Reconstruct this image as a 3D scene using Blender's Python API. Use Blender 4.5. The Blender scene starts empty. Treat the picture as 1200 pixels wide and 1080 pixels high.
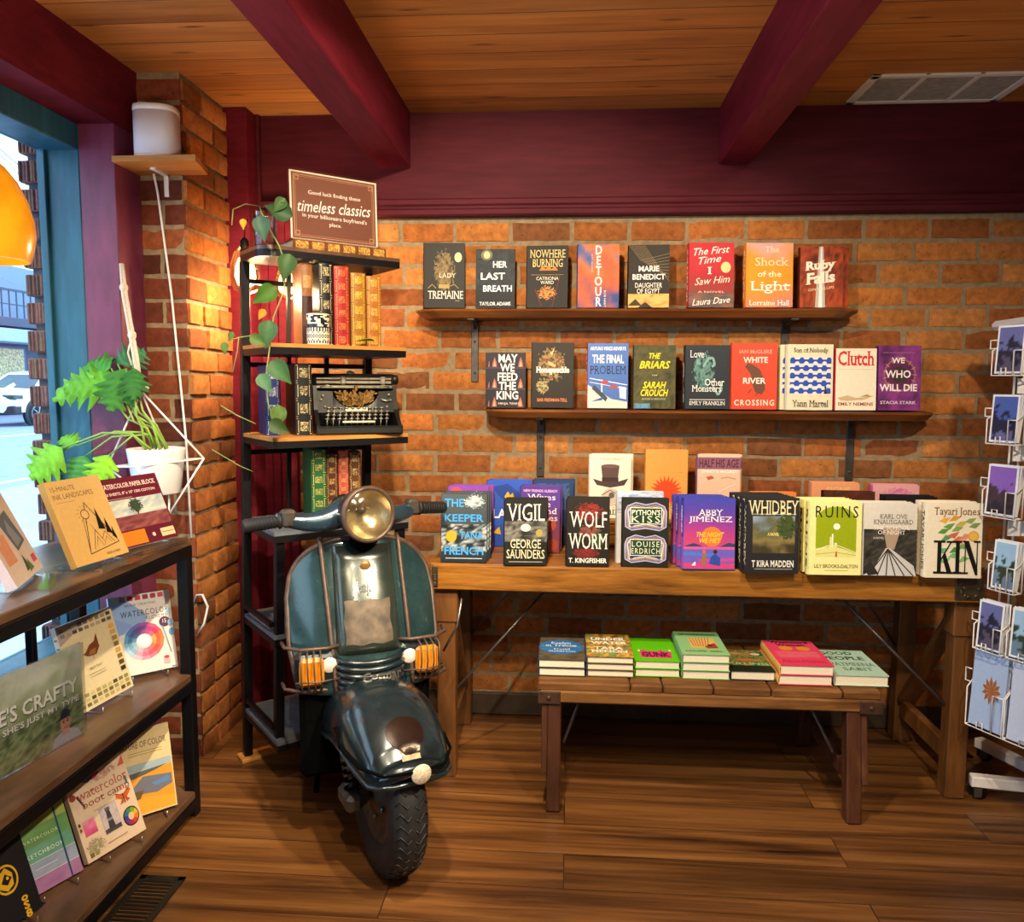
import bpy, math, random
from mathutils import Vector, Matrix, Euler, noise as mn
random.seed(7)
PI = math.pi
R = math.radians
S = bpy.context.scene
COL = S.collection
# ------------------------------------------------------------------ camera
cd = bpy.data.cameras.new('camera'); cam = bpy.data.objects.new('camera', cd); COL.objects.link(cam)
CAMY, CAMZ = -3.05, 1.33
cd.sensor_fit = 'HORIZONTAL'; cd.sensor_width = 36.0; cd.lens = 36.0*920/1200
cd.clip_start = 0.02; cd.clip_end = 300
_r = Vector((0.99728738, 0.07336366, 0.0059712)); _u = Vector((-0.01310155, 0.09709896, 0.9951885)); _f = Vector((-0.07243087, 0.99256716, -0.09779675))
mw = Matrix((( _r.x, _u.x, -_f.x, 0.0), (_r.y, _u.y, -_f.y, CAMY), (_r.z, _u.z, -_f.z, CAMZ), (0, 0, 0, 1)))
cam.matrix_world = mw
S.camera = cam
# ------------------------------------------------------------------ view + world
S.view_settings.view_transform = 'Standard'; S.view_settings.look = 'None'
S.view_settings.gamma = 1.0; S.view_settings.use_curve_mapping = False
S.view_settings.exposure = 0.76
W = bpy.data.worlds.new('sky'); S.world = W; W.use_nodes = True
nt = W.node_tree; nt.nodes.clear()
bgN = nt.nodes.new('ShaderNodeBackground'); outN = nt.nodes.new('ShaderNodeOutputWorld')
tcN = nt.nodes.new('ShaderNodeTexCoord'); noN = nt.nodes.new('ShaderNodeTexNoise'); rpN = nt.nodes.new('ShaderNodeValToRGB')
noN.inputs['Scale'].default_value = 3.0; noN.inputs['Detail'].default_value = 5
rpN.color_ramp.elements[0].color = (0.42, 0.66, 1.0, 1); rpN.color_ramp.elements[0].position = 0.35
rpN.color_ramp.elements[1].color = (0.80, 0.92, 1.0, 1); rpN.color_ramp.elements[1].position = 0.7
nt.links.new(tcN.outputs['Generated'], noN.inputs['Vector']); nt.links.new(noN.outputs['Fac'], rpN.inputs['Fac'])
nt.links.new(rpN.outputs['Color'], bgN.inputs['Color']); nt.links.new(bgN.outputs['Background'], outN.inputs['Surface'])
bgN.inputs['Strength'].default_value = 2.5
# ------------------------------------------------------------------ ceiling track spots out of frame, plus added fill lights
def spot(name, loc, target, power, size, blend, color=(1.0, 0.82, 0.57), rad=0.035):
    l = bpy.data.lights.new(name, 'SPOT'); l.energy = power; l.color = color; l.spot_size = R(size); l.spot_blend = blend; l.shadow_soft_size = rad
    o = bpy.data.objects.new(name, l); COL.objects.link(o); o.location = loc
    o.rotation_euler = (Vector(target)-Vector(loc)).to_track_quat('-Z', 'Y').to_euler()
    return o
spot('track_spot', (-0.20, -1.72, 2.27), (-0.22, 0.0, 0.86), 92, 92, 0.5)
spot('track_spot', (0.62, -1.78, 2.27), (0.86, 0.0, 0.86), 92, 94, 0.5)
spot('track_spot', (-0.20, -2.55, 2.27), (-0.95, -0.3, 0.95), 85, 62, 0.6)
spot('track_spot', (0.80, -2.35, 2.27), (0.75, -0.5, 0.45), 75, 90, 0.6)
spot('track_spot', (0.9, -2.5, 2.27), (-1.2, -1.15, 0.5), 150, 50, 0.4)
def fill_point(name, loc, power, color=(1.0, 0.82, 0.58), rad=0.12):
    l = bpy.data.lights.new(name, 'POINT'); l.energy = power; l.color = color; l.shadow_soft_size = rad
    o = bpy.data.objects.new(name, l); COL.objects.link(o); o.location = loc
fill_point('rear_fill', (-0.5, -4.3, 1.75), 3.5); fill_point('rear_fill', (1.4, -4.0, 1.75), 3)  # unseen fill points added behind the camera to lift ceiling and wall
spot('track_spot', (0.35, -3.0, 2.27), (0.2, -1.75, 0.0), 48, 84, 0.8); spot('ceiling_fill', (0.0, -2.3, 1.35), (0.0, -2.1, 2.34), 20, 150, 0.5, (1.0, 0.80, 0.56), 0.12)  # added fill: the spot brightens the floor, the upward one the ceiling
spot('ceiling_fill', (-0.95, -2.2, 1.45), (-1.0, -1.2, 2.34), 14, 130, 0.6, (1.0, 0.82, 0.66), 0.12)  # second added fill, lifts the left part of the ceiling
def area(name, loc, rot, sx, sy, power, color):
    l = bpy.data.lights.new(name, 'AREA'); l.shape = 'RECTANGLE'; l.size = sx; l.size_y = sy; l.energy = power; l.color = color
    o = bpy.data.objects.new(name, l); COL.objects.link(o); o.location = loc; o.rotation_euler = rot
    return o
pw = area('window_portal', (-1.76, -1.95, 1.3), (0, R(-90), 0), 1.7, 2.6, 1, (1, 1, 1)); pw.data.cycles.is_portal = True

# ------------------------------------------------------------------ colours and materials
def lin(c):
    return c/12.92 if c <= 0.04045 else ((c+0.055)/1.055)**2.4
def hx(h):
    if not isinstance(h, str): return h
    return (lin(int(h[0:2], 16)/255), lin(int(h[2:4], 16)/255), lin(int(h[4:6], 16)/255))
MATS = {}
def newmat(name):
    m = bpy.data.materials.new(name); m.use_nodes = True
    n = m.node_tree.nodes; b = n['Principled BSDF']
    return m, m.node_tree, b
def node(t, typ, **kw):
    n = t.nodes.new(typ)
    for k, v in kw.items():
        if k in n.inputs: n.inputs[k].default_value = v
        else: setattr(n, k, v)
    return n
def coords(t, scale=(1, 1, 1), kind='Object'):
    tc = t.nodes.new('ShaderNodeTexCoord'); mp = t.nodes.new('ShaderNodeMapping'); mp.inputs['Scale'].default_value = scale
    t.links.new(tc.outputs[kind], mp.inputs['Vector']); return mp.outputs['Vector']
def ramp(t, fac, cols):
    r = t.nodes.new('ShaderNodeValToRGB'); e = r.color_ramp.elements
    while len(e) < len(cols): e.new(0.5)
    for i, (p, c) in enumerate(cols):
        e[i].position = p; c = hx(c); e[i].color = (c[0], c[1], c[2], 1)
    t.links.new(fac, r.inputs['Fac']); return r.outputs['Color']
def bump(t, b, h, strength=0.3, dist=0.005):
    bp = t.nodes.new('ShaderNodeBump'); bp.inputs['Strength'].default_value = strength; bp.inputs['Distance'].default_value = dist
    t.links.new(h, bp.inputs['Height']); t.links.new(bp.outputs['Normal'], b.inputs['Normal'])
def mix(t, mode, fac, a, c):
    m = t.nodes.new('ShaderNodeMix'); m.data_type = 'RGBA'; m.blend_type = mode
    if isinstance(fac, (int, float)): m.inputs['Factor'].default_value = fac
    else: t.links.new(fac, m.inputs['Factor'])
    for i, v in ((6, a), (7, c)):
        if isinstance(v, tuple): m.inputs[i].default_value = (v[0], v[1], v[2], 1)
        else: t.links.new(v, m.inputs[i])
    return m.outputs[2]
def plain(name, c, rough=0.5, metal=0.0, var=0.25, scale=30, coat=0.0, bmp=0.05):
    """one colour with a fine procedural mottling"""
    if name in MATS: return MATS[name]
    m, t, b = newmat(name); c = hx(c)
    n = node(t, 'ShaderNodeTexNoise', Scale=scale, Detail=6.0); t.links.new(coords(t), n.inputs['Vector'])
    col = ramp(t, n.outputs['Fac'], [(0.3, tuple(v*(1-var) for v in c)), (0.7, tuple(min(1, v*(1+var*0.6)) for v in c))])
    t.links.new(col, b.inputs['Base Color'])
    b.inputs['Roughness'].default_value = rough; b.inputs['Metallic'].default_value = metal; b.inputs['Coat Weight'].default_value = coat
    if rough >= 1.0: b.inputs['Specular IOR Level'].default_value = 0.05
    if bmp: bump(t, b, n.outputs['Fac'], bmp, 0.002)
    MATS[name] = m; return m
def wood(name, stops, grain=(1.2, 14, 14), rough=0.5, planks=None, knots=False, bmp=0.15, coat=0.0, dark=0.5):
    """planks = (length, width, swap) ; grain scale per axis"""
    if name in MATS: return MATS[name]
    m, t, b = newmat(name)
    v = coords(t)
    if planks and planks[0] > 20: v.node.inputs['Location'].default_value = (17.0, 0.03, 0)
    if planks:
        L, Wd = planks
        bt = node(t, 'ShaderNodeTexBrick', Scale=1.0, offset=0.37, offset_frequency=2)
        bt.inputs['Brick Width'].default_value = L; bt.inputs['Row Height'].default_value = Wd; bt.inputs['Mortar Size'].default_value = 0.0016
        bt.inputs['Mortar Smooth'].default_value = 0.1
        bt.inputs['Color1'].default_value = (0, 0, 0, 1); bt.inputs['Color2'].default_value = (1, 1, 1, 1); bt.inputs['Mortar'].default_value = (0.5, 0.5, 0.5, 1)
        t.links.new(v, bt.inputs['Vector'])
        # shift the grain from plank to plank
        ad = t.nodes.new('ShaderNodeVectorMath'); ad.operation = 'MULTIPLY_ADD'
        ad.inputs[1].default_value = (7.3, 3.1, 5.7); t.links.new(bt.outputs['Color'], ad.inputs[0]); t.links.new(v, ad.inputs[2]); gv = ad.outputs[0]
    else: gv = v
    mp = t.nodes.new('ShaderNodeMapping'); mp.inputs['Scale'].default_value = grain; t.links.new(gv, mp.inputs['Vector'])
    n = node(t, 'ShaderNodeTexNoise', Scale=1.0, Detail=7.0, Roughness=0.62, Distortion=0.6); t.links.new(mp.outputs['Vector'], n.inputs['Vector'])
    mp2 = t.nodes.new('ShaderNodeMapping'); mp2.inputs['Scale'].default_value = tuple(g*5 for g in grain); t.links.new(gv, mp2.inputs['Vector'])
    n2 = node(t, 'ShaderNodeTexNoise', Scale=1.0, Detail=4.0); t.links.new(mp2.outputs['Vector'], n2.inputs['Vector'])
    col = ramp(t, n.outputs['Fac'], stops)
    f2 = ramp(t, n2.outputs['Fac'], [(0.35, (0.72, 0.70, 0.68)), (0.65, (1.0, 1.0, 1.0))])
    col = mix(t, 'MULTIPLY', 0.8, col, f2)
    if planks:
        pv = ramp(t, bt.outputs['Color'], [(0.0, (0.80, 0.80, 0.80)), (1.0, (1.15, 1.12, 1.08))])
        col = mix(t, 'MULTIPLY', 0.8, col, pv)
        col = mix(t, 'MIX', bt.outputs['Fac'], col, (0.03, 0.015, 0.008))
    if knots:
        vo = node(t, 'ShaderNodeTexVoronoi', Scale=1.0); vo.voronoi_dimensions = '2D'; mk = t.nodes.new('ShaderNodeMapping'); mk.inputs['Scale'].default_value = knots; t.links.new(gv, mk.inputs['Vector'])
        t.links.new(mk.outputs['Vector'], vo.inputs['Vector'])
        kf = ramp(t, vo.outputs['Distance'], [(0.02, (0.8, 0.8, 0.8)), (0.07, (0, 0, 0))])
        col = mix(t, 'MIX', kf, col, (0.09, 0.035, 0.013))
    t.links.new(col, b.inputs['Base Color'])
    b.inputs['Roughness'].default_value = rough; b.inputs['Coat Weight'].default_value = coat; b.inputs['Coat Roughness'].default_value = 0.25
    if rough >= 0.6: b.inputs['Specular IOR Level'].default_value = 0.15
    if bmp: bump(t, b, n2.outputs['Fac'], bmp, 0.002)
    MATS[name] = m; return m
def attr_mat(name, rough=0.4, metal=0.0,  mottling=0.12, scale=60, coat=0.0, bmp=0.0, speck=None):
    """printed / per-piece colour stored on the mesh, times a procedural mottling"""
    if name in MATS: return MATS[name]
    m, t, b = newmat(name)
    a = t.nodes.new('ShaderNodeAttribute'); a.attribute_name = 'Col'
    n = node(t, 'ShaderNodeTexNoise', Scale=scale, Detail=6.0, Roughness=0.6); t.links.new(coords(t), n.inputs['Vector'])
    f = ramp(t, n.outputs['Fac'], [(0.3, (1-mottling,)*3), (0.7, (1+mottling*0.5,)*3)])
    col = mix(t, 'MULTIPLY', 1.0, a.outputs['Color'], f)
    if speck:
        n3 = node(t, 'ShaderNodeTexNoise', Scale=speck[1], Detail=8.0, Roughness=0.7); t.links.new(coords(t), n3.inputs['Vector'])
        sf = ramp(t, n3.outputs['Fac'], [(speck[2], (0, 0, 0)), (speck[2]+0.08, (0.75, 0.75, 0.75))])
        col = mix(t, 'MIX', sf, col, speck[0])
    if speck:      # small dark pits as well
        n4 = node(t, 'ShaderNodeTexNoise', Scale=95, Detail=3.0); t.links.new(coords(t), n4.inputs['Vector'])
        pf_ = ramp(t, n4.outputs['Fac'], [(0.66, (0, 0, 0)), (0.72, (0.7, 0.7, 0.7))]); col = mix(t, 'MIX', pf_, col, (0.06, 0.02, 0.01))
    t.links.new(col, b.inputs['Base Color'])
    b.inputs['Roughness'].default_value = rough; b.inputs['Metallic'].default_value = metal; b.inputs['Coat Weight'].default_value = coat; b.inputs['Specular IOR Level'].default_value = 0.25
    if bmp: bump(t, b, n.outputs['Fac'], bmp, 0.003)
    MATS[name] = m; return m
def glass(name, c=(1, 1, 1), rough=0.0, alpha=0.12, fres=0.5):
    """thin clear sheet: mostly transparent with a glossy skin"""
    if name in MATS: return MATS[name]
    m, t, b = newmat(name); t.nodes.remove(b)
    o = t.nodes['Material Output']; tr = t.nodes.new('ShaderNodeBsdfTransparent'); gl = t.nodes.new('ShaderNodeBsdfGlossy'); ms = t.nodes.new('ShaderNodeMixShader')
    n = node(t, 'ShaderNodeTexNoise', Scale=4.0); t.links.new(coords(t), n.inputs['Vector'])
    fr = t.nodes.new('ShaderNodeLayerWeight'); fr.inputs['Blend'].default_value = 0.25
    mr = t.nodes.new('ShaderNodeMath'); mr.operation = 'MULTIPLY_ADD'; mr.inputs[1].default_value = fres; mr.inputs[2].default_value = alpha*0.4; mr.use_clamp = True
    t.links.new(fr.outputs['Fresnel'], mr.inputs[0])
    tr.inputs['Color'].default_value = (c[0], c[1], c[2], 1); gl.inputs['Roughness'].default_value = 0.04+rough
    t.links.new(mr.outputs[0], ms.inputs[0]); t.links.new(tr.outputs[0], ms.inputs[1]); t.links.new(gl.outputs[0], ms.inputs[2]); t.links.new(ms.outputs[0], o.inputs['Surface'])
    MATS[name] = m; return m
def emit(name, c, strength, c2=None):
    if name in MATS: return MATS[name]
    m, t, b = newmat(name); c = hx(c)
    n = node(t, 'ShaderNodeTexNoise', Scale=14.0, Detail=4.0); t.links.new(coords(t), n.inputs['Vector'])
    col = ramp(t, n.outputs['Fac'], [(0.3, hx(c2) if c2 else tuple(v*0.8 for v in c)), (0.7, c)])
    t.links.new(col, b.inputs['Base Color']); t.links.new(col, b.inputs['Emission Color']); b.inputs['Emission Strength'].default_value = strength
    MATS[name] = m; return m

# ------------------------------------------------------------------ mesh builder
class MB:
    def __init__(s): s.v = []; s.f = []; s.m = []; s.c = []; s.sm = []
    def add(s, vs, fs, mat=0, col=None, smooth=False, M=None):
        o = len(s.v)
        if M is not None: vs = [M @ Vector(p) for p in vs]
        s.v += [tuple(p) for p in vs]
        for i, f in enumerate(fs):
            s.f.append(tuple(o+k for k in f)); s.m.append(mat); s.sm.append(smooth)
            if callable(col): s.c.append([col(vs[k]) for k in f])
            else: s.c.append(col)
        return s
    def box(s, x0, x1, y0, y1, z0, z1, b=0.0, mat=0, col=None, M=None):
        if b <= 0:
            vs = [(x, y, z) for x in (x0, x1) for y in (y0, y1) for z in (z0, z1)]
            fs = [(0, 1, 3, 2), (4, 6, 7, 5), (0, 4, 5, 1), (2, 3, 7, 6), (0, 2, 6, 4), (1, 5, 7, 3)]
            return s.add(vs, fs, mat, col, False, M)
        b = min(b, (x1-x0)*0.49, (y1-y0)*0.49, (z1-z0)*0.49)
        vs = []; ix = {}
        for i, (x, sx) in enumerate(((x0, 1), (x1, -1))):
            for j, (y, sy) in enumerate(((y0, 1), (y1, -1))):
                for k, (z, sz) in enumerate(((z0, 1), (z1, -1))):
                    ix[i, j, k, 0] = len(vs); vs.append((x, y+sy*b, z+sz*b))
                    ix[i, j, k, 1] = len(vs); vs.append((x+sx*b, y, z+sz*b))
                    ix[i, j, k, 2] = len(vs); vs.append((x+sx*b, y+sy*b, z))
        fs = []
        for i in (0, 1):
            q = [ix[i, 0, 0, 0], ix[i, 1, 0, 0], ix[i, 1, 1, 0], ix[i, 0, 1, 0]]; fs.append(q[::-1] if i == 0 else q)
            q = [ix[0, i, 0, 1], ix[1, i, 0, 1], ix[1, i, 1, 1], ix[0, i, 1, 1]]; fs.append(q if i == 0 else q[::-1])
            q = [ix[0, 0, i, 2], ix[1, 0, i, 2], ix[1, 1, i, 2], ix[0, 1, i, 2]]; fs.append(q[::-1] if i == 0 else q)
        for a in (0, 1):
            for c in (0, 1):
                fs.append([ix[a, c, 0, 0], ix[a, c, 1, 0], ix[a, c, 1, 1], ix[a, c, 0, 1]])
                fs.append([ix[a, 0, c, 0], ix[a, 1, c, 0], ix[a, 1, c, 2], ix[a, 0, c, 2]])
                fs.append([ix[0, a, c, 1], ix[1, a, c, 1], ix[1, a, c, 2], ix[0, a, c, 2]])
        for i in (0, 1):
            for j in (0, 1):
                for k in (0, 1): fs.append([ix[i, j, k, 0], ix[i, j, k, 1], ix[i, j, k, 2]])
        # orient every face outwards
        cx, cy, cz = (x0+x1)/2, (y0+y1)/2, (z0+z1)/2; out = []
        for f in fs:
            a, bb, c = (Vector(vs[f[0]]), Vector(vs[f[1]]), Vector(vs[f[2]]))
            n = (bb-a).cross(c-a); g = sum((Vector(vs[q]) for q in f), Vector())/len(f)-Vector((cx, cy, cz))
            out.append(tuple(f) if n.dot(g) > 0 else tuple(f[::-1]))
        return s.add(vs, out, mat, col, False, M)
    def bar(s, a, b, w, h=None, bev=0.0, mat=0, col=None, up=(0, 0, 1)):
        """square bar from a to b"""
        a, b = Vector(a), Vector(b); d = b-a; L = d.length; z = d.normalized(); u = Vector(up)
        if abs(z.dot(u)) > 0.95: u = Vector((0, 1, 0))
        x = u.cross(z).normalized(); y = z.cross(x); h = h or w
        M = Matrix((( x.x, y.x, z.x, a.x), (x.y, y.y, z.y, a.y), (x.z, y.z, z.z, a.z), (0, 0, 0, 1)))
        return s.box(-w/2, w/2, -h/2, h/2, 0, L, bev, mat, col, M)
    def tube(s, pts, r, n=8, mat=0, col=None, closed=False, caps=True, M=None):
        pts = [Vector(p) for p in pts]; k = len(pts); rs = r if isinstance(r, (list, tuple)) else [r]*k
        T = []
        for i in range(k):
            if closed: d = pts[(i+1) % k]-pts[i-1]
            else: d = pts[min(i+1, k-1)]-pts[max(i-1, 0)]
            T.append(d.normalized())
        u = Vector((0, 0, 1)) if abs(T[0].z) < 0.9 else Vector((1, 0, 0))
        N = (u-T[0]*u.dot(T[0])).normalized(); vs = []
        for i in range(k):
            N = (N-T[i]*N.dot(T[i])).normalized(); B = T[i].cross(N)
            for j in range(n):
                a = 2*PI*j/n; vs.append(pts[i]+(N*math.cos(a)+B*math.sin(a))*rs[i])
        fs = []
        for i in range(k if closed else k-1):
            i2 = (i+1) % k
            for j in range(n):
                j2 = (j+1) % n; fs.append((i*n+j, i*n+j2, i2*n+j2, i2*n+j))
        s.add(vs, fs, mat, col, True, M)
        if caps and not closed:
            o = len(s.v)-len(vs)
            for base, rev in ((0, True), ((k-1)*n, False)):
                f = tuple(o+base+j for j in range(n)); s.f.append(f[::-1] if rev else f); s.m.append(mat); s.sm.append(False); s.c.append(None if callable(col) else col)
        return s
    def lathe(s, prof, n=24, mat=0, col=None, M=None, sweep=2*PI):
        """profile of (r, z), bottom to top on the outside"""
        vs = []; k = len(prof)
        full = abs(sweep-2*PI) < 1e-6; m = n if full else n+1
        for j in range(m):
            a = sweep*j/n
            for r, z in prof: vs.append((r*math.cos(a), r*math.sin(a), z))
        fs = []
        for j in range(n):
            j2 = (j+1) % m
            for i in range(k-1): fs.append((j*k+i, j2*k+i, j2*k+i+1, j*k+i+1))
        return s.add(vs, fs, mat, col, True, M)
    def grid(s, P, nu, nv, mat=0, col=None, smooth=True, flip=False, M=None):
        """P(u,v) for u,v in 0..1"""
        vs = [P(i/nu, j/nv) for j in range(nv+1) for i in range(nu+1)]; fs = []
        for j in range(nv):
            for i in range(nu):
                a = j*(nu+1)+i; f = (a, a+1, a+nu+2, a+nu+1); fs.append(f[::-1] if flip else f)
        return s.add(vs, fs, mat, col, smooth, M)
    def prism(s, pts, z0, z1, mat=0, col=None, M=None, smooth=False):
        """polygon pts (x,y) anticlockwise, extruded along z"""
        n = len(pts); vs = [(x, y, z0) for x, y in pts]+[(x, y, z1) for x, y in pts]
        fs = [tuple(range(n))[::-1], tuple(range(n, 2*n))]
        s.add(vs, fs, mat, col, False, M)
        o = len(s.v)-2*n
        for i in range(n):
            j = (i+1) % n; s.f.append((o+i, o+j, o+n+j, o+n+i)); s.m.append(mat); s.sm.append(smooth); s.c.append(None if callable(col) else col)
        return s
    def ball(s, c, r, nu=16, nv=10, mat=0, col=None, M=None):
        rx, ry, rz = r if isinstance(r, tuple) else (r, r, r)
        vs = [(c[0], c[1], c[2]-rz)]
        for j in range(1, nv):
            p = -PI/2+PI*j/nv
            for i in range(nu):
                a = 2*PI*i/nu; vs.append((c[0]+rx*math.cos(p)*math.cos(a), c[1]+ry*math.cos(p)*math.sin(a), c[2]+rz*math.sin(p)))
        vs.append((c[0], c[1], c[2]+rz)); fs = []
        for i in range(nu): fs.append((0, 1+(i+1) % nu, 1+i))
        for j in range(nv-2):
            for i in range(nu):
                a = 1+j*nu+i; b2 = 1+j*nu+(i+1) % nu; fs.append((a, b2, b2+nu, a+nu))
        t = len(vs)-1; o = 1+(nv-2)*nu
        for i in range(nu): fs.append((o+i, o+(i+1) % nu, t))
        return s.add(vs, fs, mat, col, True, M)
    def mesh(s, name, mats):
        me = bpy.data.meshes.new(name); me.from_pydata(s.v, [], s.f)
        ms = mats if isinstance(mats, (list, tuple)) else [mats]
        for m in ms: me.materials.append(m)
        me.polygons.foreach_set('material_index', s.m); me.polygons.foreach_set('use_smooth', s.sm)
        if any(c is not None for c in s.c):
            a = me.color_attributes.new('Col', 'FLOAT_COLOR', 'CORNER'); data = []
            for f, c in zip(s.f, s.c):
                if c is None: c = (0.5, 0.5, 0.5)
                if isinstance(c, list):
                    for q in c: data += [q[0], q[1], q[2], 1]
                else: data += [c[0], c[1], c[2], 1]*len(f)
            a.data.foreach_set('color', data)
        me.update(); me.validate(); return me
    def build(s, name, mats, parent=None, loc=None, rot=None):
        o = bpy.data.objects.new(name, s.mesh(name, mats)); COL.objects.link(o)
        if parent: o.parent = parent
        if loc: o.location = loc
        if rot: o.rotation_euler = rot
        return o
def tag(o, label=None, cat=None, group=None, kind=None):
    if label: o['label'] = label
    if cat: o['category'] = cat
    if group: o['group'] = group
    if kind: o['kind'] = kind
    return o
def thing(name, label, cat, loc=(0, 0, 0), rot=(0, 0, 0), group=None):
    o = bpy.data.objects.new(name, None); COL.objects.link(o); o.location = loc; o.rotation_euler = rot; o.empty_display_size = 0.05
    return tag(o, label, cat, group)
def struct(o): o['kind'] = 'structure'; return o
def dup(o, parent=None):
    c = o.copy(); COL.objects.link(c)
    if parent: c.parent = parent
    for ch in list(o.children): dup(ch, c)
    return c
def solid(ob, t, off=0.0):
    m = ob.modifiers.new('thickness', 'SOLIDIFY'); m.thickness = t; m.offset = off; return ob
def sharp(ob, a=35):
    ob.data.set_sharp_from_angle(angle=R(a)); return ob
# ================================================================== STRUCTURE
m_floor = wood('floor_planks', [(0.26, '1c0f08'), (0.40, '58371d'), (0.56, '7e532b'), (0.80, '9e6e3e')], (0.9, 20, 20), 0.34, (1.25, 0.155), bmp=0.08)
m_ceil = wood('cedar_ceiling', [(0.2, '9a5c2c'), (0.5, 'c4803c'), (0.8, 'd89a58')], (0.7, 10, 10), 0.55, (40.0, 0.128), knots=(1.3, 7.8, 1), bmp=0.06)
m_red = wood('burgundy_paint', [(0.25, '5a1220'), (0.5, '6c1a2a'), (0.75, '7a2232')], (3, 3, 12), 0.6, bmp=0.12)
m_redx = wood('burgundy_paint_long', [(0.25, '47121d'), (0.5, '541924'), (0.75, '5f202b')], (1.2, 8, 10), 0.62, bmp=0.14)
m_plum = wood('plum_paint', [(0.25, '6a2444'), (0.5, '78304f'), (0.75, '843a5a')], (6, 6, 2), 0.5, bmp=0.2)
m_teal = wood('teal_paint', [(0.25, '1c5468'), (0.5, '25647a'), (0.75, '30748a')], (9, 9, 1.2), 0.5, bmp=0.25)
m_base = plain('baseboard_brown', '3f3226', 0.5)
m_mortar = plain('mortar', '927d60', 0.95, 0, 0.3, 40, 0, 0.6)
m_brick = attr_mat('brick_clay', 0.88, 0, 0.38, 38, 0, 0.6, speck=((0.50, 0.40, 0.30), 22, 0.70))
m_split = attr_mat('split_face_brick', 0.9, 0, 0.4, 50, 0, 0.6)
m_wallp = plain('plaster_cream', 'c9b28d', 0.8)
m_black = plain('black_steel', '15151a', 0.42, 0.5, 0.2)

b = MB().box(-1.9, 2.8, -5.65, 0.12, -0.12, 0.0); struct(b.build('floor', m_floor))
b = MB().box(-1.9, 2.8, -5.65, 0.12, 2.34, 2.46); struct(b.build('ceiling', m_ceil))
struct(MB().box(2.72, 2.85, -5.65, 0.12, 0, 2.34).build('wall_right', m_wallp))
struct(MB().box(-1.9, 2.85, -5.75, -5.62, 0, 2.34).build('wall_front', m_wallp))

def bricks(b, x0, x1, z0, z1, M, start=0.0, L=0.205, H=0.064, gap=0.0165, dep=0.03, seed=1, pal=None, first=None, flip_first=False):
    """a skin of worn bricks: local x along the wall, local -y out of it"""
    rnd = random.Random(seed); pal = pal or ['b06c34', 'b8763c', 'a86430', '9c5c2e', 'b47036', '905430', 'ac6a34', '80502f', 'bc7c42', 'ac6c34', 'a06030']
    z = z0; row = 0
    while z < z1-0.02:
        h = min(H, z1-z)+rnd.uniform(-0.002, 0.002)
        x = x0-(start if row % 2 else 0.0); header = rnd.random() < 0.12
        if first: x = x0+first[row % 2]
        while x < x1-0.012:
            l = (L if not header else L*0.48)*rnd.uniform(0.93, 1.05)
            xa, xb = max(x, x0), min(x+l, x1)
            if xb-xa > 0.02:
                c = hx(rnd.choice(pal)); k = rnd.uniform(0.78, 1.12); c = tuple(v*k for v in c); out = rnd.uniform(-0.003, 0.003)
                nu, nv = max(2, int((xb-xa)/0.03)), 3; sd = rnd.uniform(0, 50)
                tilt = rnd.uniform(-0.003, 0.003)
                def P(u, v, xa=xa, xb=xb, z=z, h=h, out=out, sd=sd):
                    px = xa+(xb-xa)*u; pz = z+h*v
                    ed = min(u*(xb-xa), (1-u)*(xb-xa), v*h, (1-v)*h)
                    w = mn.noise(Vector((px*22+sd, pz*30, sd)))
                    y = -dep+out+w*0.0035+(0.005 if ed < 1e-6 else 0)
                    if ed < 1e-6: px += mn.noise(Vector((pz*40, px*15, sd)))*0.0035; pz += mn.noise(Vector((px*30, pz*9, sd+9)))*0.0035+tilt*(u-0.5)
                    return (px, y, pz)
                b.grid(P, nu, nv, 0, c, True, M=M)
                # the four sides going back into the mortar
                rim = [(i, 0) for i in range(nu)]+[(nu, j) for j in range(nv)]+[(i, nv) for i in range(nu, 0, -1)]+[(0, j) for j in range(nv, 0, -1)]
                f = [P(i/nu, j/nv) for i, j in rim]; n = len(f)
                b.add(f+[(p[0], 0.0, p[2]) for p in f], [(q, q+n, (q+1) % n+n, (q+1) % n) for q in range(n)], 0, c, False, M)
            x += l+gap*rnd.uniform(0.8, 1.2)
        z += H+gap; row += 1
I4 = Matrix.Identity(4)
# back wall: mortar bed with bricks standing proud of it
bw = MB(); bricks(bw, -1.08, 2.72, 0.10, 1.955, Matrix.Translation((0, 0.022, 0)), start=0.1, seed=3)
bw.box(-1.3, 2.72, -0.0005, 0.10, 0.0, 2.0, mat=1)
struct(bw.build('wall_back', [m_brick, m_mortar]))
# brick pier between window and corner: front face and right face with toothed corner
pier = MB()
bricks(pier, -1.46, -1.287, 0.0, 2.33, Matrix.Translation((0, -0.429, 0)), seed=11, first=(-0.03, -0.11), pal=['8a4a2c', '7a3c24', '96522e', '6a3322', '854329', '5a2c20'])  # front face gets darker bricks: its dimmer light is put into the palette
bricks(pier, 0.0, 0.331, 0.0, 2.33, Matrix.Translation((-1.307, -0.449, 0)) @ Matrix.Rotation(R(90), 4, 'Z'), seed=12, first=(-0.09, 0.0))
pier.box(-1.46, -1.293, -0.4515, -0.10, 0, 2.34, mat=1)
struct(pier.build('wall_pier', [m_brick, m_mortar]))
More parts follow.
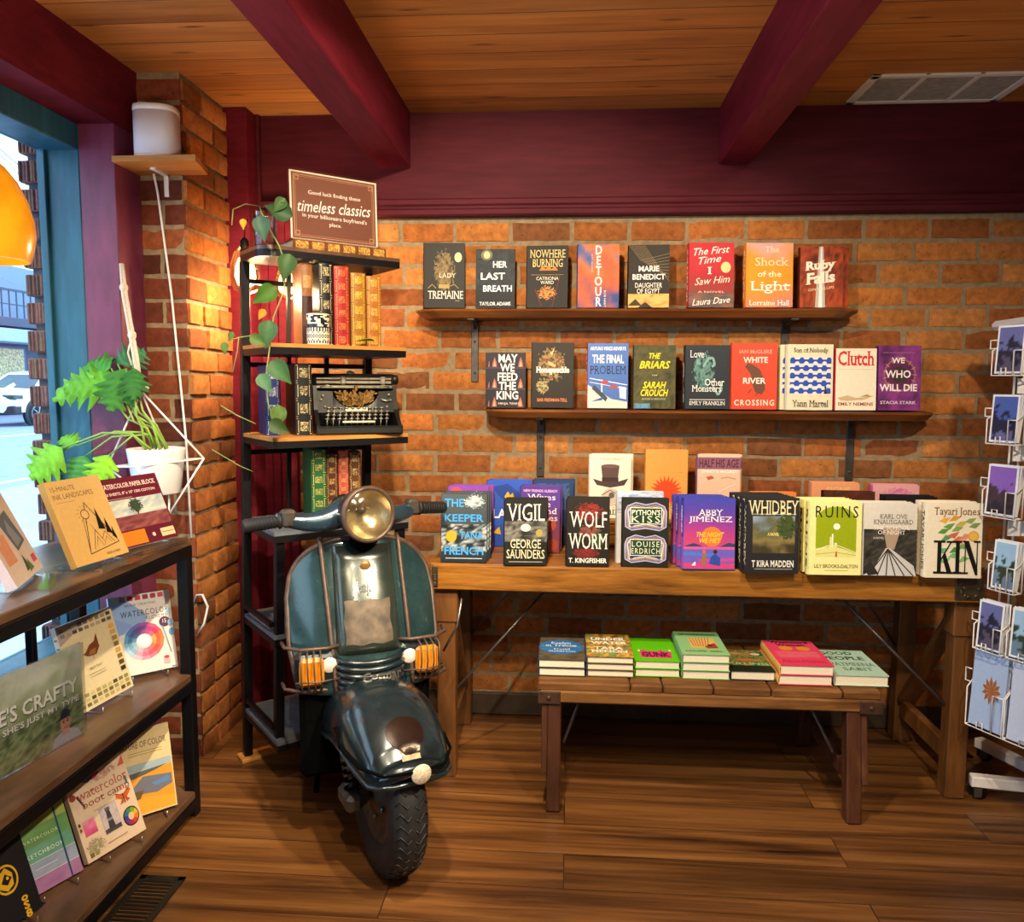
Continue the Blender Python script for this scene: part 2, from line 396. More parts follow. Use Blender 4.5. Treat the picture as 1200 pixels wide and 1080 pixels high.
# burgundy corner post, boards behind the bookcase, header with mouldings
struct(MB().box(-1.30, -1.205, -0.125, 0.02, 0, 2.34, 0.003).build('trim_1', m_red))
b = MB()
for i in range(4): b.box(-1.205+i*0.034, -1.205+i*0.034+0.032, -0.028-0.004*(i % 2), 0.0, 0, 1.98, 0.003)
struct(b.build('trim_2', m_red))
b = MB().box(-1.205, 2.72, -0.022, 0.06, 2.02, 2.34); b.box(-1.205, -1.19, -0.045, 0, 2.0, 2.34, 0.004)
struct(b.build('trim_3', m_redx))
b = MB(); b.box(-1.205, 2.72, -0.046, 0.02, 1.958, 1.986, 0.006); b.box(-1.205, 2.72, -0.034, 0.02, 1.986, 1.996); b.box(-1.205, 2.72, -0.042, 0.02, 1.996, 2.024, 0.006)
struct(b.build('trim_4', m_redx))
def beam(x0, x1):
    b = MB().box(x0, x1, -5.62, -0.022, 2.138, 2.345, 0.004)
    o = b.build('ceiling_beam', m_redy); return struct(o)
m_redy = wood('burgundy_paint_beam', [(0.25, '5e1322'), (0.5, '701b2d'), (0.75, '7c2336')], (10, 1.3, 10), 0.6, bmp=0.2)
beam(-0.735, -0.612); beam(0.533, 0.650)
# baseboards
struct(MB().box(-1.07, 2.72, -0.016, 0.02, 0.004, 0.094, 0.004).build('baseboard_back', m_base))
# window wall on the left
b = MB().box(-1.78, -1.437, -5.62, -0.425, 2.135, 2.34); struct(b.build('trim_5', m_red))
struct(MB().box(-1.555, -1.437, -0.60, -0.425, 0, 2.136, 0.003).build('trim_6', m_plum))
struct(MB().box(-1.60, -1.437, -5.62, -3.5, 0, 2.136).build('wall_left', m_wallp))
win = MB()
win.box(-1.672, -1.555, -0.60, -0.44, 0, 2.136, 0.003); win.box(-1.69, -1.555, -3.5, -0.60, 2.055, 2.136, 0.003)
win.box(-1.69, -1.47, -3.5, -0.60, 0.0, 0.50, 0.004); win.box(-1.69, -1.57, -3.56, -3.46, 0.5, 2.06, 0.003)
win.box(-1.685, -1.660, -0.615, -0.60, 0.5, 2.06, 0.002)
wo = struct(win.build('window_1', m_teal))
m_pane = glass('window_glass', (0.97, 1.0, 1.0), 0.0, 0.01, 0.10)
pane = MB().box(-1.675, -1.669, -3.46, -0.602, 0.50, 2.055).build('pane', m_pane, wo); pane['label'] = 'clear window pane'

# ------------------------------------------------------------------ outside: ribbed brick pier, pavement, street, shop across, car
ext = MB(); rnd = random.Random(5); z = 0.0
ext.box(-1.742, -1.683, -0.575, 0.3, -0.2, 2.2, col=hx('5a5660'))
while z < 2.16:
    x = -1.755+rnd.uniform(-0.006, 0.006); c = hx(rnd.choice(['7d5a55', '8a625a', '74504c', '8e6a60']))
    ext.box(x, -1.680, -0.60, 0.31, z, z+0.068, 0.003, col=c)
    for k in range(6):
        xx = x+0.003+k*0.0125
        ext.box(xx, xx+rnd.uniform(0.005, 0.010), -0.609+rnd.uniform(0, 0.006), -0.595, z+0.002, z+0.066, 0.002, col=tuple(v*rnd.uniform(0.8, 1.15) for v in c))
    z += 0.089
struct(ext.build('wall_exterior_pier', m_split))
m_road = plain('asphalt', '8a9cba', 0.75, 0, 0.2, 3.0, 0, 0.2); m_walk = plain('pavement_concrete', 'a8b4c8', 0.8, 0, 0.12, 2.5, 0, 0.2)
m_line = plain('road_paint', 'f2f4f6', 0.7)
b = MB().box(-40, -7.0, -20, 60, -0.2, -0.03); b.box(-7.62, -7.5, -20, 60, -0.2, -0.026, mat=1); b.box(-13.9, -13.78, -20, 60, -0.2, -0.026, mat=1)
struct(b.build('road', [m_road, m_line]))
b = MB()
for j in range(-6, 16):
    for i in range(3): b.box(-7.0+i*1.7, -7.0+i*1.7+1.69, j*1.5-3, j*1.5-1.51, -0.2, 0.0, 0.006)
struct(b.build('pavement', m_walk))

def shopfront():
    t = thing('shop_building', 'blue grey shop building with railed balcony across the street', 'building', (-22, 18, 0))
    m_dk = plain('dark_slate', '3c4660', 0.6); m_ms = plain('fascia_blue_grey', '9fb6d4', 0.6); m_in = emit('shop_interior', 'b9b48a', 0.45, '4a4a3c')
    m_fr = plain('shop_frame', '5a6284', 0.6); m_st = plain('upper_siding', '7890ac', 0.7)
    MB().box(-6, -0.3, -20, 30, 0, 3.0).build('wall', m_dk, t)
    MB().box(-6, -1.8, -20, 30, 3.0, 6.2).build('upper_wall', m_st, t)
    MB().box(-2.0, 0.9, -20, 30, 3.38, 3.72, 0.02).build('balcony_floor', m_dk, t)
    MB().box(-0.2, 0.95, -20, 12.2, 2.80, 3.30, 0.02).build('fascia', m_ms, t)
    r = MB(); r.box(0.75, 0.85, -20, 30, 4.72, 4.80)
    for k in range(125): r.box(0.78, 0.82, -20+k*0.4, -19.96+k*0.4, 3.72, 4.75)
    r.box(0.78, 0.82, -20, 30, 4.2, 4.24)
    r.build('railing', m_dk, t)
    for k in range(9):
        y = -12+k*4.6
        f = MB().box(-0.35, -0.22, y, y+3.4, 0.6, 2.7, 0.02).build('window', m_fr, t)
        MB().box(-0.24, -0.20, y+0.15, y+3.25, 0.7, 2.6).build('pane', m_in, f)
shopfront()

def car():
    t = thing('car', 'white car parked at the far kerb outside the window', 'car', (-16.35, 19.95, -0.03))
    m_w = plain('car_paint_white', 'e8eef6', 0.25, 0, 0.04, 8, 0.6, 0); m_g = plain('car_glass', '2c3c4c', 0.08, 0, 0.2, 3, 0, 0); m_b = plain('car_black_trim', '20262e', 0.5)
    m_t = plain('tyre_black', '14161a', 0.8); m_a = plain('alloy', '9aa4b0', 0.3, 0.8)
    # local: +x faces the camera side, car heads to -y, front wheel at y=0
    prof = [(-0.92, 0.42), (-0.95, 0.70), (-0.88, 0.92), (-0.30, 1.05), (0.15, 1.10), (0.95, 1.60), (1.6, 1.68), (2.7, 1.64), (3.35, 1.18), (3.5, 0.85), (3.45, 0.42)]
    xs = [(-1.80, 0.93), (-1.70, 1.0), (-1.0, 1.04), (-0.25, 1.0), (0.0, 0.95)]
    b = MB(); n = len(prof); vs = []
    for x, k in xs:
        for y, z in prof:
            zz = z if z < 1.12 else 1.12+(z-1.12)*1.0
            xx = x if z < 1.12 else -0.9+(x+0.9)*(1-0.28*(z-1.12)/0.55)
            vs.append((xx, 1.25+(y-1.25)*k, zz))
    fs = []
    for i in range(len(xs)-1):
        for j in range(n): fs.append((i*n+j, i*n+(j+1) % n, (i+1)*n+(j+1) % n, (i+1)*n+j))
    fs += [tuple(range(n))[::-1], tuple(range((len(xs)-1)*n, len(xs)*n))]
    b.add(vs, fs, 0, None, False); body = b.build('body', m_w, t)
    g = MB()
    g.add([(0.012, 0.42, 1.14), (0.012, 2.9, 1.14), (-0.19, 2.55, 1.58), (-0.19, 1.08, 1.56)], [(0, 1, 2, 3)]); g.build('side_window', m_g, t)
    g = MB(); g.add([(-1.62, 0.18, 1.14), (-0.18, 0.18, 1.14), (-0.34, 0.86, 1.56), (-1.46, 0.86, 1.56)], [(0, 1, 2, 3)]); g.build('windscreen', m_g, t)
    MB().box(-1.6, 0.012, -0.93, -0.6, 0.36, 0.62, 0.03).build('bumper', m_b, t)
    MB().box(-0.40, 0.014, -0.90, -0.52, 0.80, 0.95, 0.03).build('headlight', m_g, t)
    for y in (0.0, 2.65):
        a = MB().lathe([(0.46, -0.02), (0.46, 0.03), (0.36, 0.03)], 24, M=Matrix.Translation((0.0, y, 0.36)) @ Matrix.Rotation(R(90), 4, 'Y')); a.build('wheel_arch', m_b, t)
        w = MB().lathe([(0.0, 0), (0.22, 0.0), (0.25, 0.02), (0.34, 0.03), (0.37, 0.0), (0.37, -0.2), (0.0, -0.2)], 24, M=Matrix.Translation((0.04, y, 0.36)) @ Matrix.Rotation(R(90), 4, 'Y')).build('wheel', m_t, t)
        rm = MB()
        for k in range(5):
            an = 2*PI*k/5; rm.bar((0.07, y, 0.36), (0.06, y+0.24*math.cos(an), 0.36+0.24*math.sin(an)), 0.08, 0.03)
        rm.lathe([(0.21, 0), (0.26, 0.02), (0.26, -0.02)], 24, M=Matrix.Translation((0.045, y, 0.36)) @ Matrix.Rotation(R(90), 4, 'Y'))
        rm.build('rim', m_a, w)
car()
def bare_tree():
    t = thing('street_tree', 'bare pale tree branches hanging outside the window', 'tree', (-9.2, 6.6, 0))
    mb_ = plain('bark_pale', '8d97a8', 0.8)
    MB().tube([(0, 0, 0), (0.05, 0.1, 2), (-0.1, 0.3, 4), (0, 0.4, 6)], [0.14, 0.12, 0.09, 0.04], 8).build('trunk', mb_, t)
    rnd = random.Random(2)
    b = MB()
    for k in range(34):
        z0 = rnd.uniform(3.4, 5.8); a = rnd.uniform(0, 2*PI); p = [Vector((-0.05, 0.3, z0))]; d = Vector((math.cos(a), math.sin(a), 0.35))
        for s in range(6):
            d = (d+Vector((rnd.uniform(-.3, .3), rnd.uniform(-.3, .3), rnd.uniform(-.45, .05)))).normalized(); p.append(p[-1]+d*0.42)
        b.tube(p, [0.035, 0.028, 0.02, 0.016, 0.012, 0.009, 0.005], 5)
    b.build('branches', mb_, t)
bare_tree()
# ================================================================== FURNITURE
m_rust = wood('dark_walnut_board', [(0.25, '36241a'), (0.5, '664a36'), (0.8, '8a6850')], (7, 2.2, 7), 0.3, bmp=0.15)
m_live = wood('live_edge_plank', [(0.2, '3a1d0b'), (0.5, '6e3c17'), (0.8, '99602a')], (1.6, 16, 16), 0.4, bmp=0.2)
m_bench = wood('worn_bench_wood', [(0.25, '35200f'), (0.42, '6b4524'), (0.65, '95683a'), (0.9, 'b08a58')], (1.8, 12, 12), 0.6, bmp=0.5)
m_legred = wood('reddish_leg_wood', [(0.25, '2c160c'), (0.5, '502a16'), (0.8, '7a4e30')], (14, 14, 1.8), 0.5, bmp=0.4)
m_table = wood('oak_bench_top', [(0.25, '4e2a0c'), (0.5, '96601f'), (0.8, 'bd8236')], (3.0, 18, 30), 0.42, bmp=0.4)
m_tleg = wood('table_leg_wood', [(0.2, '3c220e'), (0.5, '6b421b'), (0.8, '8a5a28')], (14, 14, 1.8), 0.5, bmp=0.3)
m_pine = wood('pine_shelf', [(0.2, 'a5692c'), (0.5, 'c98a3e'), (0.8, 'dda45a')], (1.6, 14, 14), 0.5, bmp=0.1)
m_iron = plain('wrought_iron', '1b1a1c', 0.45, 0.6, 0.3)
m_steel = plain('steel_rod', '6e6c6a', 0.4, 0.8)
m_white = plain('white_enamel', 'e9e6e2', 0.4, 0, 0.05)
m_grey = plain('grey_shelf_board', '5f666e', 0.5)

# ---- low display shelf by the window
def display_shelf():
    t = thing('display_shelf', 'dark wood three tier shelf with black metal frame under the window', 'shelf unit', (-1.31, -1.7, 0))
    for z, name in ((0.865, 'top_board'), (0.452, 'middle_board'), (0.082, 'bottom_board')):
        MB().box(-0.19, 0.18, -1.0, 0.90, z-0.024, z, 0.003).build('shelf_board', m_rust, t)
        r = MB(); r.box(0.155, 0.182, -1.0, 0.90, z-0.058, z-0.024, 0.002); r.box(-0.19, -0.165, -1.0, 0.90, z-0.05, z-0.024, 0.002); r.box(-0.19, 0.18, 0.875, 0.90, z-0.05, z-0.024, 0.002)
        r.build('rail', m_black, t)
    for x in (0.164, -0.176):
        for y in (0.884, -0.98): MB().box(x-0.017, x+0.017, y-0.017, y+0.017, 0, 0.842, 0.002).build('post', m_black, t)
    for k in range(7): MB().box(-0.187, -0.165, 0.66-k*0.22, 0.682-k*0.22, 0.45, 0.84, 0.002).build('back_bar', m_black, t)
    return t
display_shelf()

# ---- corner bookcase standing at an angle: local x along its front, y into its depth
BKO = Vector((-1.125, -0.45, 0)); BKA = R(40)
def bk(u, v, z):
    c, s = math.cos(BKA), math.sin(BKA); u += 0.02*z
    return (BKO.x+c*u-s*v, BKO.y+s*u+c*v, z)
def bookcase():
    t = thing('corner_bookcase', 'tall black metal bookcase with wooden shelves angled into the brick corner', 'bookcase', tuple(BKO), (0, 0, BKA))
    Lw = 0.46
    def out(d, rc):
        if not rc: return [(-0.012, -d), (Lw, -d), (Lw+0.005, 0.012), (-0.012, 0.012)]
        p = [(-0.012+rc-rc*math.sin(a), -d+rc-rc*math.cos(a)) for a in [i*PI/12 for i in range(6, -1, -1)]]
        return p+[(Lw+0.02, -d), (Lw+0.025, 0.012), (-0.012, 0.012)]
    for z, d, rc, m, m2 in ((1.765, 0.20, 0.05, m_rust, m_black), (1.452, 0.29, 0, m_pine, m_black), (1.158, 0.31, 0, m_pine, m_black), (0.862, 0.32, 0, m_grey, m_iron), (0.53, 0.32, 0, m_grey, m_iron), (0.19, 0.34, 0, m_grey, m_iron)):
        MT = Matrix.Translation((0.02*z, 0, 0)); o = out(d, rc)
        sh = MB().prism(o, z-0.012, z, M=MT).build('shelf', m, t)
        e = MB().prism([(x*0.998, y*1.002) for x, y in o], z-0.034, z-0.012, M=MT).build('shelf_edge', m2, sh)
    for u, v, top in ((0.0, 0.0, 1.735), (Lw-0.008, 0.0, 1.735), (0.012, -0.295, 0.83), (Lw-0.02, -0.295, 0.83)):
        MB().bar((u, v, 0.0 if v > -0.1 else 0.158), (u+0.02*top, v, top), 0.028, 0.028, 0.002).build('post', m_black, t)
    for u in (0.17, 0.31): MB().bar((u, 0.004, 0.86), (u+0.018, 0.004, 1.735), 0.014, 0.014).build('back_bar', m_black, t)
    br = MB()
    for z in (1.16, 1.44, 0.86): MB().bar((0.0+0.02*z, 0.006, z+0.23), (Lw+0.02*z, 0.006, z+0.23), 0.016).build('back_rail', m_black, t)
    pass
    for z in (0.50, 0.16): MB().bar((0, -0.01, z+0.06), (0, -0.29, z+0.06), 0.014).build('side_rail', m_black, t)
    MB().box(-0.03, 0.16, -0.035, 0.03, 0.0, 0.014, 0.002).build('foot_block', m_pine, t)
bookcase()

# ---- two live-edge wall shelves with iron brackets
def wall_shelf(x0, x1, ztop, brs, label, seed, taper):
    t = thing('wall_shelf', label, 'shelf', ((x0+x1)/2, 0, ztop), group='live edge wall shelves')
    L = x1-x0; n = 40; rnd = random.Random(seed); th = 0.034; vs = []; prof = []
    for i in range(n+1):
        s = i/n; x = -L/2+L*s; w = 0.170+mn.noise(Vector((x*3+seed, seed, 0)))*0.016
        e = min(s, 1-s)*L; w *= 1.0 if e > 0.07 else 0.62+0.38*math.sqrt(max(0, e/0.07))
        prof.append((x, w))
    for x, w in prof:
        k = x*(1-taper/L)
        y = -w
        vs += [(x, 0.0, 0.0), (x, y, -0.004), (x+0.0, y-0.006, -0.012), (k, y+0.016, -th), (k, 0.0, -th)]
    fs = []
    for i in range(n):
        for j in range(5): a = i*5+j; b2 = i*5+(j+1) % 5; fs.append((a, a+5, b2+5, b2))
    fs += [(0, 1, 2, 3, 4), tuple(n*5+j for j in (4, 3, 2, 1, 0))]
    o = MB().add(vs, fs, 0, None, False).build('plank', m_live, t)
    for bx in brs:
        b = MB(); x = bx-(x0+x1)/2
        b.box(x-0.014, x+0.014, -0.014, -0.004, -th-0.235, -th, 0.002); b.box(x-0.014, x+0.014, -0.145, -0.004, -th-0.008, -th, 0.002)
        b.tube([(x, -0.014, -th-0.03), (x, -0.05, -th-0.012), (x, -0.11, -th-0.008)], 0.005, 6)
        for zz in (-0.08, -0.2): b.ball((x, -0.015, -th+zz), 0.005, 8, 5)
        b.build('bracket', plain('bracket_steel', '4a4744', 0.45, 0.5, 0.3), t)
wall_shelf(-0.578, 1.026, 1.605, (-0.368, 0.80), 'upper live edge wooden wall shelf on iron brackets, nearest the ceiling', 2, 0.06)
wall_shelf(-0.315, 1.31, 1.24, (-0.111, 1.057), 'lower live edge wooden wall shelf on iron brackets, just above the table books', 9, 0.02)

# ---- long wooden table against the wall
def long_table():
    t = thing('long_table', 'long rustic wooden table against the brick wall with iron corner plates', 'table', (0.43, -0.29, 0))
    o = (0.43, -0.29)
    b = MB()
    for k in range(4): b.box(-0.88, 0.86, -0.262+k*0.131, -0.262+k*0.131+0.129, 0.715, 0.745, 0.003)
    b.build('tabletop', m_table, t)
    b = MB(); b.box(-0.87, 0.855, -0.268, -0.235, 0.658, 0.742, 0.004); b.box(-0.87, 0.855, 0.235, 0.262, 0.655, 0.716, 0.003); b.box(-0.87, -0.845, -0.235, 0.235, 0.655, 0.715); b.box(0.83, 0.855, -0.235, 0.235, 0.655, 0.715)
    b.build('apron', m_table, t)
    for x in (-0.862, 0.80):
        for y in (-0.235, 0.175):
            l = MB(); l.box(x, x+0.062, y, y+0.06, 0.0, 0.655, 0.004); l.box(x-0.008, x+0.07, y-0.006, y+0.066, 0.54, 0.656, 0.004); l.build('leg', m_tleg, t)
        MB().box(x+0.016, x+0.045, -0.18, 0.18, 0.10, 0.165, 0.003).build('stretcher', m_tleg, t)
        MB().bar((x+0.03, 0.16, 0.17), (x+0.03, -0.16, 0.58), 0.05, 0.022).build('stretcher', m_tleg, t)
    for x, s in ((-0.80, 1), (0.80, -1)):
        MB().tube([(x, -0.20, 0.30), (x+s*0.34, -0.02, 0.655)], 0.005, 6).build('brace_rod', m_steel, t)
        MB().tube([(x, 0.20, 0.36), (x+s*0.22, 0.04, 0.655)], 0.005, 6).build('brace_rod', m_steel, t)
    for x in (-0.872, 0.775):
        c = MB(); c.box(x, x+0.085 if x > 0 else x+0.02, -0.274, -0.267, 0.668, 0.736, 0.002)
        for q in range(9): c.ball((x+0.012+0.06*random.random() if x > 0 else x+0.01, -0.274, 0.675+0.05*random.random()), (0.007, 0.004, 0.006), 6, 4)
        c.build('corner_plate', plain('cast_plate', '4c4030', 0.45, 0.5, 0.5, 50), t)
    return t
long_table()
# low plank riser at the back of the table
def riser():
    t = thing('display_riser', 'low plank riser box at the back of the table under the top hat book', 'riser', (0.40, -0.14, 0.7453))
    b = MB()
    for k in range(2): b.box(-0.37, 0.37, -0.10, -0.085, 0.003+k*0.042, 0.043+k*0.042, 0.002)
    b.build('front_board', m_table, t)
    MB().box(-0.375, 0.375, -0.105, 0.11, 0.086, 0.098, 0.002).build('top_board', m_table, t)
    for x in (-0.37, 0.355): MB().box(x, x+0.015, -0.085, 0.105, 0, 0.086).build('side_board', m_table, t)
riser()

# ---- low bench in front of the table
def bench():
    t = thing('bench', 'low weathered wooden bench with reddish legs in front of the table', 'bench', (0.42, -0.44, 0), (0, 0, R(0.4)))
    b = MB(); rnd = random.Random(4); x = -0.51
    for w in (0.29, 0.10, 0.155, 0.175, 0.215, 0.115):
        b.box(x, x+w-0.003, -0.232, 0.20, 0.376, 0.404+rnd.uniform(-0.001, 0.001), 0.005); x += w
    b.build('seat', m_bench, t)
    b = MB(); b.box(-0.505, 0.53, -0.236, -0.208, 0.338, 0.378, 0.006); b.box(-0.505, 0.53, 0.175, 0.20, 0.338, 0.378, 0.004); b.build('apron', m_bench, t)
    for x in (-0.505, 0.475):
        MB().box(x-0.004, x+0.066, -0.241, -0.234, 0.336, 0.377, 0.002).ball((x+0.03, -0.241, 0.356), (0.008, 0.005, 0.008), 8, 6).build('corner_plate', plain('rusted_plate', '4a3224', 0.6, 0.3, 0.4, 60), t)
    for x in (-0.478, 0.438):
        for y0, y1 in ((-0.252, -0.20), (0.27, 0.165)):
            l = MB(); l.bar((x+0.02, y0, 0.0), (x+0.02, y1, 0.376), 0.044, 0.05, 0.004); l.bar((x+0.02-(0.03 if x < 0 else -0.03), y0*0.98, 0.12), (x+0.02-(0.03 if x < 0 else -0.03), y1, 0.376), 0.018, 0.04, 0.002)
            l.build('leg', m_legred, t)
        MB().bar((x+0.02, -0.22, 0.13), (x+0.02, 0.23, 0.13), 0.026, 0.05, 0.002).build('stretcher', m_legred, t)
        MB().tube([(x+0.02+(0.03 if x < 0 else -0.03), -0.15, 0.17), (x+(0.13 if x < 0 else -0.09), -0.05, 0.345)], 0.005, 6).build('brace_rod', m_steel, t)
bench()

# ---- spinner rack of cards (right edge)
def card_art(kind):
    cs = {0: ['6a6fa8', '2c2a3c', '58506a'], 1: ['7d86bd', '4c5a3e', '9aa0a8'], 2: ['4c62b0', '26243e', '6c6aa0'], 3: ['3d7be0', '244a78', '1c2c3c'], 4: ['9fc4e4', '33402c', '6f87a0'], 5: ['8a62c0', '46343c', '2c2430']}
    return cs[kind]
m_card = attr_mat('printed_card', 0.35, 0, 0.06, 80)
RK = (1.615, -0.55)
def rack():
    t = thing('spinner_rack', 'white wire spinner rack of greeting cards on casters at right edge', 'card rack', (RK[0], RK[1], 0))
    MB().tube([(0, 0, 0.06), (0, 0, 1.56)], 0.014, 10).build('pole', m_white, t)
    MB().box(-0.25, 0.20, -0.17, 0.20, 1.512, 1.542, 0.01).build('top_plate', m_white, t)
    for a, b2, y in (((-0.302, 0.040, 0.06), (0.32, -0.05, 0.06), 0), ((-0.135, 0.33, 0.06), (0.13, -0.33, 0.06), 0)):
        MB().bar(a, b2, 0.035, 0.035, 0.003).build('base_bar', m_white, t)
        for p in (a, b2):
            c = MB(); q = Vector(p)*0.94; q.z = 0.0
            c.box(q.x-0.012, q.x+0.012, q.y-0.016, q.y-0.012, 0.01, 0.046); c.box(q.x-0.012, q.x+0.012, q.y+0.012, q.y+0.016, 0.01, 0.046); c.box(q.x-0.014, q.x+0.014, q.y-0.016, q.y+0.016, 0.04, 0.046)
            ca = c.build('caster', m_steel, t)
            w = MB().lathe([(0.0, -0.011), (0.02, -0.011), (0.024, -0.007), (0.024, 0.007), (0.02, 0.011), (0.0, 0.011)], 18, M=Matrix.Translation((q.x+0.010, q.y-0.002, 0.024)) @ Matrix.Rotation(R(90), 4, 'X')); w.build('wheel', m_black, ca)
    for x, y in ((-0.262, -0.035), (-0.245, -0.10), (-0.16, -0.15), (-0.02, -0.16), (-0.26, 0.02)):
        MB().tube([(x, y, 0.28), (x, y, 1.515)], 0.0035, 6).build('upright_wire', m_white, t)
    return t
RKT = rack()
def pocket(c, yaw, w, h, tab=True, d=0.035):
    """wire pocket (part of the rack) plus the stack of cards standing in it"""
    M = Matrix.Translation((c[0]-RK[0], c[1]-RK[1], c[2])) @ Matrix.Rotation(yaw, 4, 'Z')
    b = MB(); r = 0.0022
    b.tube([(-w/2, 0.0, h*0.62), (-w/2, -d, h*0.5), (-w/2, -d, 0), (w/2, -d, 0), (w/2, -d, h*0.5), (w/2, 0, h*0.62)], r, 6, M=M)
    b.tube([(-w/2, 0, 0.0), (w/2, 0, 0.0)], r, 6, M=M); b.tube([(-w/2, 0, 0), (-w/2, -d, 0)], r, 6, M=M); b.tube([(w/2, 0, 0), (w/2, -d, 0)], r, 6, M=M)
    b.tube([(-w/2, 0, 0), (-w/2, 0, h)], r, 6, M=M); b.tube([(w/2, 0, 0), (w/2, 0, h)], r, 6, M=M)
    b.tube([(-w*0.18, -d, 0.0), (-w*0.18, -d, 0.022), (-w*0.02, -d, 0.022), (-w*0.02, -d, 0)], r, 6, M=M)
    b.tube([(w/2, -d, h*0.5), (w*0.22, -d, h*0.5), (w*0.22, -d, 0.0)], r, 6, M=M)
    if tab: b.tube([(-w/2, -d*0.5, h*0.72), (-w/2-0.02, -d*0.5, h*0.72), (-w/2-0.02, -d*0.5, h*0.55), (-w/2, -d*0.5, h*0.55)], r, 6, M=M)
    b.build('wire_pocket', m_white, RKT)
def card(c, yaw, w, h, kind, label, lean, n=0):
    b = MB(); b.box(-w/2, w/2, 0, 0.0012, 0, h, col=hx('eef0f6'))
    if kind < 6:
        cs = [hx(q) for q in card_art(kind)]; sd = kind*7.7
        def cf(p):
            u, v = p[0]/w+0.5, p[2]/h; k = v+0.35*mn.fractal(Vector((u*3+sd, v*5, sd)), 1, 2, 4)
            return cs[0] if k > 0.58 else (cs[1] if k > 0.25 else cs[2])
        b.grid(lambda u, v: (-w/2+0.006+(w-0.012)*u, -0.0006, 0.006+(h-0.012)*v), 14, 20, 0, cf, False)
    elif kind == 6:
        b.add([(-w/2, -0.0006, 0), (w/2, -0.0006, 0), (w/2, -0.0006, h), (-w/2, -0.0006, h)], [(0, 1, 2, 3)], 0, hx('a9c0e6'))
        for k in range(11):
            a = 2*PI*k/11; R1 = 0.03; cx, cz = 0.01, h*0.52
            b.add([(cx, -0.0012, cz), (cx+R1*math.cos(a-0.25)*0.7, -0.0012, cz+R1*math.sin(a-0.25)*0.9), (cx+R1*math.cos(a), -0.0012, cz+R1*math.sin(a)*1.5), (cx+R1*math.cos(a+0.25)*0.7, -0.0012, cz+R1*math.sin(a+0.25)*0.9)], [(0, 1, 2, 3)], 0, hx('a4622a'))
    else:
        b.add([(-w/2, -0.0006, 0), (w/2, -0.0006, 0), (w/2, -0.0006, h), (-w/2, -0.0006, h)], [(0, 1, 2, 3)], 0, hx('c4d0ea'))
        rr = random.Random(8)
        for k in range(16):
            x, z = rr.uniform(-0.02, 0.02), h*(0.25+0.04*k*0.8); b.add([(x, -0.0012, z), (x+0.012, -0.0012, z+0.004), (x+0.016, -0.0012, z+0.014), (x+0.004, -0.0012, z+0.012)], [(0, 1, 2, 3)], 0, hx('93a0b8'))
    o = b.build('greeting_card', m_card); M = Matrix.Translation(c) @ Matrix.Rotation(yaw, 4, 'Z') @ Matrix.Rotation(-lean, 4, 'X') @ Matrix.Translation((0, 0.003*n-0.028, 0.004)); o.matrix_world = M
    return tag(o, label, 'card', 'cards in the spinner rack')
where = {1.363: 'top tier', 1.161: 'second tier', 0.944: 'third tier', 0.724: 'fourth tier', 0.535: 'fifth tier', 0.285: 'lowest tier'}
desc = ['dusky lake photo', 'pale meadow photo', 'violet mountain photo', 'bright blue sky photo', 'dark pine tree photo', 'purple sunset photo', 'orange flower', 'faint grey drawing']
def tier(z, h, lft, rgt, n=3):
    """left pocket turned to the side, right pocket facing out"""
    for (cx, cy, yaw, w, kind, side) in (lft, rgt):
        c = (cx, cy, z); pocket(c, yaw, w, h, side == L_)
        for k in range(n):
            lab = f"{'front' if k == 0 else 'second' if k == 1 else 'third'} card, {desc[kind]}, in {side} rack pocket of {where[z]}"
            card((cx, cy, z), yaw, w*0.92, h*0.97, kind, lab, 0.06+0.05*k, k*2.2)
L_, R_ = 'left', 'right'
tier(1.363, 0.145, (1.300, -.628, R(-62), 0.09, 0, L_), (1.382, -.680, R(-20), 0.10, 1, R_))
tier(1.161, 0.145, (1.297, -.628, R(-62), 0.09, 2, L_), (1.375, -.682, R(-22), 0.10, 3, R_))
tier(0.944, 0.155, (1.300, -.632, R(-62), 0.10, 5, L_), (1.392, -.690, R(-24), 0.11, 0, R_))
tier(0.724, 0.150, (1.314, -.650, R(-64), 0.08, 4, L_), (1.392, -.722, R(-48), 0.10, 3, R_))
tier(0.535, 0.150, (1.292, -.635, R(-62), 0.085, 0, L_), (1.352, -.725, R(-56), 0.11, 4, R_))
tier(0.285, 0.240, (1.300, -.630, R(-62), 0.115, 6, L_), (1.366, -.750, R(-60), 0.15, 7, R_), 4)
for z_ in (1.31, 1.11, 0.885): MB().box(-0.30, -0.06, -0.075, -0.072, z_, z_+0.045).build('header_card', m_white, RKT)

# ---- ceiling vent, floor registers
def vent():
    t = thing('ceiling_vent', 'white slatted air vent in the wooden ceiling near the right corner', 'vent', (1.23, -0.175, 2.34))
    b = MB(); W2, D2 = 0.262, 0.132
    b.box(-W2, W2, -D2, -D2+0.025, -0.008, 0, 0.002); b.box(-W2, W2, D2-0.025, D2, -0.008, 0, 0.002); b.box(-W2, -W2+0.03, -D2, D2, -0.008, 0, 0.002); b.box(W2-0.03, W2, -D2, D2, -0.008, 0, 0.002)
    for x in (-0.085, 0.085): b.box(x-0.008, x+0.008, -D2, D2, -0.007, 0, 0.001)
    b.build('frame', m_white, t)
    s = MB()
    for k in range(17): s.box(-W2+0.02, W2-0.02, -0.108+k*0.013, -0.108+k*0.013+0.008, -0.005, -0.002, M=None)
    s.build('slats', plain('vent_slat', 'a8a49c', 0.5), t)
    MB().box(-W2+0.02, W2-0.02, -0.11, 0.11, -0.0015, 0).build('backing', m_black, t)
vent()
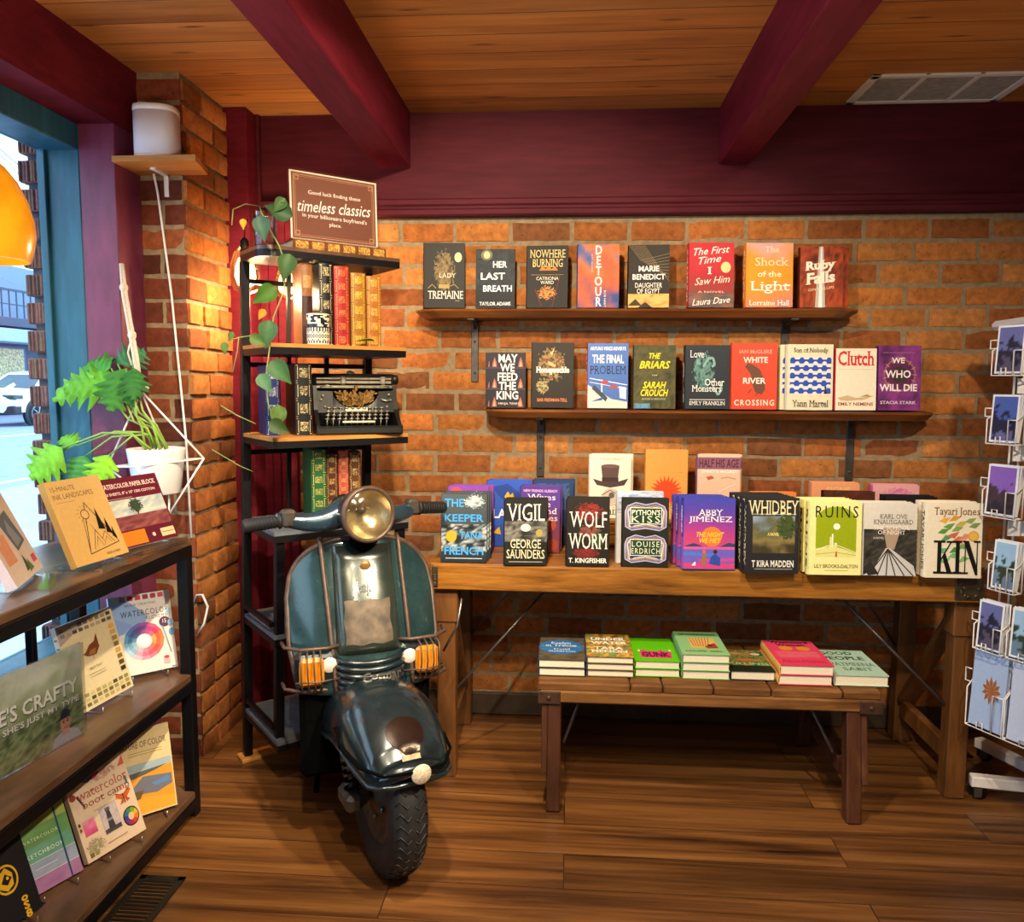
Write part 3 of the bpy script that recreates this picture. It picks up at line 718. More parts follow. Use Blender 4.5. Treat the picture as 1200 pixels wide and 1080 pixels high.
def register(loc, sx, sy, label, rz=0):
    t = thing('floor_register', label, 'floor vent', loc, (0, 0, rz))
    m_bz = plain('bronze_register', '2c2720', 0.5, 0.4); b = MB()
    b.box(-sx, sx, -sy, -sy+0.018, 0, 0.005, 0.001); b.box(-sx, sx, sy-0.018, sy, 0, 0.005, 0.001); b.box(-sx, -sx+0.018, -sy, sy, 0, 0.005, 0.001); b.box(sx-0.018, sx, -sy, sy, 0, 0.005, 0.001)
    b.build('frame', m_bz, t); g = MB(); n = int(sy*2/0.014)
    for k in range(n): g.box(-sx+0.01, sx-0.01, -sy+0.012+k*0.014, -sy+0.018+k*0.014, 0.0, 0.0035)
    g.build('grille', m_bz, t)
register((-1.075, -1.29, 0.0005), 0.062, 0.165, 'bronze floor register beside the display shelf')
register((1.415, -0.135, 0.0005), 0.05, 0.095, 'bronze floor register behind the table leg by the card rack', R(0))

# ---- corner bracket shelf with smart speaker, pendant lamp
t = thing('corner_shelf', 'small raw pine board fixed to the brick pier under the white speaker', 'shelf', (-1.30, -0.53, 2.03))
MB().prism([(-0.135, -0.09), (0.135, -0.09), (0.095, 0.078), (-0.14, 0.078)], -0.018, 0.0).build('board', m_pine, t)
k = MB(); k.box(-0.05, -0.035, -0.02, 0.075, -0.024, -0.018); k.box(-0.05, -0.035, 0.066, 0.075, -0.09, -0.018); k.build('bracket', m_white, t)
def speaker():
    t = thing('speaker', 'white rounded wireless speaker on the small corner shelf', 'speaker', (-1.322, -0.55, 2.031), (0, 0, R(12)))
    def ro(rx, ry, n=28, e=3.0):
        p = []
        for i in range(n):
            a = 2*PI*i/n; c, s = math.cos(a), math.sin(a); p.append((rx*math.copysign(abs(c)**(2/e), c), ry*math.copysign(abs(s)**(2/e), s)))
        return p
    MB().prism(ro(0.066, 0.06), 0.004, 0.142, smooth=True).build('grille', plain('speaker_grille', 'e2e2ea', 0.6, 0, 0.05, 400), t)
    b = MB(); b.prism(ro(0.0665, 0.0605), 0.142, 0.160, smooth=True); b.build('top_cap', m_white, t)
    MB().prism(ro(0.0665, 0.0605), 0.0, 0.008, smooth=True).build('base', m_white, t)
speaker()
c = MB().tube([(-1.365, -0.50, 2.006), (-1.362, -0.485, 1.95), (-1.335, -0.47, 1.62), (-1.30, -0.475, 1.14), (-1.285, -0.49, 0.80)], 0.004, 6).build('power_cord', m_white)
tag(c, 'thin white power cord running down the brick pier from the speaker', 'cord')
c = MB().tube([(-1.285, -0.475, 0.45), (-1.25, -0.49, 0.50), (-1.235, -0.49, 0.56), (-1.255, -0.485, 0.60), (-1.28, -0.475, 0.595), (-1.30, -0.46, 0.56)], 0.004, 6).build('power_cord', m_white)
tag(c, 'white loop of cable and plug behind the display shelf middle board', 'cord')
def pendant():
    t = thing('pendant_lamp', 'amber orange glass pendant lamp hanging in front of the window', 'pendant lamp', (-1.46, -1.15, 1.63))
    m_am = newmat('amber_glass')
    m, tr, bs = m_am; n = node(tr, 'ShaderNodeTexNoise', Scale=9.0, Detail=5.0); tr.links.new(coords(tr), n.inputs['Vector'])
    col = ramp(tr, n.outputs['Fac'], [(0.3, 'd07a08'), (0.7, 'f0a018')]); tr.links.new(col, bs.inputs['Base Color']); bs.inputs['Roughness'].default_value = 0.25
    tr.links.new(col, bs.inputs['Emission Color']); bs.inputs['Emission Strength'].default_value = 0.34; bs.inputs['Coat Weight'].default_value = 0.4
    prof = [(0.098, 0.0), (0.104, 0.02), (0.112, 0.06), (0.110, 0.10), (0.098, 0.15), (0.078, 0.195), (0.052, 0.23), (0.028, 0.25), (0.022, 0.262)]
    s = MB(); s.lathe(prof, 40); s.lathe([(r-0.004, z) for r, z in prof][::-1], 40); s.lathe([(0.094, 0.0), (0.098, 0.0)], 40); s.build('glass_shade', m, t)
    MB().lathe([(0.0, 0.25), (0.024, 0.25), (0.024, 0.29), (0.012, 0.305), (0.0, 0.305)], 20).build('cap', m_iron, t)
    MB().tube([(0, 0, 0.30), (0, 0, 0.705)], 0.004, 8).build('cable', m_iron, t)
    MB().lathe([(0.0, 0.06), (0.02, 0.07), (0.03, 0.10), (0.02, 0.14), (0.0, 0.15)], 16).build('bulb', emit('bulb_warm', 'ffd9a0', 7.0), t)
pendant()
# ================================================================== PRINTED COVERS AND BOOKS
m_print = attr_mat('printed_cover', 0.55, 0, 0.07, 90)
m_leather = attr_mat('tooled_leather', 0.42, 0, 0.25, 120, bmp=0.3)
m_pages = plain('paper_edges', 'e9dfc6', 0.8, 0, 0.10, 300)
_tc = {}
def text_geo(s, o=''):
    key = (s, o)
    if key in _tc: return _tc[key]
    cu = bpy.data.curves.new('lettering', 'FONT'); cu.body = s; cu.resolution_u = 2; cu.fill_mode = 'FRONT'; cu.align_x = 'CENTER'
    cu.space_line = 0.82
    if 'b' in o: cu.offset = 0.022
    if 'B' in o: cu.offset = 0.04
    if 'i' in o: cu.shear = 0.3
    if 'w' in o: cu.space_character = 1.25
    ob = bpy.data.objects.new('lettering', cu); me = bpy.data.meshes.new_from_object(ob)
    v = [(p.co.x, p.co.y) for p in me.vertices]; f = [tuple(p.vertices) for p in me.polygons]
    if 's' in o:      # slab serifs on the flat stem ends
        cnt = {}
        for q in f:
            for a, b in zip(q, q[1:]+q[:1]): cnt[tuple(sorted((a, b)))] = cnt.get(tuple(sorted((a, b))), 0)+1
        ex = []
        for (a, b), c in cnt.items():
            if c == 1 and abs(v[a][1]-v[b][1]) < 1e-4 and 0.06 < abs(v[a][0]-v[b][0]) < 0.2:
                y = v[a][1]; yl = (y+0.05) % 0.82 if False else y
                x0, x1 = sorted((v[a][0], v[b][0])); low = any(p[1] > y+0.02 for p in (v[k] for q in f if a in q for k in q))
                ex.append((x0-0.065, x1+0.065, y, y+0.05 if low else y-0.05))
        for x0, x1, ya, yb in ex:
            if yb < ya: ya, yb = yb, ya
            k = len(v); v += [(x0, ya), (x1, ya), (x1, yb), (x0, yb)]; f.append((k, k+1, k+2, k+3))
    if v:
        xs = [p[0] for p in v]; ys = [p[1] for p in v]; x0, x1, y0, y1 = min(xs), max(xs), min(ys), max(ys)
        v = [((x-x0)/max(1e-6, x1-x0)-0.5, (y-y0)/max(1e-6, y1-y0)-0.5) for x, y in v]
    bpy.data.meshes.remove(me); bpy.data.objects.remove(ob); bpy.data.curves.remove(cu)
    _tc[key] = (v, f); return v, f
def art(b, ops, w, h, place, mat=0, k0=1):
    """draw printed flat shapes; place(u*w, v*h, layer) maps to 3-D"""
    k = k0
    for op in ops:
        t = op[0]; k += 1
        def pt(x, y): return place(x*w, y*h, k)
        if t == 'bg':
            c0 = hx(op[1]); c1 = hx(op[2]) if len(op) > 2 else c0
            n = 6
            for i in range(n):
                a, e = i/n, (i+1)/n; ca = tuple(c1[q]*(1-a)+c0[q]*a for q in range(3)); ce = tuple(c1[q]*(1-e)+c0[q]*e for q in range(3))
                b.add([pt(0, a), pt(1, a), pt(1, e), pt(0, e)], [(0, 1, 2, 3)], mat, None); b.c[-1] = [ca, ca, ce, ce]
        elif t == 'r': b.add([pt(op[1], op[2]), pt(op[3], op[2]), pt(op[3], op[4]), pt(op[1], op[4])], [(0, 1, 2, 3)], mat, hx(op[5]))
        elif t == 'e':
            n = 22; c = hx(op[5]); b.add([pt(op[1]+op[3]*math.cos(2*PI*i/n), op[2]+op[4]*math.sin(2*PI*i/n)) for i in range(n)], [tuple(range(n))], mat, c)
        elif t == 'p': b.add([pt(x, y) for x, y in op[1]], [tuple(range(len(op[1])))], mat, hx(op[2]))
        elif t == 'l':
            pts = op[1]; wd = op[2]/2
            for (xa, ya), (xb, yb) in zip(pts, pts[1:]):
                dx, dy = (xb-xa)*w, (yb-ya)*h; L = math.hypot(dx, dy) or 1; nx, ny = -dy/L*wd, dx/L*wd*w/h
                b.add([pt(xa-nx, ya-ny), pt(xb-nx, yb-ny), pt(xb+nx, yb+ny), pt(xa+nx, ya+ny)], [(0, 1, 2, 3)], mat, hx(op[3]))
        elif t == 't':
            o = op[7] if len(op) > 7 else ''; v, f = text_geo(op[1], o); cx, cy, tw, th, c = op[2:7]
            if 'v' in o: vv = [pt(cx+y*tw, cy-x*th) for x, y in v]
            elif 'k' in o: vv = [pt(cx+x*tw, cy+y*th+x*0.05) for x, y in v]
            else: vv = [pt(cx+x*tw, cy+y*th) for x, y in v]
            b.add(vv, f, mat, hx(c))
        elif t in ('n', 'no'):      # blotchy painted patch
            x0, y0, x1, y1, cs, sc, sd = op[1:8]; nx, ny = (op[8] if len(op) > 8 else (14, 20)); cs = [hx(q) for q in cs]
            vert = op[9] if len(op) > 9 else 0.0
            def cf(i, j):
                u, v = i/nx, j/ny; s = 0.5+0.75*mn.fractal(Vector((u*sc+sd, v*sc*1.3+sd*2, sd)), 1.0, 2.0, 4)
                s = s*(1-vert)+v*vert; s = max(0, min(0.999, s))*(len(cs)-1); q = int(s); r = s-q; return tuple(cs[q][z]*(1-r)+cs[q+1][z]*r for z in range(3))
            if t == 'no': nx, ny = 26, 26
            for j in range(ny):
                for i in range(nx):
                    if t == 'no' and ((i+.5)/nx*2-1)**2+((j+.5)/ny*2-1)**2 > 0.72+0.75*mn.noise(Vector((i*.45+sd, j*.45, sd))): continue
                    xa, xb = x0+(x1-x0)*i/nx, x0+(x1-x0)*(i+1)/nx; ya, yb = y0+(y1-y0)*j/ny, y0+(y1-y0)*(j+1)/ny
                    b.add([pt(xa, ya), pt(xb, ya), pt(xb, yb), pt(xa, yb)], [(0, 1, 2, 3)], mat, None); b.c[-1] = [cf(i, j), cf(i+1, j), cf(i+1, j+1), cf(i, j+1)]
        elif t == 'star':
            cx, cy, r0, r1, n, c, a0, a1 = op[1:9]; p = []
            for i in range(2*n+1):
                a = a0+(a1-a0)*i/(2*n); r = r1 if i % 2 else r0; p.append((cx+r*math.cos(a), cy+r*math.sin(a)*w/h))
            for i in range(2*n): b.add([pt(cx, cy), pt(*p[i]), pt(*p[i+1])], [(0, 1, 2)], mat, hx(c))
    return k
_bm = {}
def book_mesh(key, w, h, t, cover, ops, spine=None, hard=True, mat=None, back=None):
    """two meshes: cover (boards, art and lettering) and page block; front face at y=0, spine at -x"""
    if key in _bm: return _bm[key]
    mat = mat or m_print; c = hx(cover); b = MB(); bt = 0.0026 if hard else 0.0008
    ov = 0.0035 if hard else 0.0
    b.box(-w/2, w/2, 0, bt, 0, h, 0.0008, col=c); b.box(-w/2, w/2, t-bt, t, 0, h, 0.0008, col=hx(back) if back else c)
    n = 6       # rounded spine
    prof = [(-w/2-0.004*math.sin(PI*i/n) if hard else -w/2, t*i/n) for i in range(n+1)]
    vs = [(x, y, z) for z in (0, h) for x, y in prof]; sc = hx(spine[0]) if spine else c
    b.add(vs, [(i, i+n+1, i+n+2, i+1) for i in range(n)], 0, sc, True)
    vs2 = [(x+bt, y, z) for z in (0.0005, h-0.0005) for x, y in prof]
    b.add(vs2, [(i, i+1, i+n+2, i+n+1) for i in range(n)], 0, sc, True)
    b.add([prof[i]+(0,) for i in range(n+1)]+[(x+bt, y, 0) for x, y in prof]+[prof[i]+(h,) for i in range(n+1)]+[(x+bt, y, h) for x, y in prof],
          [(i, i+1, n+2+i, n+1+i) for i in range(n)]+[(2*n+2+i, 3*n+3+i, 3*n+4+i, 2*n+3+i) for i in range(n)], 0, sc)
    art(b, ops, w, h, lambda x, z, k: (x-w/2, -0.00005*k, z))
    if spine and len(spine) > 1:
        ex = 0.0045 if hard else 0
        art(b, spine[1], t, h, lambda x, z, k: (-w/2-ex*(math.sin(PI*min(1, max(0, x/t))))-0.00006*k, t-x, z))
    p = MB().box(-w/2+bt, w/2-ov, bt, t-bt, ov, h-ov)
    _bm[key] = (b.mesh('cover', mat), p.mesh('pages', m_pages)); return _bm[key]
def put_book(meshes, loc, rot, label, group, name='book', cat='book'):
    t = thing(name, label, cat, loc, rot, group)
    for n, m in zip(('cover', 'pages'), meshes):
        o = bpy.data.objects.new(n, m); COL.objects.link(o); o.parent = t
    return t
K = {}
def spn(txt, c, o='b'): return [('t', txt, 0.5, 0.5, 0.5, 0.8, c, 'v'+o)]
# ---------------------------------------------------------------- upper wall shelf
K['tremaine'] = dict(w=.150, h=.238, t=.034, cover='1c1917', ops=[('bg', '201d1a'), ('no', .22, .24, .76, .92, ['15110e', '4c3c20', '7a6538', '8d7a55', '3a2c1c'], 7, 3, (12, 18)), ('r', .36, .30, .62, .36, 'a98f4e'), ('e', .84, .78, .09, .075, 'e8d79a'), ('t', 'LADY', .58, .5, .42, .07, 'd9cfae', 's'), ('t', 'TREMAINE', .53, .2, .86, .12, 'ece6d4', 's'), ('l', [(.1, .3), (.2, .36), (.3, .3)], .015, 'a98f4e'), ('l', [(.62, .33), (.75, .36), (.85, .3)], .015, 'a98f4e'), ('t', 'A NOVEL', .82, .11, .12, .02, 'c9b98a')], spine=('191614', spn('TREMAINE', 'd9cfae')))
K['her'] = dict(w=.144, h=.214, t=.03, cover='14181d', ops=[('bg', '161b20', '0d1013'), ('n', 0, .3, 1, 1, ['0c0f12', '1a2228', '28323a', '12171b'], 5, 8), ('e', .28, .90, .15, .09, '6e6a46'), ('e', .28, .90, .08, .06, 'e2d792'), ('t', 'HER', .62, .74, .36, .11, 'f2f2ee', 'b'), ('t', 'LAST', .44, .54, .62, .12, 'f2f2ee', 'b'), ('t', 'BREATH', .56, .33, .74, .11, 'dfeaf2', 'b'), ('t', 'TAYLOR ADAMS', .5, .07, .8, .065, 'd6dde2', 'b')], spine=('20252b',), hard=False)
K['nowhere'] = dict(w=.150, h=.226, t=.03, cover='17110d', ops=[('bg', '19120d', '130c09'), ('t', 'NOWHERE', .5, .87, .86, .13, 'e2c77c', 's'), ('t', 'BURNING', .5, .72, .74, .13, 'e2c77c', 's'), ('p', [(.3, .6), (.38, .68), (.46, .62), (.52, .7), (.6, .62), (.68, .67), (.76, .6)], 'd87a2a'), ('t', 'CATRIONA\nWARD', .5, .44, .54, .12, 'e9e2cf', ''), ('l', [(.1, .53), (.9, .53)], .01, 'a98850'), ('no', .24, .12, .74, .36, ['19120d', 'a04a18', 'e2a04a', '5a2210', '19120d'], 5, 4, (10, 8)), ('l', [(.2, .3), (.36, .02)], .012, '7a2c1c'), ('l', [(.8, .5), (.62, .02)], .012, '7a2c1c')], spine=('17110d',))
K['detour'] = dict(w=.150, h=.230, t=.03, cover='33518a', ops=[('n', 0, 0, 1, 1, ['27457e', '3a4a86', 'b25a4a', 'e0653a', 'd8773f', '58679c', '2d55a0'], 2.2, 3, (14, 20), .55), ('t', 'D\nE\nT\nO\nU\nR', .5, .5, .18, .96, 'f4f0ea', 'b'), ('t', 'JEFF GOOD', .34, .7, .05, .3, 'e9c9a8', 'v'), ('t', 'ROB HART', .66, .14, .05, .26, 'f0e6da', 'v')], spine=('2c3a70',))
K['benedict'] = dict(w=.146, h=.226, t=.034, cover='211b16', ops=[('bg', '2a231c', '191410')]+[('l', [(.02+i*.045, .99), (.30+i*.07, .75-i*.028), (1.0, .86-i*.055)], .008, '8d7a52') for i in range(9)]+[('n', 0, 0, 1, .22, ['a5722c', 'd9a452', 'e0b56a', '5a3c1c'], 3, 5, (12, 6)), ('p', [(.0, .03), (.18, .14), (.34, .03)], '3a2614'), ('p', [(.25, .0), (.42, .09), (.6, .0)], '2a1c10'), ('t', 'MARIE', .5, .62, .5, .09, 'f4efe4', 'b'), ('t', 'BENEDICT', .5, .49, .8, .09, 'f4efe4', 'b'), ('t', 'DAUGHTER\nOF EGYPT', .5, .31, .66, .17, 'f4efe4', '')], spine=('17130f',))
K['first'] = dict(w=.160, h=.232, t=.034, cover='a02028', ops=[('n', 0, 0, 1, 1, ['7a4038', '8a3a34', 'a8232c', 'c02c38', 'b82230'], 1.6, 6, (12, 18), .7), ('n', 0, 0, 1, .22, ['3a3c48', '6a5650', '8a5a4a'], 3, 2, (10, 6)), ('t', 'The First', .5, .88, .8, .11, 'f6efe6', 'ik'), ('t', 'Time', .46, .74, .5, .11, 'f6efe6', 'ik'), ('t', 'I', .46, .57, .1, .11, 'f6efe6', 's'), ('t', 'Saw Him', .52, .42, .78, .11, 'eed6c6', 'ik'), ('e', .82, .62, .11, .085, 'dcc68a'), ('t', 'A NOVEL', .5, .24, .6, .03, 'e6c9b0'), ('t', 'Laura Dave', .5, .10, .84, .10, 'f6efe6', 'ik')], spine=('b0202c', spn('THE FIRST TIME', 'f4e6da')))
K['shock'] = dict(w=.166, h=.230, t=.034, cover='d87c1c', ops=[('n', 0, 0, 1, 1, ['6a5a90', 'd0805a', 'e08a2a', 'e0921e', 'e0902c', 'dca090', 'c89ab0'], 1.5, 3, (12, 18), .75), ('t', 'The', .55, .9, .3, .09, 'f2d9b4', 's'), ('t', 'Shock', .55, .71, .72, .13, 'f0d6ac', 's'), ('t', 'of the', .5, .52, .5, .09, 'f6ead0', 's'), ('t', 'Light', .52, .31, .86, .19, 'f8f2e6', 's'), ('t', 'Lorraine Hall', .5, .07, .86, .08, 'f6f0ea', 's')], spine=('d0701a', spn('SHOCK', 'f0d6ac')))
K['ruby'] = dict(w=.150, h=.216, t=.026, cover='7a3018', ops=[('n', 0, 0, 1, 1, ['3a1a12', '8a3218', 'b04a20', '6a2414', 'a84a24', '4c1c12'], 3.2, 9, (18, 14)), ('p', [(.44, 1), (.54, 1), (.60, 0), (.36, 0)], 'b9b3a8'), ('p', [(.48, 1), (.51, 1), (.53, 0), (.44, 0)], 'ece8e0'), ('t', 'Ruby', .48, .68, .72, .19, 'f4e9d6', 'Bsk'), ('t', 'Falls', .48, .49, .68, .19, 'f4e9d6', 'Bsk'), ('t', 'GIN PHILLIPS', .5, .31, .6, .045, 'e9d6bc', 'k')], spine=('6a2814',), hard=False)
def shelf_book(k, x, y, z, yaw, lean, label, group, tilt=0.0, copy=0):
    d = dict(K[k]); m = book_mesh(k, **d)
    return put_book(m, (x, y, z+d['t']*math.sin(lean)), (-lean, tilt, yaw), label, group)
G1 = 'books facing out on the upper wall shelf'
zz = 1.6055
for k, x, yaw, lean, lab in (
    ('tremaine', -.467, 5, .07, 'black hardcover with gilded ornate figure, first from left on upper wall shelf'),
    ('her', -.279, 0, .07, 'dark paperback with yellow moon and stacked white title on upper wall shelf'),
    ('nowhere', -.088, -2, .08, 'black book with gold slab title over flames, third from left on upper wall shelf'),
    ('detour', .098, 0, .08, 'blue and orange sunset book with vertical white title letters on upper wall shelf'),
    ('benedict', .279, -3, .07, 'dark book with fanned gold palm lines and pyramids on upper wall shelf'),
    ('first', .503, 2, .08, 'red hardcover with white handwritten title and round gold seal on upper wall shelf'),
    ('shock', .708, 2, .08, 'orange hardcover with large pale serif title on upper wall shelf'),
    ('ruby', .889, 1, .08, 'front copy of rust red canyon waterfall paperback at right end of upper wall shelf')):
    shelf_book(k, x, -.135, zz, R(yaw), lean, lab, G1)
shelf_book('ruby', .918, -.106, zz, R(1), .08, 'second copy of canyon waterfall paperback, tucked behind the front one at shelf end', G1)
# ---------------------------------------------------------------- lower wall shelf
K['may'] = dict(w=.134, h=.204, t=.018, cover='2a2630', ops=[('bg', '2c2833', '242029')]+[q for y in (.8, .42, .08) for x in (.14, .86) for q in (('p', [(x-.07, y-.06), (x+.07, y-.06), (x+.05, y+.03), (x, y+.12), (x-.05, y+.02)], 'b5654e'), ('p', [(x-.03, y-.05), (x+.03, y-.05), (x, y+.06)], 'e6b08e'))]+[('l', [(0, .72), (1, .72)], .02, '5a4a5c'), ('l', [(0, .34), (1, .34)], .02, '5a4a5c'), ('t', 'MAY\nWE\nFEED\nTHE\nKING', .5, .56, .6, .82, 'f4f0e6', 'b'), ('t', 'MINJA TERRY', .55, .07, .6, .05, 'e6dcd0')], spine=('2a2630', spn('KING', 'e0d8cc')), hard=False)
K['honey'] = dict(w=.154, h=.240, t=.034, cover='262019', ops=[('bg', '2a241c', '221c16'), ('no', .12, .38, .84, .94, ['262019', '5a5a32', 'b08c58', '262019', '8a4c2c', '40502c'], 8, 6, (14, 16)), ('p', [(.36, .93), (.46, .84), (.55, .94), (.48, .8)], 'd8c48a'), ('p', [(.38, .72), (.58, .66), (.55, .62), (.4, .66)], 'd9b070'), ('no', .10, .2, .42, .46, ['262019', '6a6a3c', 'c0a878', '262019'], 5, 2, (6, 8)), ('t', 'Honeysuckle', .5, .57, .8, .12, 'f2ecdc', 'Bs'), ('t', 'BAR FRIDMAN-TELL', .5, .12, .72, .05, 'd87a4a', 'b')], spine=('2a241c',))
K['final'] = dict(w=.148, h=.238, t=.03, cover='5578b8', ops=[('bg', '4f78c0', '4468ae'), ('p', [(0, 0), (.98, 0), (.98, .10), (.6, .14), (.0, .36)], 'd9cfc0'), ('l', [(.05, .46), (.98, .36)], .02, 'e8ecf2'), ('l', [(.05, .40), (.98, .30)], .012, 'e8ecf2'), ('l', [(.35, .44), (.35, .2)], .03, 'e8ecf2'), ('p', [(.78, .34), (.95, .32), (.95, .14), (.8, .16)], 'f4f4f2'), ('p', [(.1, .3), (.45, .1), (.5, .16), (.16, .36)], '3c4450'), ('p', [(.08, .1), (.4, .18), (.36, .12)], '3a5a9a'), ('e', .42, .4, .1, .03, 'b04a3c'), ('e', .64, .33, .1, .03, 'b04a3c'), ('t', 'ARTURO PEREZ-REVERTE', .5, .92, .88, .055, 'f4f2ec', 'b'), ('t', 'THE FINAL', .5, .76, .78, .13, 'f6f2ea', 'b'), ('t', 'PROBLEM', .5, .59, .9, .13, '2c3450', 's')], spine=('c02c34', spn('FINAL PROBLEM', 'f4e6da')))
K['briars'] = dict(w=.152, h=.232, t=.03, cover='49472c', ops=[('n', 0, 0, 1, 1, ['2c3420', '4a4a2c', '5c5630', '3a3c26', '66603a'], 5, 3), ('n', .02, 0, .4, .08, ['2c4a6a', '6a9ab8', '3a5a70'], 4, 3, (8, 3)), ('t', 'THE', .5, .83, .28, .09, 'e8de1c', 'bi'), ('t', 'BRIARS', .5, .69, .74, .12, 'e8de1c', 'bi'), ('t', 'a novel', .5, .53, .12, .03, 'e6e0c0'), ('t', 'SARAH', .5, .37, .56, .11, 'e8de1c', 'bi'), ('t', 'CROUCH', .5, .25, .66, .11, 'e8de1c', 'bi'), ('t', 'AUTHOR OF MIDDLETIDE', .48, .15, .56, .025, 'd0d0b0')], spine=('3a3a24',))
K['love'] = dict(w=.160, h=.232, t=.034, cover='2a3138', ops=[('bg', '2b333b', '272e36'), ('no', .14, .26, .68, .92, ['2b333b', '4a706e', '6c9c94', '2b333b', '3a5654'], 4, 5, (10, 14)), ('l', [(.4, .66), (.52, .8), (.62, .8), (.66, .7), (.6, .66)], .05, '86b0a8'), ('l', [(.62, .36), (.74, .22), (.82, .3), (.8, .4)], .05, '86b0a8'), ('t', 'Love', .26, .86, .32, .11, 'f4f2ec', 's'), ('t', '&', .3, .73, .12, .08, '86b0a8', 's'), ('t', 'Other', .66, .42, .44, .11, 'f4f2ec', 's'), ('t', 'Monsters', .48, .32, .66, .10, 'f4f2ec', 's'), ('l', [(.1, .145), (.9, .145)], .012, 'f4f2ec'), ('t', 'EMILY FRANKLIN', .5, .09, .8, .06, 'f4f2ec', 's')], spine=('23292f', spn('LOVE', 'e6e6e0')))
K['white'] = dict(w=.162, h=.240, t=.034, cover='d2452e', ops=[('bg', 'd84a32', 'd2452e'), ('p', [(.28, .64), (.36, .7), (.5, .66), (.62, .6), (.72, .44), (.74, .3), (.66, .22), (.52, .26), (.44, .4), (.42, .52), (.34, .6)], '6a4434'), ('l', [(.44, .3), (.36, .24)], .02, '5a3a2c'), ('l', [(.6, .26), (.52, .2)], .02, '5a3a2c'), ('l', [(.56, .42), (.95, .96)], .006, 'c23c26'), ('t', 'IAN McGUIRE', .52, .87, .72, .06, 'e8a08a', 'b'), ('t', 'WHITE', .52, .745, .54, .09, 'f2e6da', 'b'), ('t', 'RIVER', .5, .43, .5, .09, 'f2e6da', 'b'), ('t', 'CROSSING', .5, .1, .88, .09, 'f2d9c8', 'bw')], spine=('d2452e',))
_s = []
for r in range(5):
    for c in range(5):
        x = .1+c*.2+(.1 if r % 2 else 0); y = .25+r*.115
        if x < .95: _s += [('r', max(.05, x-.05), y, min(.95, x+.05), y+.06, '2c4fc0'), ('e', x, y+.06, .05, .03, '2c4fc0')]
        x2 = x-.1
        if .04 < x2 < .98: _s.append(('e', x2, y, .05, .03, 'e9e6da'))
K['son'] = dict(w=.162, h=.236, t=.030, cover='e0d8bc', ops=[('bg', 'e2dabe'), ('r', .05, .24, .95, .80, 'e9e6da')]+[('r', .05, .26+r*.115, .95, .31+r*.115, '2c4fc0') for r in range(5)]+_s+[('p', [(.79, .25), (.82, .3), (.81, .36), (.85, .36), (.84, .3), (.87, .25)], '2a2a1c'), ('t', 'Son of Nobody', .5, .9, .76, .09, '4a4436', 's'), ('t', 'Yann Martel', .5, .10, .8, .10, '3a3a30', 's')], spine=('e0d8bc', [('r', .1, .4, .9, .5, '2c4fc0'), ('r', .1, .62, .9, .7, '2c4fc0'), ('r', .1, .2, .9, .27, '2c4fc0')]))
K['clutch'] = dict(w=.142, h=.222, t=.028, cover='e6dcc4', ops=[('bg', 'e8dec8'), ('t', 'Clutch', .5, .84, .9, .24, 'd02c38', 'sb'), ('l', [(.08, .66), (.92, .66)], .006, 'a89c84'), ('p', [(.05, .2), (.3, .24), (.5, .2), (.8, .22), (.96, .24), (.7, .17), (.3, .15), (.12, .16)], 'c8ab84'), ('p', [(.6, .22), (.78, .26), (.9, .22)], 'b08c5c'), ('t', 'EMILY NEMENS', .5, .10, .86, .055, '8a2c24', 'b')], spine=('c8303a',))
K['wewho'] = dict(w=.146, h=.232, t=.034, cover='70286e', ops=[('n', 0, 0, 1, 1, ['4a1a4c', '6e2a70', '8c3a86', '642464'], 3, 4), ('e', .5, .55, .38, .26, '9a5a70'), ('e', .5, .55, .34, .23, '5c2050'), ('e', .5, .55, .2, .13, '3a2c28')]+[('l', [(.5+.3*math.cos(a), .55+.2*math.sin(a)), (.5+.4*math.cos(a), .55+.28*math.sin(a))], .02, 'b08a5c') for a in [i*.42 for i in range(15)]]+[('t', 'WE', .46, .77, .3, .09, 'f2e6ea', 'b'), ('t', 'WHO', .46, .56, .6, .12, 'f2e6ea', 'b'), ('t', 'WILL DIE', .47, .35, .88, .11, 'f2e6ea', 'b'), ('t', 'STACIA STARK', .47, .12, .84, .05, 'd9b8d0', 'b'), ('l', [(.1, .89), (.85, .89)], .01, 'b07aa8')], spine=('5c2060', spn('WE WHO WILL DIE', 'e0c8e0')))
G2 = 'books facing out on the lower wall shelf'
zz = 1.2405
for k, x, y, yaw, lean, lab in (
    ('may', -.231, -.142, 2, .06, 'front copy of small dark candle flame paperback on lower wall shelf'),
    ('may', -.248, -.121, 2, .06, 'rear copy of small dark candle flame paperback, just behind the front one'),
    ('honey', -.065, -.135, -2, .07, 'dark brown book with flowers and white blackletter title on lower wall shelf'),
    ('final', .139, -.135, 2, .08, 'blue book with red spine and deck chairs by the sea on lower wall shelf'),
    ('briars', .309, -.135, 0, .08, 'olive green book with yellow slanted brush lettering on lower wall shelf'),
    ('love', .500, -.135, 2, .08, 'charcoal book with teal octopus and white serif title on lower wall shelf'),
    ('white', .667, -.138, 0, .08, 'red orange book with brown raven silhouette on lower wall shelf'),
    ('son', .863, -.142, 3, .06, 'front copy of cream book with blue wave pattern on lower wall shelf'),
    ('son', .846, -.108, 3, .06, 'rear copy of cream blue wave book, its spine peeking out left of the front one'),
    ('clutch', 1.026, -.135, 0, .08, 'cream book with large red serif title on lower wall shelf'),
    ('wewho', 1.178, -.135, -2, .09, 'purple book with white title over golden ring, rightmost on lower wall shelf')):
    shelf_book(k, x, y, zz, R(yaw), lean, lab, G2)
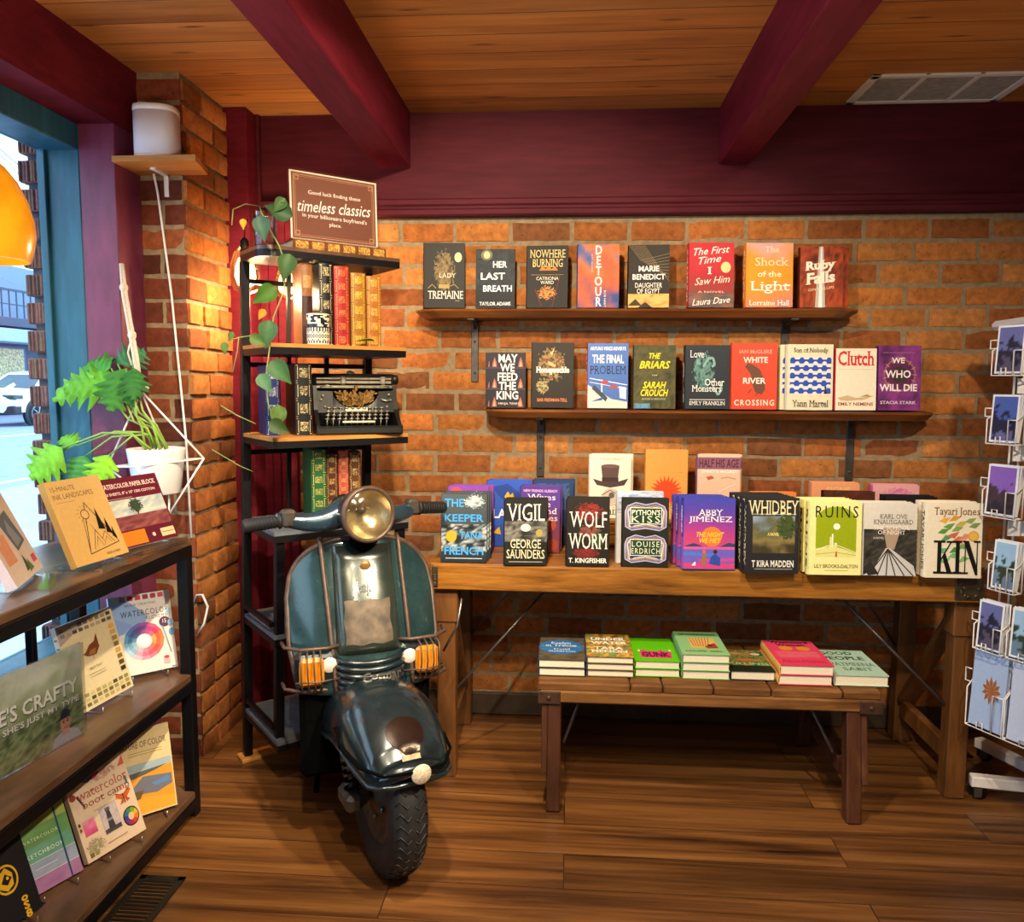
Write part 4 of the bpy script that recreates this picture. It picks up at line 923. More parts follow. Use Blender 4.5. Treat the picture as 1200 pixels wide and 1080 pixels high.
# ---------------------------------------------------------------- table
K['keeper'] = dict(w=.149, h=.224, t=.030, cover='1f2a33', ops=[('bg', '4c5357', '1c242c'), ('no', .46, .78, .96, 1.0, ['5a6266', '8a9498', 'c8d0d2', '7a8488'], 3, 4), ('n', .0, .16, 1, .56, ['12171b', '1c2226', '3a4448', 'c0c8c8', '161b1f', '14181c'], 4, 11, (16, 14)), ('e', .22, .38, .12, .085, 'c09a2c'), ('t', 'THE', .28, .87, .42, .12, '3f9ae0', 'b'), ('t', 'KEEPER', .5, .65, .86, .11, '3f9ae0', 'b'), ('t', 'TANA', .66, .40, .52, .11, '3f9ae0', 'b'), ('t', 'FRENCH', .5, .17, .86, .12, '3f9ae0', 'b'), ('l', [(.1, .06), (.9, .06)], .015, 'c0c8cc')], spine=('2c5f96', spn('TANA FRENCH', 'cfe2f0')))
K['ppink'] = dict(w=.140, h=.232, t=.030, cover='7a3c9c', ops=[('bg', '8a48a8', '5c3c8a'), ('e', .2, .86, .18, .12, 'e8504a'), ('t', 'QUEEN', .62, .78, .6, .08, 'f2c8dc', 'b'), ('r', .0, .0, 1, .4, '4a5aa8')], spine=('6a3490',))
K['blue'] = dict(w=.150, h=.236, t=.034, cover='2f55b8', ops=[('bg', '355cc0', '2c4ea8'), ('p', [(.1, .9), (.5, .96), (.95, .74), (.4, .7)], '2a4698'), ('p', [(.42, .76), (.5, .84), (.56, .78), (.62, .82), (.66, .74), (.5, .7)], 'e0b02a'), ('p', [(.15, .2), (.3, .3), (.35, .18)], 'd8b030'), ('t', 'LADY', .5, .5, .7, .14, 'e9eef6', 'b')], spine=('2a4ea8',))
K['vigil'] = dict(w=.136, h=.208, t=.030, cover='1c1b19', ops=[('bg', '23211e', '191816'), ('n', .0, .36, 1, .68, ['1c1b19', '34322e', '5c5a54', '8a8880', '262420'], 3, 12, (14, 10)), ('e', .5, .58, .12, .06, 'd8d6cc'), ('t', 'VIGIL', .5, .82, .9, .27, 'efe9d9', 's'), ('t', 'GEORGE', .5, .33, .72, .14, 'efe2b8', 's'), ('t', 'SAUNDERS', .5, .17, .9, .14, 'efe2b8', 's'), ('e', .82, .5, .08, .06, 'a89a4a'), ('l', [(.1, .05), (.9, .05)], .015, 'b0aa98')], spine=('1c1b19',))
K['wives'] = dict(w=.138, h=.230, t=.030, cover='5a3c94', ops=[('n', 0, 0, 1, 1, ['8a3a3c', '7a3c58', '5c3c94', '4a3688'], 2, 5, (10, 14), .7), ('e', .75, .42, .16, .1, 'b0503a'), ('e', .82, .12, .14, .09, 'a04838'), ('t', 'NEW FRIENDS ALREADY', .5, .93, .86, .04, 'e8b0d0', 'b'), ('t', 'Wives\nLike\nUs and\nWishes', .52, .68, .84, .40, 'f2e6f2', 's')], spine=('4a3688',))
K['dkblue'] = dict(w=.145, h=.238, t=.026, cover='22345c', ops=[('bg', '26406e', '1a2440'), ('n', .1, .55, .9, .95, ['1a2846', '2c4c88', '4a6488', '1c2c50'], 5, 5), ('r', .36, .62, .62, .86, '8a7c58'), ('t', 'A\nP\nL', .9, .4, .14, .5, 'd8d4c8', 'b')], spine=('1c2c50',))
K['wolf'] = dict(w=.136, h=.212, t=.034, cover='211e1b', ops=[('bg', '27231f', '1d1a17'), ('no', .16, .66, .9, .98, ['27231f', '7a2420', 'a03028', '27231f', '802c24'], 5, 3, (12, 8)), ('no', .26, .42, .82, .64, ['27231f', '7c5a4c', '8a2c24', '27231f'], 6, 7, (10, 6)), ('no', .12, .12, .8, .28, ['27231f', '8a2420', '27231f'], 5, 9, (12, 4)), ('no', .55, .28, .9, .54, ['27231f', '3c5a2c', '27231f'], 5, 1, (6, 6)), ('t', 'WOLF', .5, .71, .88, .24, 'efe8d8', 's'), ('t', 'WORM', .5, .38, .92, .24, 'efe8d8', 's'), ('t', 'T. KINGFISHER', .5, .085, .9, .075, 'efe8d8', 'b')], spine=('1d1a17',))
K['hat'] = dict(w=.150, h=.232, t=.03, cover='e9dac2', ops=[('bg', 'ecdec8'), ('t', 'A. RUE FORLEY', .5, .93, .5, .03, '6a5a50'), ('p', [(.28, .82), (.72, .82), (.68, .58), (.32, .58)], '5a4440'), ('e', .5, .82, .22, .03, '6c5650'), ('p', [(.08, .62), (.3, .58), (.7, .58), (.94, .63), (.84, .52), (.5, .48), (.18, .52)], '4a3834'), ('r', .3, .58, .7, .64, '3a2a28'), ('e', .52, .36, .2, .11, 'c8b4a0'), ('e', .54, .36, .07, .05, '5a5a54'), ('l', [(.3, .36), (.5, .44), (.74, .36)], .02, '5a4440'), ('no', .3, .18, .74, .32, ['ecdec8', 'b8a090', 'ecdec8'], 5, 3, (8, 4)), ('t', 'mind', .62, .12, .6, .13, '4a3c38', 's')], spine=('e9dac2',))
_py = [('bg', '23261f', '1c1f1a')]
for i, c in enumerate(['c8b8d8', '6c82b8', 'c89a5c', 'dcd8d4', '5c6ca8']):
    for y0 in (.80, .33):
        _py.append(('l', [(.06+.03*i, y0-.22), (.05+.02*i, y0), (.1+.02*i, y0+.08-.012*i), (.28, y0+.13-.022*i), (.5, y0+.10-.02*i), (.72, y0+.13-.022*i), (.9-.02*i, y0+.08-.012*i), (.95-.02*i, y0), (.94-.03*i, y0-.22), (.8-.02*i, y0-.27+.02*i), (.5, y0-.24+.02*i), (.2+.02*i, y0-.27+.02*i), (.06+.03*i, y0-.22)], .02, c))
_py += [('r', .16, .62, .85, .86, 'e6e6dc'), ('r', .175, .63, .835, .85, '1d3a24'), ('r', .16, .16, .85, .40, 'e6e6dc'), ('r', .175, .17, .835, .39, '1d3a24'), ('t', "PYTHON'S", .505, .79, .62, .08, 'dfe6c8', 'b'), ('t', 'KISS', .505, .69, .62, .10, 'dfe6c8', 'w'), ('t', 'LOUISE', .505, .33, .6, .08, 'dfe6c8', 'w'), ('t', 'ERDRICH', .505, .23, .62, .08, 'dfe6c8', 'w')]
K['python'] = dict(w=.146, h=.222, t=.030, cover='20231d', ops=_py, spine=('20231d',))
K['sun'] = dict(w=.150, h=.250, t=.03, cover='d89a4a', ops=[('bg', 'd99c4c'), ('star', .5, .40, .40, .25, 22, 'e0481e', 0, 2*PI), ('l', [(.2, .68), (.9, .68)], .004, 'b87a30'), ('t', 'A NOVEL', .5, .2, .5, .04, 'c05020')], spine=('d08c3c',))
K['half'] = dict(w=.152, h=.236, t=.03, cover='e8c4a8', ops=[('bg', 'e9c6ac', 'e2b498'), ('r', 0, .78, 1, .96, '8e5c74'), ('t', 'HALF HIS AGE', .5, .87, .92, .13, '5a2838', 'b'), ('t', 'JENNETTE McCURDY', .52, .74, .86, .06, 'f4ece6', 'b'), ('p', [(.2, .66), (.34, .68), (.4, .64), (.26, .61)], 'c05c4c'), ('l', [(.55, .64), (.7, .66), (.9, .63)], .03, 'c49a78'), ('l', [(.5, .44), (.9, .56)], .012, 'f6e6d8')], spine=('8e5c74',))
K['abby'] = dict(w=.162, h=.226, t=.034, cover='3a3f9c', ops=[('n', 0, .32, 1, 1, ['d0486c', 'a83c90', '5c40a8', '3c48b0'], 1.2, 4, (10, 12), .85), ('r', 0, 0, 1, .32, '6c5cc0'), ('l', [(0, .30), (1, .30)], .05, 'd25a9c'), ('l', [(0, .22), (.6, .2)], .06, '4a78d0'), ('l', [(.3, .12), (1, .14)], .07, 'c04a94'), ('l', [(0, .05), (1, .05)], .1, 'd0407c'), ('p', [(0, .32), (.2, .37), (.4, .32)], '34406c'), ('p', [(.7, .32), (.88, .38), (1, .36), (1, .32)], '34406c'), ('e', .55, .46, .2, .14, 'e87a3c'), ('t', 'ABBY', .52, .80, .48, .09, 'f6f4f4', 's'), ('t', 'JIMENEZ', .52, .695, .84, .10, 'f6f4f4', 's'), ('t', 'THE NIGHT', .52, .49, .54, .07, 'f0c440', 'bi'), ('t', 'WE MET', .52, .405, .42, .07, 'f0c440', 'bi'), ('p', [(.36, .06), (.44, .06), (.44, .2), (.41, .24), (.37, .2)], '9a6a48'), ('e', .405, .25, .035, .03, 'c86a4c'), ('p', [(.5, .08), (.72, .05), (.72, .16), (.62, .22), (.54, .18)], '2c4aa8'), ('e', .62, .25, .04, .03, '3a2824'), ('p', [(.16, .05), (.24, .05), (.24, .11), (.2, .09)], 'e8e6f0')], spine=('3a3fa0', [('n', 0, .0, 1, .45, ['d0487c', '6c5cc0', 'c04a94'], 3, 2, (3, 10)), ('t', 'JIMENEZ', .5, .7, .5, .4, 'f4f4f4', 'vb')]))
K['whid'] = dict(w=.160, h=.236, t=.034, cover='26262a', ops=[('bg', '2a2a2e', '232327'), ('n', .10, .27, .92, .76, ['2a2218', '46402a', '8a7a48', '5c6040', '7c8ca0', '98a6b0'], 2.2, 6, (16, 18), .6), ('no', .55, .44, .96, .80, ['2c3a20', '46562c', '2a3a20'], 5, 3, (8, 8)), ('t', 'WHIDBEY', .5, .87, .98, .19, 'ece2b0', 's'), ('l', [(.1, .785), (.92, .785)], .01, 'c8c2a0'), ('t', 'A NOVEL', .5, .52, .22, .04, 'e8dc8a', 'b'), ('t', 'T KIRA MADDEN', .5, .13, .82, .09, 'e8e4d8', 'sb'), ('l', [(.14, .06), (.88, .06)], .012, 'a8a498')], spine=('26262a', spn('WHIDBEY', 'ece2b0', 's')))
K['ruins'] = dict(w=.158, h=.228, t=.034, cover='e9e29a', ops=[('bg', 'ebe49c'), ('r', .12, .24, .90, .76, '93a410'), ('e', .51, .74, .39, .19, '93a410'), ('p', [(.12, .24), (.12, .36), (.4, .39), (.6, .37), (.9, .30), (.9, .24)], 'dcd98a'), ('l', [(.14, .34), (.35, .40), (.56, .40), (.9, .31)], .014, 'f0ecc0'), ('l', [(.12, .28), (.5, .31), (.9, .27)], .014, 'aab43c'), ('r', .39, .38, .425, .52, 'e2dea0'), ('r', .43, .38, .46, .56, 'efebc0'), ('r', .48, .38, .53, .44, 'e2dea0'), ('p', [(.50, .25), (.54, .25), (.53, .32), (.51, .32)], 'c03c28'), ('e', .52, .66, .065, .045, 'f4f2dc'), ('t', 'RUINS', .52, .86, .82, .16, '1e2014', 'w'), ('t', 'LILY BROOKS-DALTON', .52, .12, .84, .05, '6a6c34', 'b'), ('l', [(.3, .06), (.76, .06)], .01, '9a9a58')], spine=('e4dc90', spn('RUINS', '3a3c20')))
K['salmon'] = dict(w=.166, h=.236, t=.034, cover='e09468', ops=[('bg', 'e29a70', 'd88a5c'), ('t', 'SIGNS', .55, .9, .5, .08, 'e8c070', 'b')], spine=('dc9070',))
K['maroon'] = dict(w=.170, h=.222, t=.034, cover='3a1a16', ops=[('n', 0, 0, 1, 1, ['2a1412', '5a241a', '3c2014', '6a3020'], 6, 3)], spine=('2c1412',))
K['pink'] = dict(w=.160, h=.232, t=.03, cover='dc8ca8', ops=[('bg', 'e0a4a8', 'd070a0'), ('no', .2, .72, .9, .97, ['e0a4a8', 'c850a0', 'e0a4a8', 'b8489c'], 5, 3, (10, 6)), ('r', 0, 0, .2, .75, 'c04c98')], spine=('c8609c',))
K['blackbk'] = dict(w=.168, h=.212, t=.034, cover='16141a', ops=[('bg', '18161c'), ('t', "KING'S SIN", .93, .45, .08, .7, 'b8b4c0', 'v')], spine=('16141a',))
K['knaus'] = dict(w=.160, h=.224, t=.034, cover='cfcac2', ops=[('bg', 'd6d2ca', 'c8c2ba'), ('n', 0, .0, 1, .64, ['1c1a18', '2c2a26', '4a4640', '2a2824', '1c1a18'], 6, 4, (16, 18)), ('p', [(.36, .66), (.7, .66), (.58, .36), (.44, .38)], 'a8927c'), ('p', [(.0, .0), (.18, .08), (.42, .38), (.5, .38), (.95, .14), (1, .0)], 'c6c6c6')]+[('l', [(.46, .37), (.1+.17*i, .0)], .022, '34322f') for i in range(6)]+[('p', [(.0, .1), (.14, .2), (.3, .02), (.1, .0)], '2c2a26'), ('t', 'KARL OVE\nKNAUSGAARD', .55, .78, .74, .14, '55504a', 's'), ('t', 'THE SCHOOL\nOF NIGHT', .52, .63, .68, .12, 'eeeae4', 's'), ('t', 'A NOVEL', .28, .52, .2, .03, 'e0dcd4')], spine=('e0dcd6',))
_kin = [('bg', 'efe6cf', 'ece2ca')]
for x, y, c, a in ((.32, .76, 'e8b04a', .4), (.5, .80, 'd8a03c', -.3), (.62, .72, 'c8b050', .2), (.4, .68, '6c9c4a', .5), (.55, .66, '84a854', -.2), (.3, .62, '5c9440', .1), (.78, .76, '90a860', .3), (.36, .54, '5c9a54', -.4), (.66, .42, '7aa860', .3), (.3, .36, '6cae7c', .2), (.52, .38, '4c9448', -.3), (.5, .3, '7ab880', .1), (.34, .22, '8cc090', .4), (.68, .26, '84b46c', -.5), (.86, .7, '7c9a5c', .2), (.58, .52, 'd87858', .1), (.7, .56, 'e0907a', -.3), (.48, .56, 'd06a50', .6), (.62, .48, 'e8a088', .2)):
    _kin.append(('p', [(x-.11, y-.03+a*.06), (x-.02, y+.035), (x+.11, y+.03+a*.05), (x+.02, y-.035)], c))
_kin += [('e', .84, .56, .10, .07, 'e0a83a'), ('e', .84, .56, .07, .05, 'e8bc58'), ('t', 'Tayari Jones', .53, .875, .82, .13, '7a4a2c', 's'),
         ('r', .20, .065, .27, .49, '14120f'), ('r', .13, .47, .34, .50, '14120f'), ('r', .13, .055, .34, .085, '14120f'), ('l', [(.25, .22), (.45, .49)], .025, '14120f'), ('p', [(.29, .28), (.34, .34), (.47, .06), (.38, .06)], '14120f'), ('r', .36, .47, .50, .495, '14120f'), ('r', .34, .055, .49, .08, '14120f'),
         ('r', .53, .06, .60, .49, '14120f'), ('r', .49, .47, .64, .50, '14120f'), ('r', .49, .055, .64, .085, '14120f'),
         ('r', .69, .06, .71, .49, '14120f'), ('r', .64, .055, .76, .08, '14120f'), ('p', [(.64, .50), (.76, .50), (.93, .12), (.93, .04), (.89, .04), (.68, .47)], '14120f'), ('r', .905, .06, .925, .49, '14120f'), ('r', .85, .475, .97, .50, '14120f')]
K['kin'] = dict(w=.166, h=.230, t=.036, cover='ece2ca', ops=_kin, spine=('ece2ca', spn('TAYARI JONES', '6a4a34')))
G3 = 'hardcovers standing on the long table'
def behind(k, x, y, yaw, lean, n, extra=0.003):
    s_ = n*(K[k]['t']/math.cos(lean)+extra); return x-math.sin(R(yaw))*s_, y+math.cos(R(yaw))*s_
def tbs(k, x, y, yaw, lean, labs, dx=0.0, z=.7455, extra=0.003):
    for i, lab in enumerate(labs):
        q = behind(k, x, y, yaw, lean, i, extra); tb(k, q[0]+dx*i, q[1], yaw, lean, lab, z)
def tb(k, x, y, yaw, lean, lab, z=.7455): return shelf_book(k, x, y, z, R(yaw), lean, lab, G3)
tbs('keeper', -.339, -.545, 1, .08, ['front copy of dark stormy book with tall blue letters at left table end', 'second copy of blue lettered stormy book, behind the front copy at left table end', 'third copy of blue lettered stormy book, behind the second at left table end'], .004)
tbs('ppink', -.345, -.395, -1, .05, ['purple book with coral circle behind the blue lettered stormy stack', 'rear purple book with coral circle, hindmost at the left table end'], .012)
tbs('vigil', -.136, -.562, 3, .08, ['front copy of black book with tall cream title over pale cloud', 'second black cloud book directly behind the front copy', 'third black cloud book, hindmost of its stack'], .003)
tbs('blue', -.218, -.27, 0, .05, ['front royal blue and yellow book behind the black cloud books', 'rear royal blue and yellow book standing against the wall side'], .008)
tbs('wives', -.098, -.36, -4, .06, ['violet to rust book with white serif words behind the black cloud books', 'second violet to rust book just behind the first one'], .004)
tbs('dkblue', -.055, -.235, 0, .05, ['front navy blue book with gold panel near the wall', 'rear navy blue book with gold panel, nearest the wall'], .006)
tbs('wolf', .064, -.556, 1, .06, ['front copy of black book with red flowers and big cream title', 'second black red flower book directly behind the front copy', 'third black red flower book, hindmost of its stack'], .003)
tbs('hat', .150, -.205, 0, .05, ['front cream book with etched top hat and eye on the riser', 'rear cream top hat book on the riser behind the first'], .010, .8435)
tb('python', .248, -.549, 0, .07, 'black book with swirling ribbons and two green title panels')
K['swirl'] = dict(w=.150, h=.236, t=.03, cover='d6d8dc', ops=[('bg', 'd8dade'), ('n', 0, .7, 1, 1, ['d8dade', '6c86c8', 'e0e0e2', '9aa6c0'], 4, 2)], spine=('c8ccd4',))
tb('swirl', .234, -.50, 0, .06, 'white and blue book peeking over the swirling ribbon book')
tbs('sun', .352, -.205, 0, .04, ['front ochre book with red half sunburst on the riser', 'rear ochre sunburst book on the riser behind the first'], .006, .8435)
tbs('half', .538, -.205, 0, .05, ['front cream and mauve book with close up face on the riser', 'rear cream and mauve face book on the riser behind the first'], .012, .8435)
tbs('abby', .447, -.562, 2, .06, ['front copy of blue to pink sunset book with two seated figures', 'second sunset book with two seated figures, shifted left behind the front copy', 'third sunset book with two seated figures, hindmost of its stack'], -.010)
tbs('whid', .636, -.60, 4, .06, ['front copy of charcoal book with painted pond and cream slab title', 'second charcoal painted pond book counting back from the front copy', 'third charcoal painted pond book counting back from the front copy', 'fourth charcoal painted pond book counting back from the front copy'], -.006)
K['orange'] = dict(w=.15, h=.226, t=.03, cover='d87a3a', ops=[('bg', 'dc8040', 'd06a2c')], spine=('d07030',))
tb('orange', .690, -.38, 2, .05, 'plain orange book behind the painted pond stack')
tbs('ruins', .824, -.60, 2, .06, ['front copy of pale yellow and green book with white moon', 'second pale yellow and green moon book counting back from the front copy', 'third pale yellow and green moon book counting back from the front copy'], -.006)
tbs('salmon', .955, -.19, 0, .04, ['front salmon orange book near the wall behind the green moon books', 'rear salmon orange book nearest the wall behind the green moon books'], .008)
tb('maroon', .965, -.30, -2, .05, 'dark maroon mottled book between green moon stack and winter road book')
tbs('knaus', .991, -.592, 1, .06, ['grey and black book with snowy winter road photo, the nearest copy', 'second grey winter road book behind the nearest copy'], -.004)
tbs('pink', 1.165, -.19, 0, .05, ['front pink and magenta book near the wall at the right', 'rear pink and magenta book nearest the wall at the right'], .008)
tbs('blackbk', 1.155, -.34, 0, .04, ['front black purple book behind winter road and flower books', 'rear black purple book behind winter road and flower books'], .006)
tb('blackbk', 1.000, -.475, 0, .05, 'black purple book with lettering visible beside the winter road book')
tbs('kin', 1.176, -.602, 2, .05, ['front cream book with painted foliage and huge black title at right table end', 'second cream foliage book behind the front copy at right table end'], -.002)
# ---------------------------------------------------------------- bench: low stacks of books lying flat
K['evelyn'] = dict(w=.148, h=.222, t=.027, cover='3a3832', ops=[('n', 0, 0, 1, 1, ['4a4030', '6c5c40', '3a3a38', 'a08c64'], 3, 3), ('e', .48, .56, .5, .32, '2c6aa8'), ('n', .03, .42, .93, .66, ['2c6aa8', '3c7ab4', '24548c', '6a9cc8'], 3, 6, (12, 6)), ('t', 'Evelyn\nin Transit', .48, .68, .7, .20, 'e9eef2', 's'), ('t', 'David\nGuterson', .5, .42, .6, .16, 'dfe6ea', 's')], spine=('2a4a70',))
K['under'] = dict(w=.148, h=.226, t=.022, cover='6a5a34', ops=[('n', 0, 0, 1, 1, ['5c8a4a', 'b06a2c', 'e0b850', '7a3c20', '6c9c4c', 'c89a3c', '3c4a24'], 4.5, 8, (18, 20)), ('t', 'UNDER', .5, .78, .8, .12, 'f4efe4', 'bs'), ('t', 'WATER', .52, .61, .84, .12, 'f4efe4', 'bs'), ('t', 'TARA', .5, .38, .66, .11, 'f4efe4', 'bs'), ('t', 'MENON', .5, .24, .8, .11, 'f4efe4', 'bs')], spine=('3c4a6a',))
K['gunk'] = dict(w=.142, h=.224, t=.026, cover='5cb80c', ops=[('bg', '60c00c'), ('r', .16, .14, .86, .42, 'd83a78'), ('t', 'GUNK', .51, .28, .64, .2, '5a1430', 'B'), ('e', .14, .44, .03, .04, 'f2e9a0'), ('e', .86, .46, .03, .04, 'f2e9a0'), ('p', [(.2, .42), (.26, .5), (.3, .42)], 'd83a78'), ('p', [(.6, .42), (.66, .5), (.7, .42)], 'd83a78')], spine=('58b00c',))
K['girl'] = dict(w=.148, h=.228, t=.027, cover='86b878', ops=[('bg', '8cbf80'), ('r', .26, .28, .84, .72, 'd8b468')]+[('l', [(.3+.07*i, .72), (.33+.05*i, .34)], .02, 'c0603c') for i in range(7)]+[('p', [(.55, .34), (.8, .5), (.84, .28), (.6, .26)], 'a03c28'), ('e', .68, .40, .05, .04, '3a2a20'), ('t', 'LEE YOUNG-HYANG', .5, .87, .84, .07, '2a3c24', 'b'), ('t', 'LOUISE  GIRL', .5, .14, .8, .06, '6a4a24', 'b')], spine=('7cb070',))
K['floral'] = dict(w=.138, h=.200, t=.030, cover='1f2a1c', ops=[('n', 0, .25, 1, 1, ['1c2418', '3c5a2c', '5c7a3c', 'a87848', '243020', '6a8a48'], 5, 8, (18, 18)), ('r', 0, 0, 1, .26, '1c221a'), ('e', .35, .82, .16, .05, 'b87c48'), ('e', .5, .52, .2, .06, 'b06a38'), ('e', .8, .8, .12, .05, 'd0c8b4'), ('t', 'KILLING', .5, .34, .9, .1, '9ac080', 'b')], spine=('1c221a',))
K['west'] = dict(w=.164, h=.236, t=.032, cover='d83c60', ops=[('bg', 'de4468', 'd63a5c'), ('t', 'Westward', .5, .93, .8, .10, '4a1420', 'Bs'), ('t', 'Women', .5, .82, .6, .10, '4a1420', 'Bs'), ('e', .36, .67, .14, .085, 'e08a2c'), ('e', .70, .67, .14, .085, 'e08a2c'), ('n', .1, .3, .9, .55, ['de4468', 'd86a74', 'de4468'], 3, 3, (10, 8)), ('t', 'Alice Martin', .5, .16, .84, .1, 'a82444', 's')], spine=('e8b050',))
K['good'] = dict(w=.164, h=.236, t=.034, cover='a9cab8', ops=[('bg', 'aed0be', 'a8c8b6'), ('t', 'GOOD', .40, .86, .66, .13, '20302a', 'sb'), ('t', 'PEOPLE', .46, .66, .82, .14, '20302a', 'sb'), ('t', 'PATMEENA', .53, .42, .86, .12, '2c3c34', 's'), ('t', 'SABIT', .55, .24, .56, .11, '2c3c34', 's')], spine=('a0c0b0',))
G4 = 'books lying flat in stacks on the bench'
BZ = .4050
for k, x, y, n, yaw, desc_ in (('evelyn', -.014, -.627, 2, .4, 'blue oval landscape book'), ('under', .139, -.622, 3, .4, 'leafy mosaic cover book'), ('gunk', .289, -.606, 2, .4, 'lime green book with pink panel'),
                       ('girl', .439, -.615, 3, .4, 'soft green book with framed picture'), ('floral', .587, -.608, 1, .4, 'dark floral cover book'), ('west', .743, -.637, 2, .4, 'hot pink book with two orange suns'), ('good', .913, -.626, 1, .4, 'mint green book with bold dark lettering')):
    m = book_mesh(k, **K[k]); t_ = K[k]['t']
    for i in range(n):
        j = n-1-i
        lab = f'{desc_} lying flat, alone on the bench' if n == 1 else f"{desc_} lying flat, {'topmost' if j == 0 else 'lowest' if i == 0 else 'middle one'} of its bench stack"
        put_book(m, (x+(0.001*j if k != 'west' else -.002*j), y+.002*j, BZ+t_*(i+1)+0.0004*i), (-PI/2, 0, R(yaw)), lab, G4)
# ================================================================== BOOKCASE CONTENTS
def bkr(u, v, z):
    c, s = math.cos(BKA), math.sin(BKA); return Vector((BKO.x+c*u-s*v, BKO.y+s*u+c*v, z))
gold = 'd8b25a'
def leather_spine(c, gilt=gold, bands=5, orn=True, dark=None, seed=1, title=None):
    o = []
    if orn:
        for i in range(bands+1):
            y0, y1 = (i+.24)/(bands+1), (i+.76)/(bands+1)
            if i == bands-1 and title: o.append(('t', title, .5, (y0+y1)/2, .7, (y1-y0)*.6, gilt, 'b'))
            else: o += [('n', .26, y0, .74, y1, [c, c, gilt, c, c], 6, seed+i*3.3, (9, 10)), ('r', .14, y0-.02, .17, y1+.02, gilt), ('r', .83, y0-.02, .86, y1+.02, gilt)]
    for i in range(1, bands+1):
        y = i/(bands+1); o += [('r', 0, y-.010, 1, y+.010, dark or c), ('r', .05, y+.012, .95, y+.017, gilt), ('r', .05, y-.017, .95, y-.012, gilt)]
    o += [('r', .05, .018, .95, .026, gilt), ('r', .05, .974, .95, .982, gilt)]
    return o
def cover_frame(gilt=gold): return [('r', .06, .04, .94, .048, gilt), ('r', .06, .952, .94, .96, gilt), ('r', .06, .04, .07, .96, gilt), ('r', .93, .04, .94, .96, gilt)]
G5 = 'leather bound classics in the corner bookcase'
def spine_book(key, u0, u1, v, z, h, w, c, sp, phi, label, loc=None):
    a, b_ = bkr(u0, v, z), bkr(u1, v, z); t = (b_-a).length*0.94; Sx = (a+b_)/2
    m = book_mesh(key, w, h, t, c, cover_frame(), (c, sp), True, m_leather)
    yaw = R(phi+90); off = Matrix.Rotation(yaw, 3, 'Z') @ Vector((-w/2, t/2, 0))
    return put_book(m, tuple(Sx-off), (0, 0, yaw), label, G5, 'leather_book')
z2, z3, z4 = 1.4525, 1.1585, 0.8625
spine_book('lb_tan', .168, .206, -.165, z2, .272, .12, '8a5a34', [('n', 0, 0, 1, .6, ['2c1a1c', '3a2224', '4a2c24'], 4, 2), ('n', .15, .7, .85, .85, ['8a5a34', 'c08a50', '8a5a34'], 6, 4, (8, 8))], 33, 'tan and dark brown leather book behind the patterned bowl')
spine_book('lb_black', .217, .264, -.195, z2, .272, .175, '17191f', leather_spine('17191f', 'd9c48a', 4, True, None, 3), 33, 'black leather book with pale gilt vertical pattern beside red leather book')
spine_book('lb_red', .268, .321, -.200, z2, .266, .175, 'a02c28', leather_spine('a02c28', 'd88a50', 5, True, '8a2420', 5), 33, 'bright red leather book with ribbed spine on second shelf')
spine_book('lb_gold', .330, .384, -.195, z2, .250, .165, '9c6a26', leather_spine('9c6a26', 'f0c850', 4, True, '7c4c18', 7), 33, 'golden tan leather book to the right of the red one')
spine_book('lb_amber', .388, .442, -.195, z2, .244, .165, 'a5682a', leather_spine('a5682a', 'f0c060', 4, True, '7c4a1c', 9), 33, 'amber brown gilded leather book, rightmost on second shelf')
spine_book('lb_blue', .026, .072, -.205, z3, .226, .165, '1c2a5a', leather_spine('1c2a5a', 'b9bcc8', 3, True, None, 2), 30, 'navy blue leather book with silver panels left of the typewriter')
spine_book('lb_night', .113, .170, -.235, z3, .232, .175, '15181c', leather_spine('15181c', 'cdb880', 3, True, None, 6), 30, 'black leather book with pale gilt lattice next to the typewriter')
spine_book('lb_green', .173, .227, -.205, z4, .244, .17, '1f5a34', leather_spine('1f5a34', 'd0b858', 5, True, '184828', 4), 28, 'green leather book with gilt ornaments above the scooter handlebar')
spine_book('lb_umber', .230, .272, -.195, z4, .226, .165, '4a281c', leather_spine('4a281c', 'd0a868', 5, True, None, 8), 28, 'dark brown gilt leather book right of the green one')
spine_book('lb_coral', .277, .314, -.190, z4, .236, .165, 'a8483a', leather_spine('a8483a', 'd8a070', 7, True, None, 11), 28, 'coral red leather book between two dark brown ones')
spine_book('lb_brown', .319, .362, -.185, z4, .228, .165, '58341f', leather_spine('58341f', 'd8b878', 4, True, None, 13), 28, 'brown gilt leather book, rightmost above the headlight')
# large gilded volume lying under the sign
m = book_mesh('lb_big', .20, .335, .036, '6e3a1c', cover_frame(), ('6e3a1c', [q for i in range(6) for q in (('n', .12, (i+.12)/6, .88, (i+.88)/6, ['6e3a1c', 'd8a850', '7c4420', 'e0b860', '6e3a1c'], 7, i*2.1, (6, 10)), ('r', 0, i/6-.006, 1, i/6+.006, '4c2410'))]), True, m_leather)
t = put_book(m, (0, 0, 0), (0, 0, 0), 'large brown gilded leather book lying flat under the brown sign', G5, 'leather_book')
c_, s_ = math.cos(BKA), math.sin(BKA); o = bkr(.150, -.150+.10, 1.7655)
t.matrix_world = Matrix(((-s_, 0, c_, o.x), (c_, 0, s_, o.y), (0, 1, 0, o.z), (0, 0, 0, 1)))
